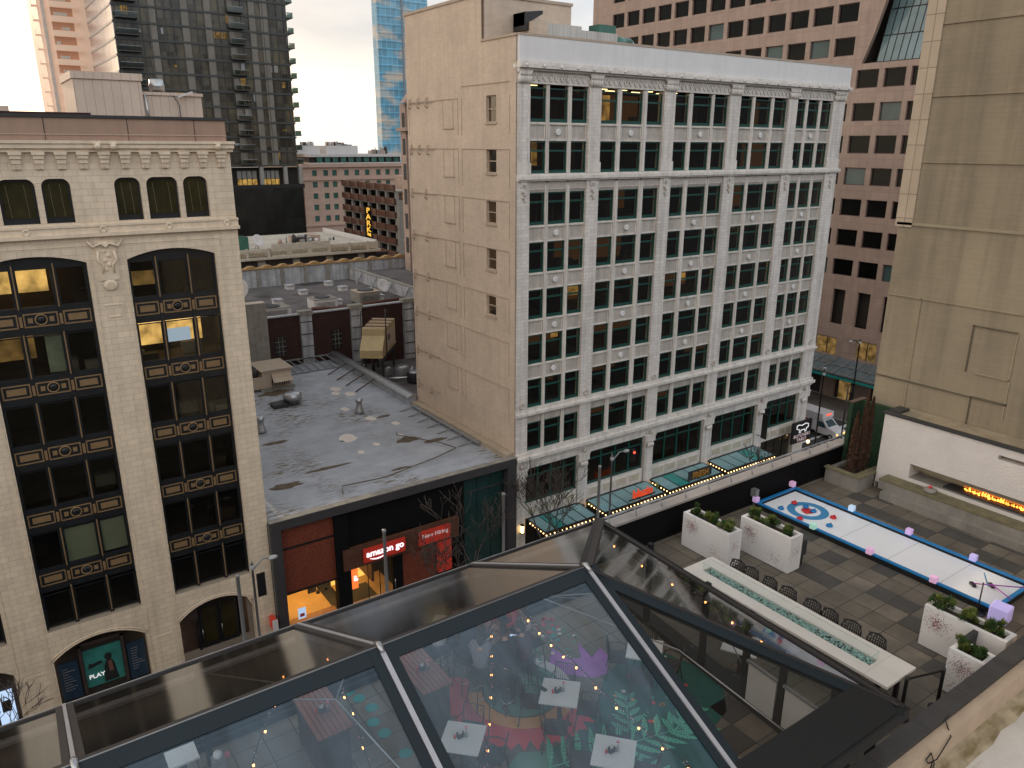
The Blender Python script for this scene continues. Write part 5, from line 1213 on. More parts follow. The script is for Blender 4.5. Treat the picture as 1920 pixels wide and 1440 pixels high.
# corner box planter with dry conifers and a green screen
m = MB(); m.box(22.7, 12.55, ZT, 23.66, 12.75, 23.5, 'concrete'); m.box(22.7, 12.75, ZT, 22.85, 13.75, 23.5, 'concrete'); m.box(22.85, 13.6, ZT, 24.1, 13.75, 23.5, 'concrete'); m.box(22.85, 12.75, ZT, 24.1, 13.6, 23.38, 'soil')
m.box(22.66, 12.5, 23.5, 24.1, 12.8, 23.55, 'moss'); m.box(22.66, 12.8, 23.5, 22.9, 13.8, 23.55, 'moss'); m.build('concrete_planter', None, 'square concrete planter with a mossy rim in the far terrace corner', 'planter')
m = MB(); m.box(23.82, 13.74, 23.4, 24.6, 13.88, 25.62, 'hedge_green'); m.box(24.35, 12.62, 23.0, 24.47, 13.74, 25.62, 'hedge_green'); m.box(23.8, 13.72, 25.62, 24.62, 13.9, 25.65, 'rust_dark2'); m.build('green_screen', None, 'dark green screen panels behind the dry conifers', 'screen')
def conifer(x, y, z, h, r, seed, lab):
    random.seed(seed); o = thing('dry_conifer', lab, 'conifer', (x, y, z), 'dry columnar conifers in the corner planter')
    m = MB(); m.tube([(x, y, z), (x+.02, y, z+h*.5), (x, y+.02, z+h)], [.04, .025, .008], 'bark', 6); m.build('trunk', o)
    m = MB()
    for k in range(1500):
        t = random.random()**.8; a = random.random()*6.28; rr = r*.85*(1-t)**.6*(.5+.5*random.random()); zz = z+.1+t*(h-.05)
        c = Vector((x+rr*math.cos(a), y+rr*math.sin(a), zz)); d = Vector((math.cos(a)*.3, math.sin(a)*.3, 1)).normalized()*.09; s = Vector((-math.sin(a), math.cos(a), .1))*.02
        m.add([c-s, c+s, c+d], [(0, 1, 2)], 'dry_leaf')
    m.build('crown', o)
conifer(23.1, 13.1, 23.38, 2.15, .24, 1, 'left reddish brown dry columnar conifer'); conifer(23.42, 13.0, 23.38, 2.75, .24, 2, 'tallest reddish brown dry conifer, in the middle'); conifer(23.66, 12.95, 23.38, 2.6, .2, 3, 'right reddish brown dry conifer next to the white wall')

# ------------------------------------------------------------------ curling lane
cu = thing('curling_lane', 'white synthetic curling lane with a raised blue border and blue and red target', 'curling lane', (20, 10, ZT))
x0, x1, y0, y1 = 19.05, 21.05, 6.6, 13.75
m = MB(); m.box(x0+.1, y0+.1, ZT, x1-.1, y1-.1, 23.1, 'ice'); m.build('ice_sheet', cu)
m = MB(); b = .06
m.box(x0, y0, ZT, x0+b, y1, 23.16, 'black_metal'); m.box(x1-b, y0, ZT, x1, y1, 23.16, 'black_metal'); m.box(x0+b, y1-b, ZT, x1-b, y1, 23.16, 'black_metal'); m.box(x0+b, y0, ZT, x1-b, y0+b, 23.16, 'black_metal'); m.build('bumper', cu)
m = MB(); m.box(x0-.02, y0-.02, 23.16, x0+b+.02, y1+.02, 23.2, 'blue_vinyl'); m.box(x1-b-.02, y0-.02, 23.16, x1+.02, y1+.02, 23.2, 'blue_vinyl'); m.box(x0+b+.02, y1-b-.02, 23.16, x1-b-.02, y1+.02, 23.2, 'blue_vinyl'); m.box(x0+b+.02, y0-.02, 23.16, x1-b-.02, y0+b+.02, 23.2, 'blue_vinyl'); m.build('blue_border', cu)
def disc(m, cx, cy, r0, r1, z, mt, n=48):
    vs = [(cx+r*math.cos(2*math.pi*k/n), cy+r*math.sin(2*math.pi*k/n), z) for r in (max(r0, .001), r1) for k in range(n)]
    m.add(vs, [(k, (k+1) % n, n+(k+1) % n, n+k) for k in range(n)], mt)
m = MB(); cx, cy = 20.05, 12.55
disc(m, cx, cy, .38, .62, 23.104, 'ring_blue'); disc(m, cx, cy, 0, .2, 23.104, 'red_paint'); disc(m, cx, cy, 0, .03, 23.108, 'ice', 12); m.build('target', cu)
m = MB()
for k in range(1, 5): m.box(x0+b+.02, y0+k*1.45, 23.1005, x1-b-.02, y0+k*1.45+.008, 23.1025, 'grey_metal')
m.build('sheet_seam', cu)
def stone(x, y, mt, lab):
    o = thing('curling_stone', lab, 'curling stone', (x, y, 23.104), 'small curling stones on the lane')
    m = MB(); m.lathe((x, y, 23.104), [(.075, 0), (.095, .02), (.095, .05), (.07, .07), (.01, .072)], mt, 14); m.build('body', o)
    m = MB(); m.tube([(x, y, 23.17), (x, y, 23.2), (x+.06, y-.02, 23.205)], .014, mt, 6); m.build('handle', o)
for x, y, c, l in ((20.12, 13.1, 'red_paint', 'red curling stone at the far end of the lane'), (19.45, 13.1, 'blue_vinyl', 'blue curling stone outside the ring at the left corner'), (20.18, 12.72, 'blue_vinyl', 'blue curling stone just behind the red centre'), (20.12, 12.4, 'blue_vinyl', 'blue curling stone on the right of the red centre'), (19.33, 12.33, 'red_paint', 'red curling stone against the near blue border'), (20.25, 11.8, 'red_paint', 'red curling stone right of the blue ring'), (19.68, 11.55, 'blue_vinyl', 'blue curling stone farthest along the lane'), (19.9, 12.5, 'red_paint', 'red curling stone on the red centre spot')):
    stone(x, y, c, l)
for nm, c in (('cube_lilac', (.62, .42, .75)), ('cube_pink', (.75, .45, .68)), ('cube_mint', (.42, .75, .62)), ('cube_sky', (.55, .72, .9)), ('cube_violet', (.5, .45, .85))): mat(nm, c, .5, .03, 2, emit=c, es=.28)
CB = [(19.05, 13.76, 'cube_lilac', 'lilac glowing cube at the far left corner of the lane'), (21.0, 13.82, 'cube_pink', 'pink glowing cube at the far right corner of the lane'), (18.98, 11.64, 'cube_mint', 'mint green glowing cube on the near border'), (21.0, 11.67, 'cube_sky', 'pale blue glowing cube, farthest on the wall side'), (18.99, 9.86, 'cube_pink', 'pink glowing cube in the middle of the near border'), (21.0, 9.85, 'cube_lilac', 'lilac glowing cube in the middle of the wall side'), (19.0, 8.09, 'cube_pink', 'pink glowing cube on the near border closest to the planters'), (21.0, 8.05, 'cube_violet', 'violet glowing cube nearest on the wall side')]
for x, y, c, l in CB:
    m = MB(); m.rbox((x, y, 23.2+.09), (.17, .17, .17), .05, c); o = m.build('glowing_cube', None, l, 'glowing cube', 'glowing cubes along the lane border')
    bv = o.modifiers.new('b', 'BEVEL'); bv.width = .015; bv.segments = 2
m = MB(); m.rbox((18.98, 6.45, 23.2), (.42, .42, .4), .1, 'cube_violet'); o = m.build('glowing_cube', None, 'large violet glowing cube on the paving at the near end of the lane', 'glowing cube'); bv = o.modifiers.new('b', 'BEVEL'); bv.width = .03; bv.segments = 2
mat('purple_plastic', (.25, .03, .3), .4)
for a, b_, c, l in (((19.85, 7.5, 23.17), (20.35, 6.2, 23.5), 'purple_plastic', 'purple curling brush lying across the near end of the lane'), ((20.2, 7.2, 23.17), (19.55, 6.5, 23.35), 'purple_plastic', 'short purple curling brush crossing under the other')):
    o = thing('curling_brush', l, 'brush', a)
    m = MB(); m.tube([a, b_], .016, c, 8); m.build('shaft', o); m = MB(); m.rbox((a[0], a[1], a[2]-.03), (.2, .09, .06), .9, 'black_metal'); m.build('head', o)
ts = thing('tablet_stand', 'slim black tablet stand on a round base at the near end of the lane', 'stand', (18.85, 6.9, ZT))
m = MB(); m.lathe((18.85, 6.9, ZT), [(.19, 0), (.19, .02), (.03, .03)], 'black_metal', 20); m.build('base', ts)
m = MB(); m.tube([(18.85, 6.9, ZT), (18.85, 6.9, 23.85)], .018, 'black_metal', 8); m.build('pole', ts)
m = MB(); m.rbox((18.86, 6.86, 23.95), (.16, .02, .3), .5, 'ring_blue', rx=-.4); m.build('tablet', ts)

# ------------------------------------------------------------------ white planters with shrubs
def shrub(x, y, z, r, seed, lab, light=.4):
    random.seed(seed); o = thing('shrub', lab, 'shrub', (x, y, z)); r *= .92
    m = MB()
    for k in range(7):
        a = random.random()*6.28; m.tube([(x, y, z), (x+r*.5*math.cos(a), y+r*.5*math.sin(a), z+r*(.6+.6*random.random()))], [.012, .004], 'bark', 5)
    m.build('stem', o)
    m = MB()
    cl = [(Vector((random.gauss(0, .36), random.gauss(0, .36), .5+random.gauss(0, .34)))*r, random.random()) for k in range(16)]
    for k in range(1500):
        c0, br = random.choice(cl); v = Vector((random.gauss(0, 1), random.gauss(0, 1), random.gauss(0, 1))).normalized()
        c = Vector((x, y, z+.06))+c0+v*r*.32*random.random()**.4; 
        if c.z < z: continue
        s = v.orthogonal().normalized(); s.rotate(Matrix.Rotation(random.random()*6.28, 3, v)); L_ = .045+.03*random.random()
        m.add([c-s*.017, c+s*.017, c+(v*.7+Vector((0, 0, .6)))*L_], [(0, 1, 2)], 'leaf_light' if br < .55 and v.z > -.2 else 'leaf_dark')
    m.build('foliage', o)
mat('dot_red', (.45, .05, .06), .6); mat('dot_dark', (.1, .03, .09), .6); mat('dot_orange', (.5, .2, .06), .6)
def dots(m, c, axis, s, n, seed):
    random.seed(seed)
    for k in range(n):
        a, b = random.gauss(0, .42)*s, random.gauss(0, .42)*s; q = .003+.0055*random.random()
        mt = random.choice(('dot_red', 'dot_dark', 'dot_orange', 'dot_dark', 'dot_dark'))
        if axis == 'x': P_ = [(c[0]-.002, c[1]+a+i*q, c[2]+b+j*q) for i, j in ((-1, -1), (1, -1), (1, 1), (-1, 1))]
        else: P_ = [(c[0]+a+i*q, c[1]-.002, c[2]+b+j*q) for i, j in ((-1, -1), (1, -1), (1, 1), (-1, 1))]
        m.poly(P_, mt)
def planter(x0, y0, x1, y1, lab, shr, seed):
    o = thing('white_planter', lab, 'planter', ((x0+x1)/2, (y0+y1)/2, ZT), 'tall white planters with splatter prints'); z = 24.05; t = .09
    m = MB(); m.box(x0, y0, ZT+.02, x0+t, y1, z, 'white_planter'); m.box(x1-t, y0, ZT+.02, x1, y1, z, 'white_planter'); m.box(x0+t, y0, ZT+.02, x1-t, y0+t, z, 'white_planter'); m.box(x0+t, y1-t, ZT+.02, x1-t, y1, z, 'white_planter'); b_ = m.build('box', o)
    m = MB(); m.box(x0+t, y0+t, z-.2, x1-t, y1-t, z-.1, 'soil'); m.build('soil', o)
    m = MB(); dots(m, (x0-.001, y1-.33, ZT+.7), 'x', .3, 420, seed); dots(m, (x0-.001, y0+.45, ZT+.25), 'x', .3, 120, seed+1); dots(m, ((x0+x1)/2, y0-.001, ZT+.6), 'y', .26, 120, seed+2); m.build('splatter_print', o, kind='stuff')
    for k, (fx, fy, r, l) in enumerate(shr): shrub(x0+(x1-x0)*fx, y0+(y1-y0)*fy, z-.1, r, seed*7+k, l)
planter(15.32, 11.76, 15.83, 13.42, 'tall white planter nearest the black parapet, left of the pair', [(.5, .85, .2, 'round green shrub at the far end of the left white planter'), (.5, .5, .22, 'loose taller shrub in the middle of the left white planter'), (.5, .18, .23, 'full round shrub at the near end of the left white planter')], 3)
planter(16.48, 10.68, 17.0, 12.33, 'tall white planter in front of the curling lane, right of the pair', [(.5, .82, .24, 'round green shrub at the far end of the middle white planter'), (.5, .5, .24, 'open yellow green shrub in the middle of the middle white planter'), (.5, .16, .19, 'small shrub at the near end of the middle white planter')], 8)
planter(16.42, 5.36, 16.92, 7.08, 'tall white planter beside the near end of the lane', [(.5, .82, .26, 'large round shrub at the far end of the planter by the tablet stand'), (.5, .5, .24, 'loose shrub with a white flower in the planter by the tablet stand'), (.5, .2, .24, 'dense shrub at the near end of the planter by the tablet stand')], 14)
planter(15.27, 5.26, 15.79, 5.96, 'short white planter tucked against the near dark coping', [(.5, .75, .2, 'bushy shrub in the short white planter'), (.5, .3, .2, 'dark leafy shrub beside the coping in the short white planter')], 21)
m = MB(); m.box(17.05, 10.75, ZT+.3, 17.35, 11.1, 23.75, 'charcoal'); m.box(17.1, 10.8, ZT, 17.3, 11.05, ZT+.3, 'black_metal'); m.build('service_box', None, 'dark grey box standing behind the middle white planter', 'box')
m = MB(); m.box(15.85, 5.9, ZT, 16.4, 6.0, 24.02, 'charcoal'); m.build('link_panel', None, 'dark panel joining the two near white planters', 'panel')

# ------------------------------------------------------------------ fire table and perforated chairs
ft = thing('fire_table', 'very long white stone fire table with a trough of pale glass chips', 'fire table', (13.7, 8.8, ZT))
zt = 23.9; xa, xb, ya, yb = 13.22, 14.28, 6.1, 11.45
m = MB(); m.box(xa, ya, zt-.06, 13.56, yb, zt, 'white_slab'); m.box(13.86, ya, zt-.06, xb, yb, zt, 'white_slab'); m.box(13.56, ya, zt-.06, 13.86, 6.68, zt, 'white_slab'); m.box(13.56, 11.12, zt-.06, 13.86, yb, zt, 'white_slab'); m.build('tabletop', ft)
mat('glass_chips', (.32, .5, .45), .2, .35, 14, .8)
m = MB(); m.box(13.56, 6.68, zt-.12, 13.86, 11.12, zt-.07, 'black_metal'); m.build('trough', ft)
m = MB(); random.seed(9)
for k in range(1500):
    x = 13.585+random.random()*.25; y = 6.72+random.random()*4.36; s = .012+.016*random.random()
    m.rbox((x, y, zt-.06+random.random()*.03), (s*1.6, s*1.3, s), random.random()*3, 'glass_chips' if random.random() < .9 else 'black_metal', rx=random.random(), ry=random.random())
m.build('glass_chips', ft, kind='stuff')
m = MB(); gh = zt+.2
q = [(13.555, 6.67), (13.865, 6.67), (13.865, 11.13), (13.555, 11.13)]
for i in range(4): a, b = q[i], q[(i+1) % 4]; m.poly([(*a, zt-.02), (*b, zt-.02), (*b, gh), (*a, gh)], 'clear_guard')
for i in range(4): a, b = q[i], q[(i+1) % 4]; m.bar((*a, gh), (*b, gh), .006, .006, 'glass_chips')
m.build('glass_guard', ft) if 0 else None; m.build('glass_guard', ft)
for x, y in ((13.35, 6.35), (14.15, 6.35), (13.35, 11.2), (14.15, 11.2), (13.75, 8.8)):
    m = MB(); m.box(x-.04, y-.04, ZT, x+.04, y+.04, zt-.06, 'black_metal'); m.build('leg', ft)
def perf_chair():
    o = thing('perforated_chair', 'x', 'chair', (0, 0, 0), 'black perforated chairs along the fire table')
    m = MB()      # net-like back: ribs crossing on a curved shell, back at +x side, facing -x
    for k in range(9):
        t = -1+2*k/8; y = .21*t; x = .2-.07*t*t
        m.tube([(x-.06, y*.85, .44), (x, y, .62), (x+.04, y*.95, .84-.03*t*t)], .012, 'black_metal', 5)
    for j in range(6):
        z = .5+j*.065
        m.tube([(.2-.07*t*t+.03*(z-.6)/.2, .21*t, z+(.02 if (i+j) % 2 else -.02)) for i, t in enumerate([-1+2*k/8 for k in range(9)])], .011, 'black_metal', 5)
    m.tube([(.13, -.21, .46), (.15, -.22, .7), (.2, -.17, .83), (.24, 0, .86), (.2, .17, .83), (.15, .22, .7), (.13, .21, .46)], .016, 'black_metal', 6)
    m.build('backrest', o)
    m = MB(); m.lathe((0, 0, .43), [(.2, 0), (.22, .015), (.2, .03), (.01, .02)], 'black_metal', 16, sx=1, sy=1.05); m.build('seat', o)
    for sx in (-1, 1):
        for sy in (-1, 1):
            m = MB(); m.tube([(sx*.14, sy*.15, .43), (sx*.2, sy*.2, 0)], .012, 'black_metal', 6); m.build('leg', o)
    return reg(o)
pc = perf_chair()
for k, (y, l) in enumerate(((10.95, 'farthest black perforated chair at the fire table, behind the planter'), (10.52, 'second farthest black perforated chair, close to the farthest one'), (9.97, 'third black perforated chair from the far end of the fire table'), (9.42, 'fourth black perforated chair from the far end of the fire table'), (8.76, 'left chair of the close middle pair at the fire table'), (8.32, 'right chair of the close middle pair at the fire table'), (7.75, 'second nearest black perforated chair at the fire table'), (7.18, 'nearest black perforated chair, at the right end of the fire table'))):
    o = pc if k == 0 else dup(pc); o.location = (14.55, y, ZT); o.rotation_euler = (0, 0, .12*math.sin(k*2.3)); o['label'] = l
def stanchion(x, y, l):
    o = thing('stanchion', l, 'stanchion', (x, y, ZT)); m = MB(); m.lathe((x, y, ZT), [(.16, 0), (.16, .02), (.04, .03)], 'black_metal', 18); m.build('base', o); m = MB(); m.tube([(x, y, ZT), (x, y, 23.9), (x, y, 23.98)], .035, 'black_metal', 10); m.build('post', o)
stanchion(13.75, 6.0, 'black queue post under the near end of the fire table'); stanchion(14.62, 5.72, 'black queue post beside the short white planter')
m = MB(); m.bar((13.75, 6.0, 23.92), (14.62, 5.72, 23.92), .01, .05, 'black_metal'); m.build('queue_belt', None, 'black belt stretched between the two queue posts', 'belt barrier')
# ------------------------------------------------------------------ clear-roofed frame tent
ZE, ZR, ZN = 25.3, 27.05, 25.14; YF, YN, YR = 12.57, 4.95, 8.85; XC = 11.36; XR = 7.73; BX = [-3.9, -.05, 3.84, 7.73]
mat('tent_blue', (.003, .012, .018), .5, .15, 1)
mat('tent_black', (.006, .006, .006), .75, .15, 1)
mat('tent_brown', (.022, .019, .018), .6, .2, 1)
mat('silver_strip', (.5, .5, .53), .4, .08, 2, metal=.5)
glass('film_hazy', (.84, .93, .98), .05, .9, haze=.095, hazec=(.34, .52, .68), rough=.03, wav=.06)
glass('film_clear', (.8, .78, .76), .025, .85, haze=.008, hazec=(.8, .8, .8), rough=.05, wav=.02)
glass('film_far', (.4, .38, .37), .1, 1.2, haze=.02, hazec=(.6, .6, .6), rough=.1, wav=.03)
glass('tent_glass', (.75, .77, .76), .05, .7)
tn = thing('clear_roof_tent', 'large marquee tent with clear roof film, dark blue frame and silver joint strips', 'tent', (4, 8.6, ZT))
def nz(y): return ZN+(ZR-ZN)*(y-YN)/(YR-YN)       # near slope height
def fz(y): return ZE+(ZR-ZE)*(YF-y)/(YF-YR)       # far slope height
NN = Vector((0, -(ZR-ZN), YR-YN)).normalized(); NF = Vector((0, (ZR-ZE), YF-YR)).normalized()
hip = (Vector((XC, YF, ZE))-Vector((XR, YR, ZR))).cross(Vector((XC, YN, ZN))-Vector((XR, YR, ZR))).normalized()
if hip.z < 0: hip = -hip
BX2 = [-8]+BX
for a, b in zip(BX2[:-1], BX2[1:]):
    m = MB(); m.poly([(a+.1, YN, ZN), (b-.1, YN, ZN), (b-.1, YR, ZR), (a+.1, YR, ZR)], 'film_hazy'); m.build('roof_film', tn)
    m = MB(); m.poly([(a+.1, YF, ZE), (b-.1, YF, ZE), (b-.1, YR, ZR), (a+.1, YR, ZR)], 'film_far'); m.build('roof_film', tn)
m = MB(); m.poly([(XR+.1, YN, ZN), (XC, YN, ZN), (XR+.1, YR-.1, nz(YR-.1))], 'film_clear'); m.build('roof_film', tn)
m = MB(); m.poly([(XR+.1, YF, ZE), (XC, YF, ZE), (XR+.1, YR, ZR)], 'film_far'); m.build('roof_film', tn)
m = MB(); m.poly([(XR, YR, ZR), (XC, YF, ZE), (XC, YN, ZN)], 'film_clear'); m.build('roof_film', tn)
def strip(m, p, q, n, w, off, t, mt):
    p, q, n = Vector(p), Vector(q), Vector(n); d = (q-p).normalized(); s = d.cross(n).normalized()*w/2; o = n*off
    m.ext([p-s+o, q-s+o, q+s+o, p+s+o], n, t, mt)
# ridge beam
m = MB(); strip(m, (-8, YR-.11, nz(YR-.11)), (XR+.05, YR-.11, nz(YR-.11)), NN, .24, .0, .03, 'tent_blue'); strip(m, (-8, YR+.09, fz(YR+.09)), (XR+.02, YR+.09, fz(YR+.09)), NF, .18, .0, .03, 'tent_brown'); m.bar((-8, YR, ZR-.12), (XR, YR, ZR-.12), .1, .16, 'tent_blue'); m.tube([(-8, YR, ZR+.03), (XR, YR, ZR+.03)], .012, 'grey_metal', 6); m.build('ridge_beam', tn)
for x in BX:
    r_ = MB(); strip(r_, (x-.12, YN, nz(YN)), (x-.12, YR, ZR), NN, .14, .004, .03, 'tent_blue'); strip(r_, (x+.12, YN, nz(YN)), (x+.12, YR, ZR), NN, .14, .004, .03, 'tent_blue')
    strip(r_, (x-.08, YF, ZE), (x-.08, YR, ZR), NF, .09, .004, .03, 'tent_brown'); strip(r_, (x+.08, YF, ZE), (x+.08, YR, ZR), NF, .09, .004, .03, 'tent_brown')
    r_.bar((x, YN, ZN-.12), (x, YR, ZR-.14), .09, .16, 'grey_metal'); r_.bar((x, YF, ZE-.12), (x, YR, ZR-.14), .09, .16, 'grey_metal')
    ro = r_.build('rafter', tn)
    m = MB(); strip(m, (x, YN, nz(YN)), (x, YR-.05, nz(YR-.05)), NN, .075, .03, .025, 'silver_strip'); strip(m, (x, YF, ZE), (x, YR+.02, fz(YR+.02)), NF, .05, .03, .02, 'silver_strip'); m.tube([(x, YR-.12, nz(YR-.12)+.05), (x, YR, ZR+.06), (x, YR+.1, fz(YR+.1)+.05)], .045, 'steel', 8); m.build('joint_strip', ro)
# hips
h1, h2 = Vector((XC, YN, ZN)), Vector((XC, YF, ZE)); top = Vector((XR, YR, ZR))
m = MB(); strip(m, top, h1, hip, .1, .0, .03, 'tent_brown'); d1 = (h1-top).normalized(); s1 = NN.cross(d1).normalized()
if s1.x > 0: s1 = -s1
strip(m, top+s1*.11, h1+s1*.11, NN, .22, .004, .03, 'tent_blue'); m.bar(top-Vector((0, 0, .14)), h1-Vector((0, 0, .14)), .1, .18, 'tent_black'); m.build('hip_rafter', tn)
m = MB(); strip(m, top, h2, hip, .26, .0, .03, 'tent_brown'); strip(m, top, h2, NF, .26, .01, .03, 'tent_brown'); m.build('hip_rafter', tn)
# eaves
m = MB(); strip(m, (-8, YF-.05, fz(YF-.05)), (XC, YF-.05, fz(YF-.05)), NF, .12, .0, .03, 'tent_brown'); m.bar((-8, YF, ZE-.1), (XC, YF, ZE-.1), .1, .14, 'tent_black'); m.build('eave_beam', tn)
m = MB(); m.bar((XC, YN, ZN-.06), (XC, YF, ZE-.06), .16, .14, 'tent_black'); hi = (top-(h1+h2)/2).normalized()*.1; strip(m, h1+hi, h2+hi, hip, .2, .0, .03, 'tent_brown'); m.build('eave_beam', tn)
m = MB(); m.ext([(-8, YN-.03, nz(YN-.03)+.01), (XC+.03, YN-.03, nz(YN-.03)+.01), (XC-.52, YN+.58, nz(YN+.58)+.01), (-8, YN+.58, nz(YN+.58)+.01)], NN, .03, 'tent_black'); m.bar((-8, YN-.06, ZN-.1), (XC+.05, YN-.06, ZN-.1), .08, .22, 'tent_black'); m.build('eave_valance', tn)
# side walls: base rails, posts, windscreens
m = MB(); m.box(-8, 13.0, ZT, 11.9, 13.3, 23.14, 'tent_blue'); m.box(-8, 13.1, ZT+.14, 11.9, 13.2, ZT+.2, 'tent_blue'); m.build('base_rail', tn)
m = MB(); m.ext([(11.9, 13.3, ZT), (12.25, 13.3, ZT), (11.6, 5.4, ZT), (11.2, 5.4, ZT)], (0, 0, 1), .14, 'tent_black'); m.build('base_rail', tn)
for x in (-.1, 2.0, 3.84, 7.73): 
    m = MB(); m.box(x-.05, YF, ZT, x+.05, YF+.1, ZE-.12, 'tent_blue'); m.build('post', tn)
PO = [(11.75, 11.2), (11.55, 9.3), (11.45, 8.1), (11.4, 7.2), (11.36, 6.1), (11.36, 5.35)]
for x, y in PO:
    m = MB(); m.box(x-.05, y-.06, ZT+.1, x+.05, y+.06, ZE-.12, 'tent_black'); m.build('post', tn)
for (a, b) in zip(PO[:-1], PO[1:]):
    m = MB(); m.poly([(a[0], a[1]-.06, ZT+.15), (b[0], b[1]+.06, ZT+.15), (b[0], b[1]+.06, ZE-.2), (a[0], a[1]-.06, ZE-.2)], 'tent_glass'); m.build('wall_panel', tn)
mat('board_white', (.55, .55, .54), .6, .04, 1)
for (a, b) in ((PO[2], PO[3]), (PO[3], PO[4])):
    m = MB(); m.poly([(a[0]-.03, a[1]-.1, ZT+.18), (b[0]-.03, b[1]+.1, ZT+.18), (b[0]-.03, b[1]+.1, ZT+1.05), (a[0]-.03, a[1]-.1, ZT+1.05)], 'board_white'); bo = m.build('wall_board', tn)
    m = MB(); m.bar((a[0]-.04, a[1]-.06, ZT+1.1), (b[0]-.04, b[1]+.06, ZT+1.1), .05, .06, 'grey_metal'); m.build('rail', bo)
m = MB(); m.tube([(7.73, YR-.2, ZR-.4), (7.4, 9.6, 26.2), (8.4, 9.0, 26.1)], .012, 'weathered_white', 5)
m.tube([(6.2, 10.3, 26.0), (7.45, 9.7, 26.1), (8.6, 7.4, 25.9), (9.2, 5.6, 25.2)], .014, 'weathered_white', 5); m.tube([(7.45, 9.7, 26.1), (7.5, 9.3, 26.7)], .012, 'weathered_white', 5)
m.tube([(2.2, 10.2, 26.0), (3.3, 9.3, 26.1), (3.6, 7.4, 25.9), (3.8, 5.6, 25.2)], .014, 'weathered_white', 5); m.tube([(3.3, 9.3, 26.1), (3.35, 9.0, 26.7)], .012, 'weathered_white', 5)
m.tube([(11.7, 9.6, 25.0), (11.5, 7.6, 23.2)], .014, 'grey_metal', 5); m.tube([(2, 12.5, 25.1), (3.8, 11.5, 24.6)], .014, 'weathered_white', 5)
m.build('tension_wire', tn)

# ------------------------------------------------------------------ painted floor mural under the tent
mat('mural_red', (.7, .06, .09), .8, .12, 2); mat('mural_orange', (.75, .32, .07), .8, .12, 2); mat('mural_mint', (.1, .25, .19), .8, .12, 2); mat('mural_teal', (.008, .1, .085), .8, .15, 2); mat('mural_purple', (.4, .12, .5), .8, .2, 3); mat('mural_white', (.6, .58, .58), .8, .08, 2); mat('mural_leaf', (.1, .45, .3), .8, .12, 2); mat('mural_turq', (.02, .3, .28), .8, .1, 2)
MC = (7.95, 11.0)
def ringseg(m, r0, r1, a0, a1, z, mt, jag=0, n=40, c=MC):
    pts = []
    for k in range(n+1):
        t = R(a0+(a1-a0)*k/n); rr = r1+(jag*abs(math.sin(k*1.45)) if jag else 0); pts.append((c[0]+rr*math.cos(t), c[1]+rr*math.sin(t), z))
    inn = [(c[0]+r0*math.cos(R(a0+(a1-a0)*k/n)), c[1]+r0*math.sin(R(a0+(a1-a0)*k/n)), z) for k in range(n+1)]
    for k in range(n): m.poly([inn[k], inn[k+1], pts[k+1], pts[k]], mt)
m = MB(); z0 = ZT+.004
blob = [(9.0, 9.8), (9.7, 10.35), (10.6, 10.6), (11.3, 10.2), (11.6, 9.4), (11.5, 8.6), (11.0, 8.1), (10.3, 7.9), (10.0, 7.3), (9.3, 7.0), (8.3, 7.1), (7.4, 7.6), (6.9, 8.6), (7.3, 9.3), (8.2, 9.4)]
m.poly([(x, y, z0) for x, y in blob], 'mural_teal')
m.poly([(x, y, z0+.001) for x, y in ((6.2, 9.3), (6.9, 9.6), (7.3, 9.35), (7.2, 8.6), (7.0, 8.0), (6.3, 8.2), (5.8, 8.8))], 'mural_mint')
ringseg(m, 0, .85, 0, 360, z0+.004, 'mural_mint'); ringseg(m, .5, .72, -70, 60, z0+.006, 'mural_teal')
ringseg(m, .82, 1.15, 150, 330, z0+.004, 'mural_orange'); ringseg(m, .85, 1.08, -40, 60, z0+.005, 'mural_white'); ringseg(m, 1.15, 1.45, 130, 300, z0+.003, 'mural_red', .3)
m.poly([(x, y, z0+.003) for x, y in ((8.95, 11.35), (9.33, 11.76), (9.42, 11.2), (9.65, 11.1), (9.96, 11.6), (9.85, 10.95), (10.25, 11.15), (10.2, 10.8), (9.8, 10.35), (9.4, 10.43), (8.98, 10.9))], 'mural_purple')
def leaf(m, p, ang, L, W, z):
    n = 8; pts = []
    for s in (1, -1):
        r_ = range(n+1) if s > 0 else range(n-1, 0, -1)
        for k in r_:
            t = k/n; w = W*math.sin(math.pi*t)**.8*(1-.3*t); a = ang+.5*t*(1 if math.cos(ang) > 0 else -1)*.3
            pts.append((p[0]+L*t*math.cos(a)-s*w*math.sin(a), p[1]+L*t*math.sin(a)+s*w*math.cos(a), z))
    m.poly(pts, 'mural_leaf')
    a = ang
    for k in range(1, 7):
        t = k/8
        for s in (-1, 1): 
            c = (p[0]+L*t*math.cos(a)-s*W*.42*math.sin(a), p[1]+L*t*math.sin(a)+s*W*.42*math.cos(a)); disc(m, c[0], c[1], 0, W*.2, z+.002, 'mural_teal', 6)
def frond(m, p0, p1, n, L, z, c='mural_leaf'):
    p0, p1 = Vector((*p0, z)), Vector((*p1, z)); d = (p1-p0); a = math.atan2(d.y, d.x); s = Vector((-d.y, d.x, 0)).normalized()*.018
    m.poly([p0-s, p0+s, p1+s*.4, p1-s*.4], c)
    for k in range(n):
        q = p0+d*((k+.5)/n)
        for sg in (1, -1): leaf(m, (q.x, q.y), a+sg*R(62-18*k/n), L*(1-.35*k/n), .075, z+.001*(1+(k % 2)))
frond(m, (7.0, 9.0), (10.3, 8.2), 12, .8, z0+.007); frond(m, (8.9, 8.7), (9.6, 9.6), 5, .45, z0+.01); frond(m, (9.6, 8.3), (10.6, 8.5), 5, .4, z0+.01); frond(m, (7.9, 8.6), (8.9, 7.2), 7, .6, z0+.01)
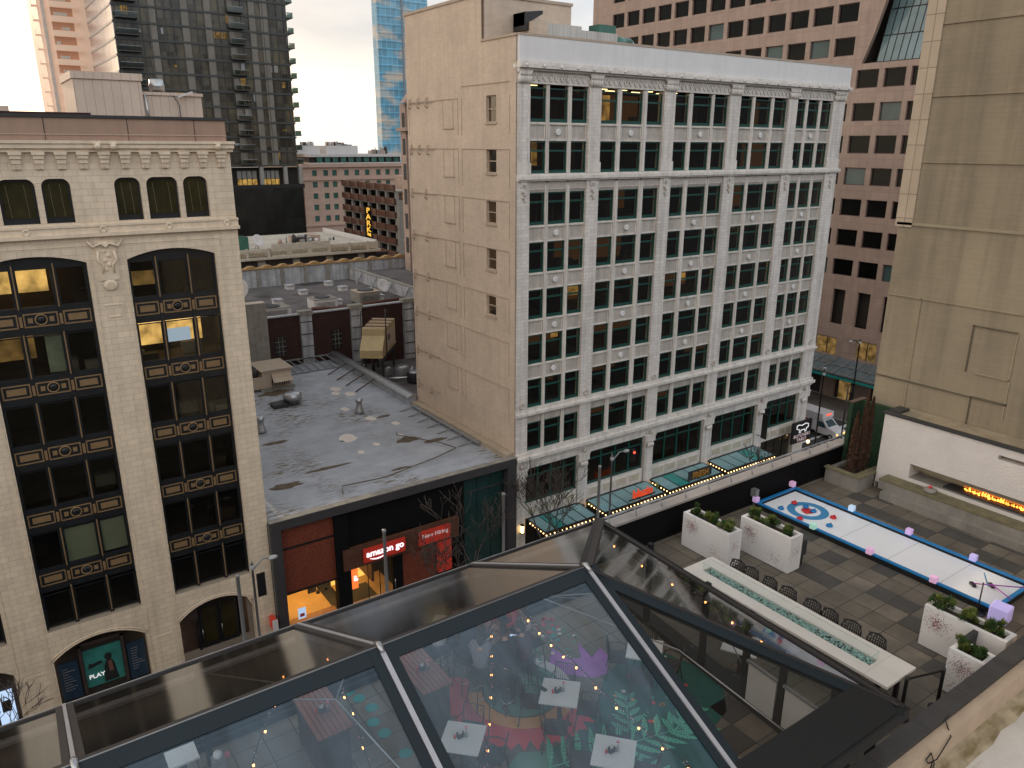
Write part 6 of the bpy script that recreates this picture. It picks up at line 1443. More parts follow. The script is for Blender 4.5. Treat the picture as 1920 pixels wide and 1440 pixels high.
for (x, y) in ((6.0, 8.9), (6.4, 8.6)): 
    for k in range(6): leaf(m, (x, y), R(k*60), .4, .05, z0+.004)
random.seed(31)
for k in range(26):
    x, y = 9.4+random.random()*1.9, 8.7+random.random()*1.4; disc(m, x, y, 0, .05, z0+.006, random.choice(('mural_white', 'mural_red', 'mural_mint', 'mural_orange', 'mural_leaf')), 10)
for k in range(60):
    x, y = 8.6+random.random()*1.5, 11.5+random.random()*1.3; disc(m, x, y, 0, .05, z0+.006, 'mural_red' if y > 12.2+.3*random.random() and x > 8.7 else random.choice(('mural_turq', 'mural_mint', 'mural_mint', 'mural_white')), 10)
for (x, y) in ((4.9, 13.0), (5.1, 12.3), (5.0, 11.5), (5.1, 10.8), (5.0, 12.7), (4.95, 11.9)):
    disc(m, x, y, 0, .13, z0+.002, 'mural_turq', 14)
m.poly([(x, y, z0+.002) for x, y in ((4.6, 9.3), (5.3, 9.5), (5.9, 9.1), (5.5, 8.6), (4.8, 8.7))], 'mural_purple')
m.build('floor_mural', None, 'colourful painted floor mural of leaves, a purple flower and a ringed sun under the tent', 'mural')

# ------------------------------------------------------------------ tables, chairs, centrepieces
def dine_table():
    o = thing('dining_table', 'x', 'table', (0, 0, 0)); w = .37
    m = MB(); m.box(-w, -w, .72, w, w, .75, 'table_white'); m.build('tabletop', o)
    m = MB(); m.box(-.04, -.04, .02, .04, .04, .72, 'charcoal'); m.build('leg', o)
    m = MB(); m.box(-.25, -.04, 0, .25, .04, .02, 'charcoal'); m.box(-.04, -.25, .001, .04, .25, .024, 'charcoal'); m.build('base', o); return reg(o)
tb = dine_table()
TB = [(5.78, 9.82, .78, 'white square table nearest the left wooden high table'), (7.98, 9.77, .78, 'white square table right behind the group, beside the ringed mural'), (7.8, 8.0, .72, 'white square table over the painted leaves at the bottom edge'), (10.31, 9.81, .72, 'white square table at the end wall behind the silver strip'), (9.95, 6.0, .7, 'white square table mostly hidden by the black valance')]
for k, (x, y, a, l) in enumerate(TB):
    o = tb if k == 0 else dup(tb); o.location = (x, y, ZT); o.rotation_euler = (0, 0, a); o['label'] = l; TB[k] = (x, y, a, l)
o = dup(tb); o.location = (12.15, 8.75, ZT); o.rotation_euler = (0, 0, .5); o['label'] = 'white square table outside the tent beyond the glass wall'
def centre(x, y, z, l, k):
    o = thing('centrepiece', l, 'table caddy', (x, y, z)); m = MB(); m.box(x-.06, y-.04, z, x+.06, y+.04, z+.1, 'charcoal'); m.box(x-.05, y-.03, z+.1, x+.02, y-.02, z+.17, 'pale_render'); m.build('caddy', o)
    m = MB(); m.lathe((x+.1, y-.05, z), [(.025, 0), (.03, .06), (.012, .1), (.015, .13)], 'steel', 10); m.build('vase', o)
    m = MB(); m.tube([(x+.1, y-.05, z+.1), (x+.1, y-.05, z+.19)], .004, 'leaf_dark', 5); m.ball((x+.1, y-.05, z+.2), (.03, .03, .025), 'dot_pink' if 'dot_pink' in MATS else 'red_paint', 8, 5); m.build('flower', o)
    m = MB(); m.lathe((x-.1, y+.03, z), [(.02, 0), (.02, .07), (.01, .09)], 'red_paint', 8); m.build('sauce_bottle', o)
mat('dot_pink', (.7, .2, .3), .6)
for k, (t, l) in enumerate(zip(TB[:4], ('caddy and pink flower on the white table nearest the left high table', 'caddy and flower on the white table behind the group', 'caddy and flower on the white table over the leaves', 'caddy on the white table at the end wall'))): centre(t[0]-.03, t[1]+.03, ZT+.75, l, k)
m = MB(); m.rbox((TB[1][0]-.22, TB[1][1]+.25, ZT+.76), (.08, .15, .02), .2, 'black_metal'); m.build('phone', None, 'black phone lying on the corner of the white table behind the group', 'phone')
def high_table(x, y, w, L, l, c):
    o = thing('high_table', l, 'high table', (x, y, ZT)); z = ZT+1.05; n = 7
    m = MB(); m.box(x-w/2, y-L/2, z-.06, x+w/2, y+L/2, z-.03, 'dark_wood')
    for k in range(n): a = x-w/2+w*k/n; m.box(a+.006, y-L/2, z-.03, a+w/n-.006, y+L/2, z, 'teak')
    m.build('tabletop', o)
    m = MB(); m.box(x-w/2+.05, y-L/2+.06, ZT, x+w/2-.05, y-L/2+.1, z-.06, 'dark_wood'); m.box(x-w/2+.05, y+L/2-.1, ZT, x+w/2-.05, y+L/2-.06, z-.06, 'dark_wood'); m.box(x-w/2+.06, y-L/2+.1, ZT+.02, x-w/2+.1, y+L/2-.1, z-.06, 'dark_wood'); m.box(x+w/2-.1, y-L/2+.1, ZT+.02, x+w/2-.06, y+L/2-.1, z-.06, 'dark_wood'); m.build('side_panel', o)
    if c: centre(x, y, z, c, 0)
    return o
high_table(5.9, 11.55, .66, 1.3, 'wooden slatted high table left of the seated group', 'caddy and pink flower on the high table left of the group')
high_table(3.82, 11.55, .66, 1.3, 'wooden slatted high table in the left roof bay', 'caddy and flower on the high table in the left bay')
HT = high_table(7.72, 12.05, .72, 1.75, 'wooden slatted high table where the group is eating', None)
def wire_chair():
    o = thing('wire_chair', 'x', 'chair', (0, 0, 0))
    m = MB()
    for k in range(9): m.tube([(-.18+.045*k, .19, .46), (-.17+.0425*k, .24, .8)], .006, 'charcoal', 5)
    m.tube([(-.21, .17, .45), (-.2, .25, .82), (.2, .25, .82), (.21, .17, .45)], .014, 'charcoal', 6); m.build('backrest', o)
    m = MB(); m.rbox((0, 0, .45), (.42, .4, .03), 0, 'charcoal'); m.build('seat', o)
    m = MB()
    for s in (-1, 1): m.tube([(s*.22, .2, .62), (s*.25, .02, .64), (s*.24, -.16, .62), (s*.2, -.18, .45)], .012, 'charcoal', 6)
    m.build('armrest', o)
    for sx in (-1, 1):
        for sy in (-1, 1):
            m = MB(); m.tube([(sx*.18, sy*.17, .45), (sx*.24, sy*.24, 0)], .014, 'charcoal', 6); m.build('leg', o)
    return reg(o)
wc = wire_chair()
WC = []
names = ['white table nearest the left high table', 'white table behind the group', 'white table over the leaves', 'white table at the end wall']
sd = ['far', 'left', 'near', 'right']
for k, t in enumerate(TB[:4]):
    for q in range(4):
        a = t[2]+q*math.pi/2; d = .56 if (k, q) != (1, 1) else .62
        WC.append((t[0]-d*math.sin(a)*1, t[1]+d*math.cos(a), a, 'dark wire armchair %s the %s' % (('back left of', 'front left of', 'front right of', 'back right of')[q], names[k])))
for k, (x, y, a, l) in enumerate(WC):
    o = wc if k == 0 else dup(wc); o.location = (x, y, ZT); o.rotation_euler = (0, 0, a+.1*math.sin(k*1.7)); o['label'] = l
def stool(x, y, l):
    o = thing('bar_stool', l, 'bar stool', (x, y, ZT)); m = MB(); m.rbox((x, y, ZT+.75), (.36, .36, .04), 0, 'charcoal'); m.build('seat', o)
    for sx in (-1, 1):
        for sy in (-1, 1): m = MB(); m.tube([(x+sx*.14, y+sy*.14, ZT+.74), (x+sx*.2, y+sy*.2, ZT)], .014, 'charcoal', 6); m.build('leg', o)
    m = MB(); m.tube([(x-.18, y-.18, ZT+.28), (x+.18, y-.18, ZT+.28), (x+.18, y+.18, ZT+.28), (x-.18, y+.18, ZT+.28), (x-.18, y-.18, ZT+.28)], .01, 'steel', 5); m.build('foot_ring', o)
    return o
# plates, glasses on the group's table
for k, (x, y, l) in enumerate(((7.5, 12.5, 'white plate at the far left of the group table'), (7.9, 12.3, 'white plate at the far right of the group table'), (7.95, 11.75, 'white plate at the near right of the group table'), (7.47, 11.7, 'white plate at the near left of the group table'))):
    o = thing('dinner_plate', l, 'plate', (x, y, ZT+1.05)); m = MB(); m.lathe((x, y, ZT+1.052), [(.08, 0), (.12, .012), (.115, .016), (.075, .006), (.01, .005)], 'table_white', 20); m.build('plate', o)
    m = MB(); random.seed(k)
    for j in range(5): m.ball((x+random.uniform(-.04, .04), y+random.uniform(-.04, .04), ZT+1.068), (.025, .02, .012), random.choice(('gold_trim', 'teak', 'leaf_light')), 6, 4)
    m.build('food', o)
for k, (x, y, l) in enumerate(((7.7, 12.1, 'water glass in the middle of the group table'), (7.62, 11.9, 'tall glass left of the middle of the group table'), (7.8, 11.55, 'short glass near the end of the group table'), (7.7, 12.55, 'glass at the far end of the group table'))):
    m = MB(); m.lathe((x, y, ZT+1.052), [(.03, 0), (.036, .13), (.032, .13), (.027, .01)], 'clear_guard', 12); m.build('drinking_glass', None, l, 'glass')
m = MB(); m.rbox((7.75, 11.72, ZT+1.066), (.2, .14, .02), .5, 'gold_trim'); m.build('serving_board', None, 'small wooden serving board with food on the group table', 'board')
m = MB(); m.rbox((8.0, 11.4, ZT+1.058), (.12, .16, .012), .8, 'screen'); m.build('tablet_phone', None, 'pale blue phone by the near right corner of the group table', 'phone')
# string lights
def string(pts, n, lab, big=True):
    o = thing('string_light', lab, 'string lights', pts[0]); pts = [Vector(p) for p in pts]
    seg = []; 
    for a, b in zip(pts[:-1], pts[1:]):
        for k in range(8):
            t = k/8; p = a.lerp(b, t); p.z -= .25*4*t*(1-t)*.4; seg.append(p)
    seg.append(pts[-1])
    m = MB(); m.tube(seg, .01, 'black_metal', 5); m.build('cable', o)
    N = len(seg)-1
    for k in range(n):
        t = (k+.5)/n*N; i = int(t); p = seg[i].lerp(seg[min(i+1, N)], t-i)
        m = MB(); m.tube([p, p-Vector((0, 0, .05))], .014, 'black_metal', 6); m.ball(p-Vector((0, 0, .08)), (.02, .02, .028), 'bulb', 8, 6); m.build('bulb', o)
    m = MB(); random.seed(len(lab))
    for k in range(n*7):
        t = random.random()*N; i = int(t); p = seg[i].lerp(seg[min(i+1, N)], t-i); m.ball(p+Vector((random.uniform(-.03, .03), random.uniform(-.03, .03), random.uniform(-.04, .02))), .012, random.choice(('dot_pink', 'dot_red', 'white_planter')), 5, 3)
    m.build('garland_berries', o, kind='stuff')
string([(7.45, 11.4, 25.1), (6.2, 9.5, 25.0), (4.9, 7.7, 24.9)], 8, 'string of warm bulbs over the left part of the group')
string([(7.9, 11.3, 25.1), (7.72, 9.0, 25.0), (7.72, 6.0, 24.9)], 11, 'string of warm bulbs running down the middle bay')
string([(10.2, 11.7, 25.1), (9.6, 9.4, 25.0), (8.4, 5.8, 24.9)], 11, 'string of warm bulbs beside the silver strip near the end wall')
string([(3.4, 12.0, 25.1), (2.4, 10.4, 25.0), (1.2, 8.6, 24.9)], 6, 'string of warm bulbs at the left of the left high table')
string([(4.1, 12.0, 25.1), (3.9, 10.2, 25.0), (3.4, 7.8, 24.9)], 7, 'string of warm bulbs at the right of the left high table')
string([(11.1, 12.2, 25.2), (11.15, 9.0, 25.1), (11.1, 6.5, 25.1)], 7, 'string of warm bulbs along the end wall eave')
# heater stand, left bay
o = thing('flower_stand', 'grey pole stand with pink flowers in the lower left bay', 'stand', (1.9, 11.2, ZT))
m = MB(); m.box(1.8, 11.1, ZT, 2.0, 11.3, ZT+1.3, 'grey_metal'); m.build('post', o); m = MB(); m.ball((1.9, 11.2, ZT+1.36), .08, 'table_white'); m.build('globe', o)
m = MB(); random.seed(4)
for k in range(8): m.ball((1.9+random.uniform(-.2, .2), 11.2+random.uniform(-.2, .2), ZT+.7+random.random()*.6), .045, 'dot_pink', 8, 5)
m.build('flowers', o)
m = MB(); m.box(1.25, 12.05, ZT+.7, 1.75, 12.5, ZT+.74, 'table_white'); m.box(1.45, 12.2, ZT, 1.55, 12.3, ZT+.7, 'charcoal'); m.build('side_table', None, 'small white side table beside the flower stand', 'table')
# ------------------------------------------------------------------ people
for nm, c in (('skin_light', (.5, .29, .21)), ('skin_tan', (.3, .16, .1)), ('hair_black', (.012, .01, .01)), ('hair_brown', (.05, .025, .012)), ('cloth_light', (.5, .48, .47)), ('cloth_navy', (.02, .03, .055)), ('cloth_grey', (.2, .19, .22)), ('cloth_dark', (.02, .022, .03)), ('cloth_plaid', (.07, .03, .045)), ('cloth_print', (.36, .32, .33)), ('cloth_red', (.5, .05, .06)), ('denim', (.03, .045, .08)), ('shoe', (.03, .025, .025)), ('eye', (.02, .015, .012)), ('lip', (.3, .09, .08))):
    mat(nm, c, .8 if 'cloth' in nm or nm == 'denim' else .6, .2, 9, .3)
mat('cloth_print2', (.36, .32, .33), .8, .1, 3, 0, speck=((.05, .05, .07), 14, .52, .58, (1, 1, 1)))
def skinned(J, E, sub=1):
    names = list(J); me = bpy.data.meshes.new('s'); me.from_pydata([J[n][0] for n in names], [(names.index(a), names.index(b)) for a, b in E], [])
    o = bpy.data.objects.new('s', me); col.objects.link(o)
    sk = o.modifiers.new('k', 'SKIN'); sk.use_smooth_shade = True
    if not me.skin_vertices: 
        with bpy.context.temp_override(object=o, active_object=o): bpy.ops.mesh.customdata_skin_add()
    for i, n in enumerate(names):
        r = J[n][1]; r = r if isinstance(r, tuple) else (r, r); me.skin_vertices[0].data[i].radius = r
        me.skin_vertices[0].data[i].use_root = (i == 0)
    sb = o.modifiers.new('u', 'SUBSURF'); sb.levels = sub; sb.render_levels = sub
    dg = bpy.context.evaluated_depsgraph_get(); dg.update(); ev = o.evaluated_get(dg); m2 = bpy.data.meshes.new_from_object(ev)
    bpy.data.objects.remove(o); return m2
def addmesh(m, me, mt):
    m.add([v.co.copy() for v in me.vertices], [tuple(p.vertices) for p in me.polygons], mt, True)
def person(lab, x, y, z, rz, pose='sit', top='cloth_grey', legs='denim', hair='short', hc='hair_black', skin='skin_light', lean=.1, sleeves=True, turn=0., puff=1., group=None, arm=0.):
    o = thing('person', lab, 'person', (0, 0, 0), group)
    S = lambda s, a, b, c: (s*a, b, c)
    if pose == 'sit':
        J = {'pelvis': ((0, 0, .86), (.13, .11)), 'waist': ((0, lean*.3, 1.03), (.12, .1)), 'chest': ((0, lean*.8, 1.24), (.15, .11)), 'neckb': ((0, lean*1.2, 1.42), (.075, .07)), 'neck': ((0, lean*1.4, 1.5), .05)}
        HH = (0, lean*1.6+.02, 1.62)
        for s, t in ((-1, 'l'), (1, 'r')):
            J['hip'+t] = (S(s, .1, .05, .84), .09); J['knee'+t] = (S(s, .15, .43, .84), .062); J['calf'+t] = (S(s, .14, .43, .6), .056); J['ankle'+t] = (S(s, .13, .38, .36), .036); J['toe'+t] = (S(s, .14, .52, .31), .03)
            J['sho'+t] = (S(s, .18, lean*1.0, 1.38), .065); J['elb'+t] = (S(s, .27, lean*.8+.14, 1.14), .045); J['wri'+t] = (S(s, .15+arm*(s > 0), lean+.42, 1.11+arm), .03)
    else:
        J = {'pelvis': ((0, 0, .93), (.14, .11)), 'waist': ((0, lean*.3, 1.1), (.12, .1)), 'chest': ((0, lean*.8, 1.31), (.15, .11)), 'neckb': ((0, lean*1.2, 1.48), (.075, .07)), 'neck': ((0, lean*1.4, 1.56), .05)}
        HH = (0, lean*1.6+.02, 1.68)
        for s, t in ((-1, 'l'), (1, 'r')):
            J['hip'+t] = (S(s, .1, 0, .9), .09); J['knee'+t] = (S(s, .12, .04+.05*s, .5), .06); J['calf'+t] = (S(s, .12, .02+.07*s, .35), .055); J['ankle'+t] = (S(s, .12, -.02+.09*s, .09), .036); J['toe'+t] = (S(s, .14, .1+.09*s, .04), .03)
            J['sho'+t] = (S(s, .18, lean*1.0, 1.45), .065); J['elb'+t] = (S(s, .27, lean*.8+.08, 1.19), .045); J['wri'+t] = (S(s, .17, lean+.34, 1.12), .03)
    E = [('pelvis', 'waist'), ('waist', 'chest'), ('chest', 'neckb'), ('neckb', 'neck')]
    for t in 'lr': E += [('pelvis', 'hip'+t), ('hip'+t, 'knee'+t), ('knee'+t, 'calf'+t), ('calf'+t, 'ankle'+t), ('ankle'+t, 'toe'+t), ('chest', 'sho'+t), ('sho'+t, 'elb'+t), ('elb'+t, 'wri'+t)]
    m = MB(); addmesh(m, skinned(J, E), skin)
    # head with face
    h = Vector(HH); T0 = Matrix.Translation(h) @ Matrix.Rotation(turn, 4, 'Z') @ Matrix.Rotation(-.25, 4, 'X'); m.T = T0
    m.ball((0, 0, .01), (.074, .092, .112), skin, 14, 10); m.ball((0, .035, -.055), (.05, .05, .05), skin, 10, 6); m.ball((0, .095, -.012), (.013, .02, .02), skin, 6, 4)
    for s in (-1, 1): m.ball((s*.075, -.005, -.005), (.01, .02, .028), skin, 6, 4); m.ball((s*.03, .082, .012), (.011, .007, .007), 'eye', 6, 4); m.ball((s*.03, .086, .03), (.018, .005, .004), hc, 6, 4)
    m.ball((0, .083, -.052), (.022, .008, .007), 'lip', 8, 4)
    m.T = None
    for s, t in ((-1, 'l'), (1, 'r')):    # hands: palm, four unequal curled fingers, thumb from the side
        w = Vector(J['wri'+t][0]); e = Vector(J['elb'+t][0]); d = (w-e).normalized(); sd_ = Vector((1, 0, 0)) - d*d.x; sd_.normalize(); up = sd_.cross(d)
        if up.z < 0: up = -up
        m.tube([w, w+d*.04, w+d*.09], [.026, .036, .034], skin, 8)
        for k, L_ in enumerate((.058, .07, .075, .062)):
            b = w+d*.085+sd_*(k-1.5)*.019; m.tube([b, b+d*L_*.5-up*.004, b+d*L_*.8-up*.02, b+d*L_*.9-up*.036], [.0095, .009, .008, .006], skin, 6)
        b = w+d*.04-sd_*s*.03; m.tube([b, b-sd_*s*.025+d*.025, b-sd_*s*.03+d*.055], [.012, .011, .008], skin, 6)
    M_ = Matrix.Translation((x, y, z)) @ Matrix.Rotation(rz, 4, 'Z')
    def fin(mm, name, **k):
        mm.v = [M_ @ v for v in mm.v]; return mm.build(name, o, **k)
    o.location = (x, y, z)
    fin(m, 'body')
    def sub_(keys, f, extra=None):
        JJ = {k: (v[0], tuple(q*f for q in (v[1] if isinstance(v[1], tuple) else (v[1], v[1])))) for k, v in J.items() if k in keys}
        if extra: JJ.update(extra)
        return skinned(JJ, [e for e in E if e[0] in JJ and e[1] in JJ])
    ks = ['pelvis', 'waist', 'chest', 'neckb', 'shol', 'elbl', 'shor', 'elbr']+(['wril', 'wrir'] if sleeves else [])
    J2 = dict(J); 
    m = MB(); addmesh(m, sub_(ks, 1.18*puff), top); fin(m, 'jacket' if puff > 1.1 else 'shirt')
    m = MB(); addmesh(m, sub_(['pelvis', 'hipl', 'hipr', 'kneel', 'kneer', 'calfl', 'calfr', 'anklel', 'ankler'], 1.13), legs); fin(m, 'trousers')
    m = MB()
    for t in 'lr':
        a = Vector(J['ankle'+t][0]); b = Vector(J['toe'+t][0]); m.tube([a+Vector((0, -.05, -.04)), a+Vector((0, .02, -.03)), b+Vector((0, .03, 0))], [.035, .045, .032], 'shoe', 8)
    fin(m, 'shoes')
    m = MB(T=T0); m.ball((0, -.02, .035), (.086, .098, .105), hc, 14, 8)
    if hair == 'long':
        m.ball((0, -.06, -.06), (.09, .06, .13), hc, 12, 8); m.ball((0, -.085, -.18), (.08, .045, .14), hc, 12, 8)
    else: m.ball((0, -.05, -.01), (.08, .062, .08), hc, 12, 8)
    m.T = None; fin(m, 'hair')
    return o
GRP = None
stools = [(6.62, 12.25), (6.98, 11.72), (6.98, 11.12), (7.4, 10.72), (7.9, 10.78), (8.5, 11.35), (8.45, 11.95)]
SL = ['bar stool under the person in the pale sweater', 'bar stool under the person in the navy jacket', 'bar stool under the long haired person in grey', 'bar stool at the near end of the group table', 'bar stool under the person in the maroon plaid jacket', 'bar stool under the person in the printed top', 'bar stool under the person in red']
for (x, y), l in zip(stools, SL): stool(x, y, l)
person('person in a pale puffy sweater at the far left of the group, seen from behind', 6.62, 12.25, ZT, R(-75), top='cloth_light', hair='short', lean=.2, puff=1.25, hc='hair_brown')
person('person in a navy jacket leaning over the left side of the table', 6.98, 11.72, ZT, R(-70), top='cloth_navy', lean=.22, hair='short', puff=1.15, arm=.1)
person('long haired person in a grey sweater seated with their back to the camera', 6.98, 11.12, ZT, R(-48), top='cloth_grey', legs='cloth_dark', hair='long', lean=.12, hc='hair_black', puff=1.12)
person('person in a dark jacket standing at the near end of the group table', 7.42, 10.7, ZT, R(-8), pose='stand', top='cloth_dark', legs='cloth_dark', hair='short', lean=.18, puff=1.15)
person('short black haired person in a maroon plaid jacket at the right near corner', 7.9, 10.78, ZT, R(22), top='cloth_plaid', hair='short', lean=.1, puff=1.2, turn=.4)
person('person in a printed pale top with long dark hair, right side of the table', 8.5, 11.35, ZT, R(75), top='cloth_print2', hair='long', lean=.16, sleeves=False, skin='skin_tan')
person('person in a bright red shirt at the far right side of the table', 8.45, 11.95, ZT, R(95), top='cloth_red', hair='long', lean=.16, hc='hair_brown', puff=1.12)
person('pedestrian in dark blue clothes on the pavement by the pink building', 96.2, 62.5, G, R(170), pose='stand', top='cloth_navy', legs='cloth_dark', lean=.03)

# ------------------------------------------------------------------ box truck
mat('truck_white', (.6, .61, .63), .35, .06, 1, streak=.1); mat('tyre', (.015, .015, .016), .9); mat('truck_window', (.03, .07, .09), .08, .3, 1, spec=1); mat('tail_red', (.5, .04, .03), .4, emit=(1, .12, .06), es=1.2); mat('amber', (.7, .3, .08), .4, emit=(1, .45, .12), es=2.5); mat('hires_red', (.35, .03, .04), .5)
tk = thing('box_truck', 'white cube van with orange lights crossing the junction in the side street', 'truck', (85.3, 53, G-.12)); gz = G-.12
m = MB(); m.box(84.2, 53.3, gz+.75, 86.5, 59.5, gz+3.1, 'truck_white'); m.prism([(84.2, gz+2.35), (86.5, gz+2.35), (86.5, gz+3.1), (84.2, gz+3.1)], 52.3, 53.29, 'truck_white'); m.build('cargo_box', tk)
m = MB(); T_ = MB(T=FX(84.35)); w = 2.0
prof = [(50.4, .55), (50.35, 1.0), (50.5, 1.2), (51.5, 1.5), (52.25, 2.2), (53.28, 2.25), (53.28, .5), (50.6, .45)]
n = len(prof); vs = [(84.35, a, gz+b) for a, b in prof]+[(86.35, a, gz+b) for a, b in prof]
m.add(vs, [tuple(range(n)), tuple(range(2*n-1, n-1, -1))]+[(i, (i+1) % n, n+(i+1) % n, n+i) for i in range(n)], 'truck_white'); m.build('cab', tk)
m = MB(); m.add([(84.5, 51.52, gz+1.54), (86.2, 51.52, gz+1.54), (86.1, 52.2, gz+2.18), (84.6, 52.2, gz+2.18)], [(0, 1, 2, 3)], 'truck_window'); m.build('windscreen', tk)
m = MB(); m.add([(84.33, 51.75, gz+1.35), (84.33, 52.9, gz+1.35), (84.33, 52.9, gz+2.05), (84.33, 52.25, gz+2.08)], [(0, 1, 2, 3)], 'truck_window'); m.build('side_window', tk)
for y in (51.1, 57.9):
    for x in (84.25, 86.2):
        m = MB(); m.tube([(x, y, gz+.38), (x+.25, y, gz+.38)], .38, 'tyre', 18); w_ = m.build('wheel', tk); m = MB(); m.tube([(x-.01, y, gz+.38), (x+.26, y, gz+.38)], .2, 'steel', 12); m.build('rim', w_)
m = MB(); m.box(84.4, 50.28, gz+.4, 86.3, 50.42, gz+.62, 'black_metal'); m.build('bumper', tk)
for x in (84.5, 85.95): m = MB(); m.box(x, 50.3, gz+.75, x+.28, 50.4, gz+.95, 'amber'); m.build('headlight', tk)
m = MB(); m.box(84.9, 52.22, gz+2.75, 85.9, 52.3, gz+2.95, 'tail_red'); m.build('marker_light', tk)
m = MB(); m.box(84.17, 54.1, gz+.9, 84.199, 56.2, gz+2.0, 'ring_blue' if False else 'grey_metal'); m.box(84.165, 54.3, gz+1.85, 84.169, 58.8, gz+2.05, 'hires_red'); m.build('side_panel', tk)

# ------------------------------------------------------------------ poles, lamps
def pole(x, y, h, lab):
    m = MB(); m.lathe((x, y, G), [(.2, 0), (.17, .3), (.13, .35), (.12, h-.2), (.14, h-.18), (.14, h), (.01, h+.05)], 'grey_metal', 14); m.build('metal_pole', None, lab, 'pole', 'plain grey poles along the street')
pole(10.1, 44.6, 9.4, 'plain grey pole in front of the arched entrance'); pole(20.2, 44.6, 9.5, 'plain grey pole standing before the lit store sign'); pole(30.3, 44.6, 9.6, 'plain grey pole by the right edge of the corner store'); pole(40.1, 44.6, 9.5, 'plain grey pole before the first glass awnings')
def lamp(x, y, h, dx, dy, lab, mt='grey_metal', flag=False):
    o = thing('street_lamp', lab, 'street lamp', (x, y, G))
    m = MB(); m.lathe((x, y, G), [(.28, 0), (.28, .8), (.16, 1.0), (.1, 1.2), (.08, h-.6), (.09, h-.6)], mt, 12); m.build('post', o)
    m = MB(); m.tube([(x, y, G+h-.6), (x+dx*.3, y+dy*.3, G+h-.3), (x+dx*.7, y+dy*.7, G+h+.05), (x+dx*1.2, y+dy*1.2, G+h+.0)], .05, mt, 8); m.build('arm', o)
    m = MB(); m.ball((x+dx*1.35, y+dy*1.35, G+h-.05), (.35, .22, .14), 'weathered_white', 10, 6); m.build('lamp_head', o)
    m = MB(); m.ball((x, y, G+h-.35), (.17, .17, .24), 'weathered_white', 10, 6); m.lathe((x, y, G+h-.15), [(.12, 0), (.03, .25), (.01, .4)], mt, 8); m.build('globe', o)
    if flag: m = MB(); m.box(x+.2, y-.03, G+h-2.6, x+.75, y+.0, G+h-.9, 'black_metal'); m.build('banner', o)
lamp(11.2, 45.2, 9.6, 1.0, 0, 'street lamp with a black banner beside the arched entrance', flag=True)
lamp(42.0, 45.2, 9.8, 1.3, .1, 'street lamp with curved arm in front of the second awning')
lamp(92.4, 53.6, 11.2, -1.1, .3, 'tall dark street lamp at the corner by the pink building', 'black_metal')
lamp(78.9, 49.6, 10.2, .9, .6, 'dark street lamp on the near corner in front of the truck', 'black_metal')
m = MB(); m.tube([(84.2, 49.5, G-.12), (84.2, 49.5, 6.2)], .09, 'black_metal', 10); m.build('traffic_pole', None, 'slim dark pole between the truck and the terrace rail', 'pole')
ts_ = thing('traffic_signal', 'traffic signal with a red light over the street by the second awning', 'traffic light', (44.6, 45.4, 8))
m = MB(); m.box(44.4, 45.2, 7.4, 44.8, 45.5, 8.5, 'black_metal'); m.build('housing', ts_); m = MB(); m.ball((44.6, 45.18, 8.25), .13, 'tail_red', 8, 6); m.build('red_lamp', ts_)

# ------------------------------------------------------------------ bare street trees
def tree(x, y, h, seed, lab, spread=1., lv=5):
    random.seed(seed); o = thing('bare_tree', lab, 'tree', (x, y, G), 'bare trees along the far pavement')
    T1 = MB(); T2 = MB()
    def grow(p, d, L, r, k):
        n = 3; pts = [p]; q = p; dd = d
        for i in range(n): dd = (dd+Vector((random.gauss(0, .14), random.gauss(0, .14), random.gauss(.05, .1)))).normalized(); q = q+dd*L/n; pts.append(q)
        (T1 if k == 0 else T2).tube(pts, [max(.017, r*(1-.5*i/n)) for i in range(n+1)], 'bark', 6 if k < 2 else 4)
        if k >= lv: return
        for i in range(random.choice((2, 3, 3)) if k else 4):
            t = .5+.5*random.random(); b = pts[min(n, int(t*n)+1)] if i else pts[-1]
            a = random.random()*6.28; s = (.45+.4*random.random())*spread
            nd_ = (dd+Vector((math.cos(a), math.sin(a), .25))*s).normalized(); grow(b, nd_, L*(.68+.15*random.random()), r*.52, k+1)
    grow(Vector((x, y, G)), Vector((.02, .02, 1)), h*.33, .13, 0)
    T1.build('trunk', o); T2.build('crown', o)
    return o
tree(29.2, 45.8, 9.8, 5, 'wide bare tree in front of the right half of the corner store', 1.3)
tree(25.6, 45.4, 7.0, 15, 'low bare tree with drooping twigs before the hiring sign', 1.5)
tree(35.3, 45.8, 8.8, 8, 'bare tree before the first awning, next to the store edge', .9)
tree(38.2, 45.6, 8.6, 12, 'slender bare tree before the first awning, right of its neighbour', .9)
tree(62.5, 45.6, 6.3, 19, 'bare tree beside the last glass awning', 1.2)
tree(-4.6, 45.2, 7.8, 23, 'bare tree at the far left edge before the arched building', 1.2)

# ------------------------------------------------------------------ sky, sun, camera
w = bpy.data.worlds.new('World'); sc.world = w; w.use_nodes = True; nt = w.node_tree; L = nt.links.new
bg = nt.nodes['Background']; out = nt.nodes['World Output']
SE, SA = R(9), R(-1.5)
sky = nd(nt, 'ShaderNodeTexSky', sky_type='NISHITA'); sky.sun_disc = False; sky.sun_elevation = SE; sky.sun_rotation = SA; sky.dust_density = 2.5; sky.altitude = 50
sv = Vector((math.sin(SA)*math.cos(SE), math.cos(SA)*math.cos(SE), math.sin(SE)))
tc = nd(nt, 'ShaderNodeTexCoord')
nrm = nd(nt, 'ShaderNodeVectorMath', operation='NORMALIZE'); L(tc.outputs['Generated'], nrm.inputs[0])
mp = nd(nt, 'ShaderNodeMapping'); mp.inputs['Scale'].default_value = (1.2, 1.2, 4.5); mp.inputs['Location'].default_value = (.37, .2, .1); L(nrm.outputs[0], mp.inputs[0])
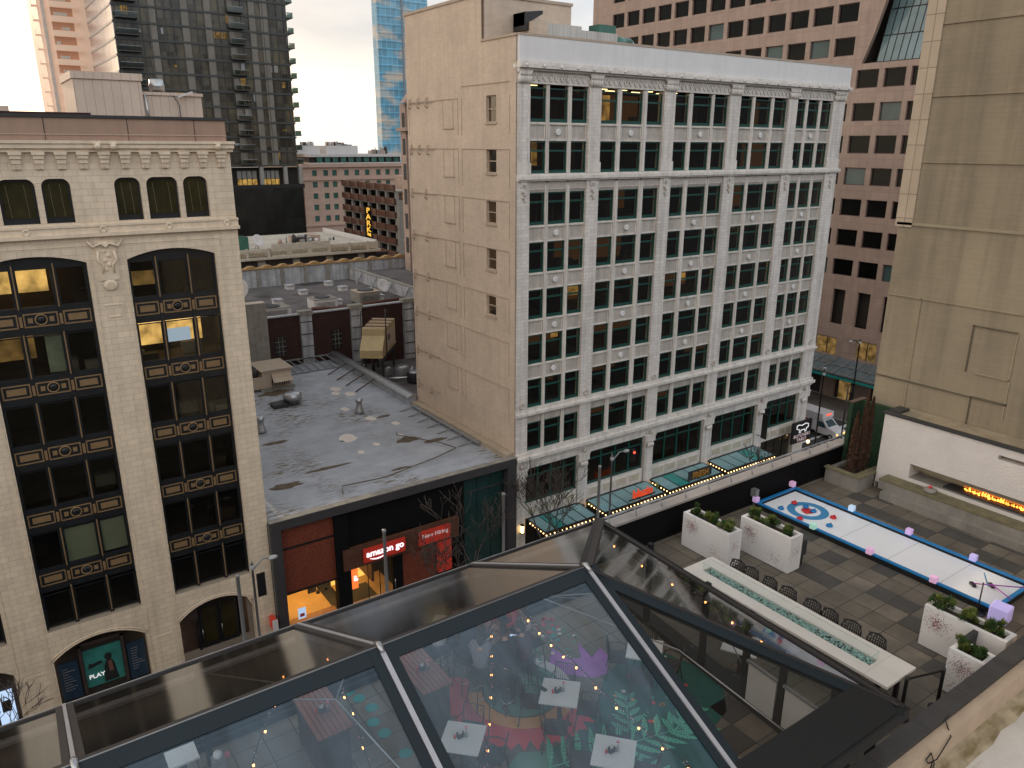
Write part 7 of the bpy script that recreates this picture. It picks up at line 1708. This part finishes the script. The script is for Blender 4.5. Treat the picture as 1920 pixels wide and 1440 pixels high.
cn_ = nd(nt, 'ShaderNodeTexNoise'); cn_.inputs['Scale'].default_value = 2.0; cn_.inputs['Detail'].default_value = 7; cn_.inputs['Roughness'].default_value = .55; L(mp.outputs[0], cn_.inputs['Vector'])
sp = nd(nt, 'ShaderNodeSeparateXYZ'); L(nrm.outputs[0], sp.inputs[0])
cr = nd(nt, 'ShaderNodeValToRGB'); cr.color_ramp.elements[0].position = .36; cr.color_ramp.elements[0].color = (.74, .84, .98, 1); cr.color_ramp.elements[1].position = .66; cr.color_ramp.elements[1].color = (1.3, 1.27, 1.25, 1)
L(cn_.outputs['Fac'], cr.inputs[0])
hz = nd(nt, 'ShaderNodeMapRange'); hz.inputs[1].default_value = .14; hz.inputs[2].default_value = .06; L(sp.outputs[2], hz.inputs[0]); hz.interpolation_type = 'SMOOTHSTEP'
mh = nd(nt, 'ShaderNodeMix', data_type='RGBA'); L(hz.outputs[0], mh.inputs[0]); L(cr.outputs[0], mh.inputs[6]); mh.inputs[7].default_value = (2.0, 1.82, 1.6, 1)
dt = nd(nt, 'ShaderNodeVectorMath', operation='DOT_PRODUCT'); L(nrm.outputs[0], dt.inputs[0]); dt.inputs[1].default_value = sv
mxm = nd(nt, 'ShaderNodeMath', operation='MAXIMUM'); L(dt.outputs['Value'], mxm.inputs[0]); mxm.inputs[1].default_value = 0
pw_ = nd(nt, 'ShaderNodeMath', operation='POWER'); L(mxm.outputs[0], pw_.inputs[0]); pw_.inputs[1].default_value = 48
gl_ = nd(nt, 'ShaderNodeMix', data_type='RGBA', blend_type='ADD'); gl_.inputs[0].default_value = 1; L(mh.outputs[2], gl_.inputs[6])
sc_ = nd(nt, 'ShaderNodeVectorMath', operation='SCALE'); sc_.inputs[0].default_value = (4.2, 2.6, 1.4); L(pw_.outputs[0], sc_.inputs['Scale']); L(sc_.outputs[0], gl_.inputs[7])
# a little of the physical sky underneath the cloud deck
ad = nd(nt, 'ShaderNodeMix', data_type='RGBA', blend_type='ADD'); ad.inputs[0].default_value = .025; L(gl_.outputs[2], ad.inputs[6]); L(sky.outputs[0], ad.inputs[7])
bk = nd(nt, 'ShaderNodeMapRange'); L(dt.outputs['Value'], bk.inputs[0]); bk.inputs[1].default_value = -.3; bk.inputs[2].default_value = .9; bk.inputs[3].default_value = 1.38; bk.inputs[4].default_value = .62
zn = nd(nt, 'ShaderNodeMapRange', interpolation_type='SMOOTHSTEP'); L(sp.outputs[2], zn.inputs[0]); zn.inputs[1].default_value = .45; zn.inputs[2].default_value = .95; zn.inputs[3].default_value = 1; zn.inputs[4].default_value = .52
zm = nd(nt, 'ShaderNodeMath', operation='MULTIPLY'); L(zn.outputs[0], zm.inputs[0]); L(bk.outputs[0], zm.inputs[1])
fin_ = nd(nt, 'ShaderNodeVectorMath', operation='SCALE'); L(ad.outputs[2], fin_.inputs[0]); L(zm.outputs[0], fin_.inputs['Scale'])
lx = nd(nt, 'ShaderNodeMapRange', interpolation_type='SMOOTHSTEP'); L(sp.outputs[0], lx.inputs[0]); lx.inputs[1].default_value = .1; lx.inputs[2].default_value = -.8
wt = nd(nt, 'ShaderNodeMix', data_type='RGBA', blend_type='MULTIPLY'); L(lx.outputs[0], wt.inputs[0]); L(fin_.outputs[0], wt.inputs[6]); wt.inputs[7].default_value = (1.4, 1.24, 1.08, 1)
# low dark sky band added behind the viewer to shape facade light
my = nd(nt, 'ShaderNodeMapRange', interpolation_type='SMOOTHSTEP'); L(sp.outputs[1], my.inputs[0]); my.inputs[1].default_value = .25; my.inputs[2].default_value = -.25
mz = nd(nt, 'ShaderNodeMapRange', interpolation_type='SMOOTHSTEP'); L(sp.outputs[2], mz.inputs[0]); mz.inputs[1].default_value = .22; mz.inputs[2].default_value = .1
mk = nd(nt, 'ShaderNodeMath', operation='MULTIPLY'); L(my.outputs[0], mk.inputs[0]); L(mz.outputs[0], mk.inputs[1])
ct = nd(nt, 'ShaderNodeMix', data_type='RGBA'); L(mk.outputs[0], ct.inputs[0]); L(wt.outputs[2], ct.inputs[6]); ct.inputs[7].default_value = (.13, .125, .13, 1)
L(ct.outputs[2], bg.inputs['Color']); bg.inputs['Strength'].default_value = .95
sun = bpy.data.lights.new('sun', 'SUN'); sun.energy = 3.2; sun.angle = R(.5); sun.color = (1, .78, .55)
so = bpy.data.objects.new('sun', sun); col.objects.link(so); so.rotation_euler = (-sv).to_track_quat('-Z', 'Y').to_euler()
cam = bpy.data.cameras.new('camera'); co = bpy.data.objects.new('camera', cam); col.objects.link(co); sc.camera = co
cam.sensor_width = 36; cam.lens = 1437.7/1920*36; cam.clip_start = .1; cam.clip_end = 6000
p_, r_, y_ = R(17.3), R(.217), R(34.86)
fwd = Vector((math.sin(y_)*math.cos(p_), math.cos(y_)*math.cos(p_), -math.sin(p_))); rt = Vector((math.cos(y_), -math.sin(y_), 0)); up = rt.cross(fwd)
c_, s_ = math.cos(r_), math.sin(r_); X_ = rt*c_+up*s_; Y_ = up*c_-rt*s_; Z_ = -fwd
co.matrix_world = Matrix(((X_.x, Y_.x, Z_.x, 0), (X_.y, Y_.y, Z_.y, 0), (X_.z, Y_.z, Z_.z, 34), (0, 0, 0, 1)))
sc.view_settings.view_transform = 'Standard'; sc.view_settings.look = 'None'; sc.view_settings.exposure = 0
sc.render.engine = 'CYCLES'; sc.cycles.use_denoising = True; sc.cycles.max_bounces = 7; sc.cycles.diffuse_bounces = 3; sc.cycles.glossy_bounces = 3; sc.cycles.transparent_max_bounces = 12; sc.cycles.transmission_bounces = 2
sc.cycles.sample_clamp_indirect = 6; sc.cycles.caustics_reflective = False; sc.cycles.caustics_refractive = False
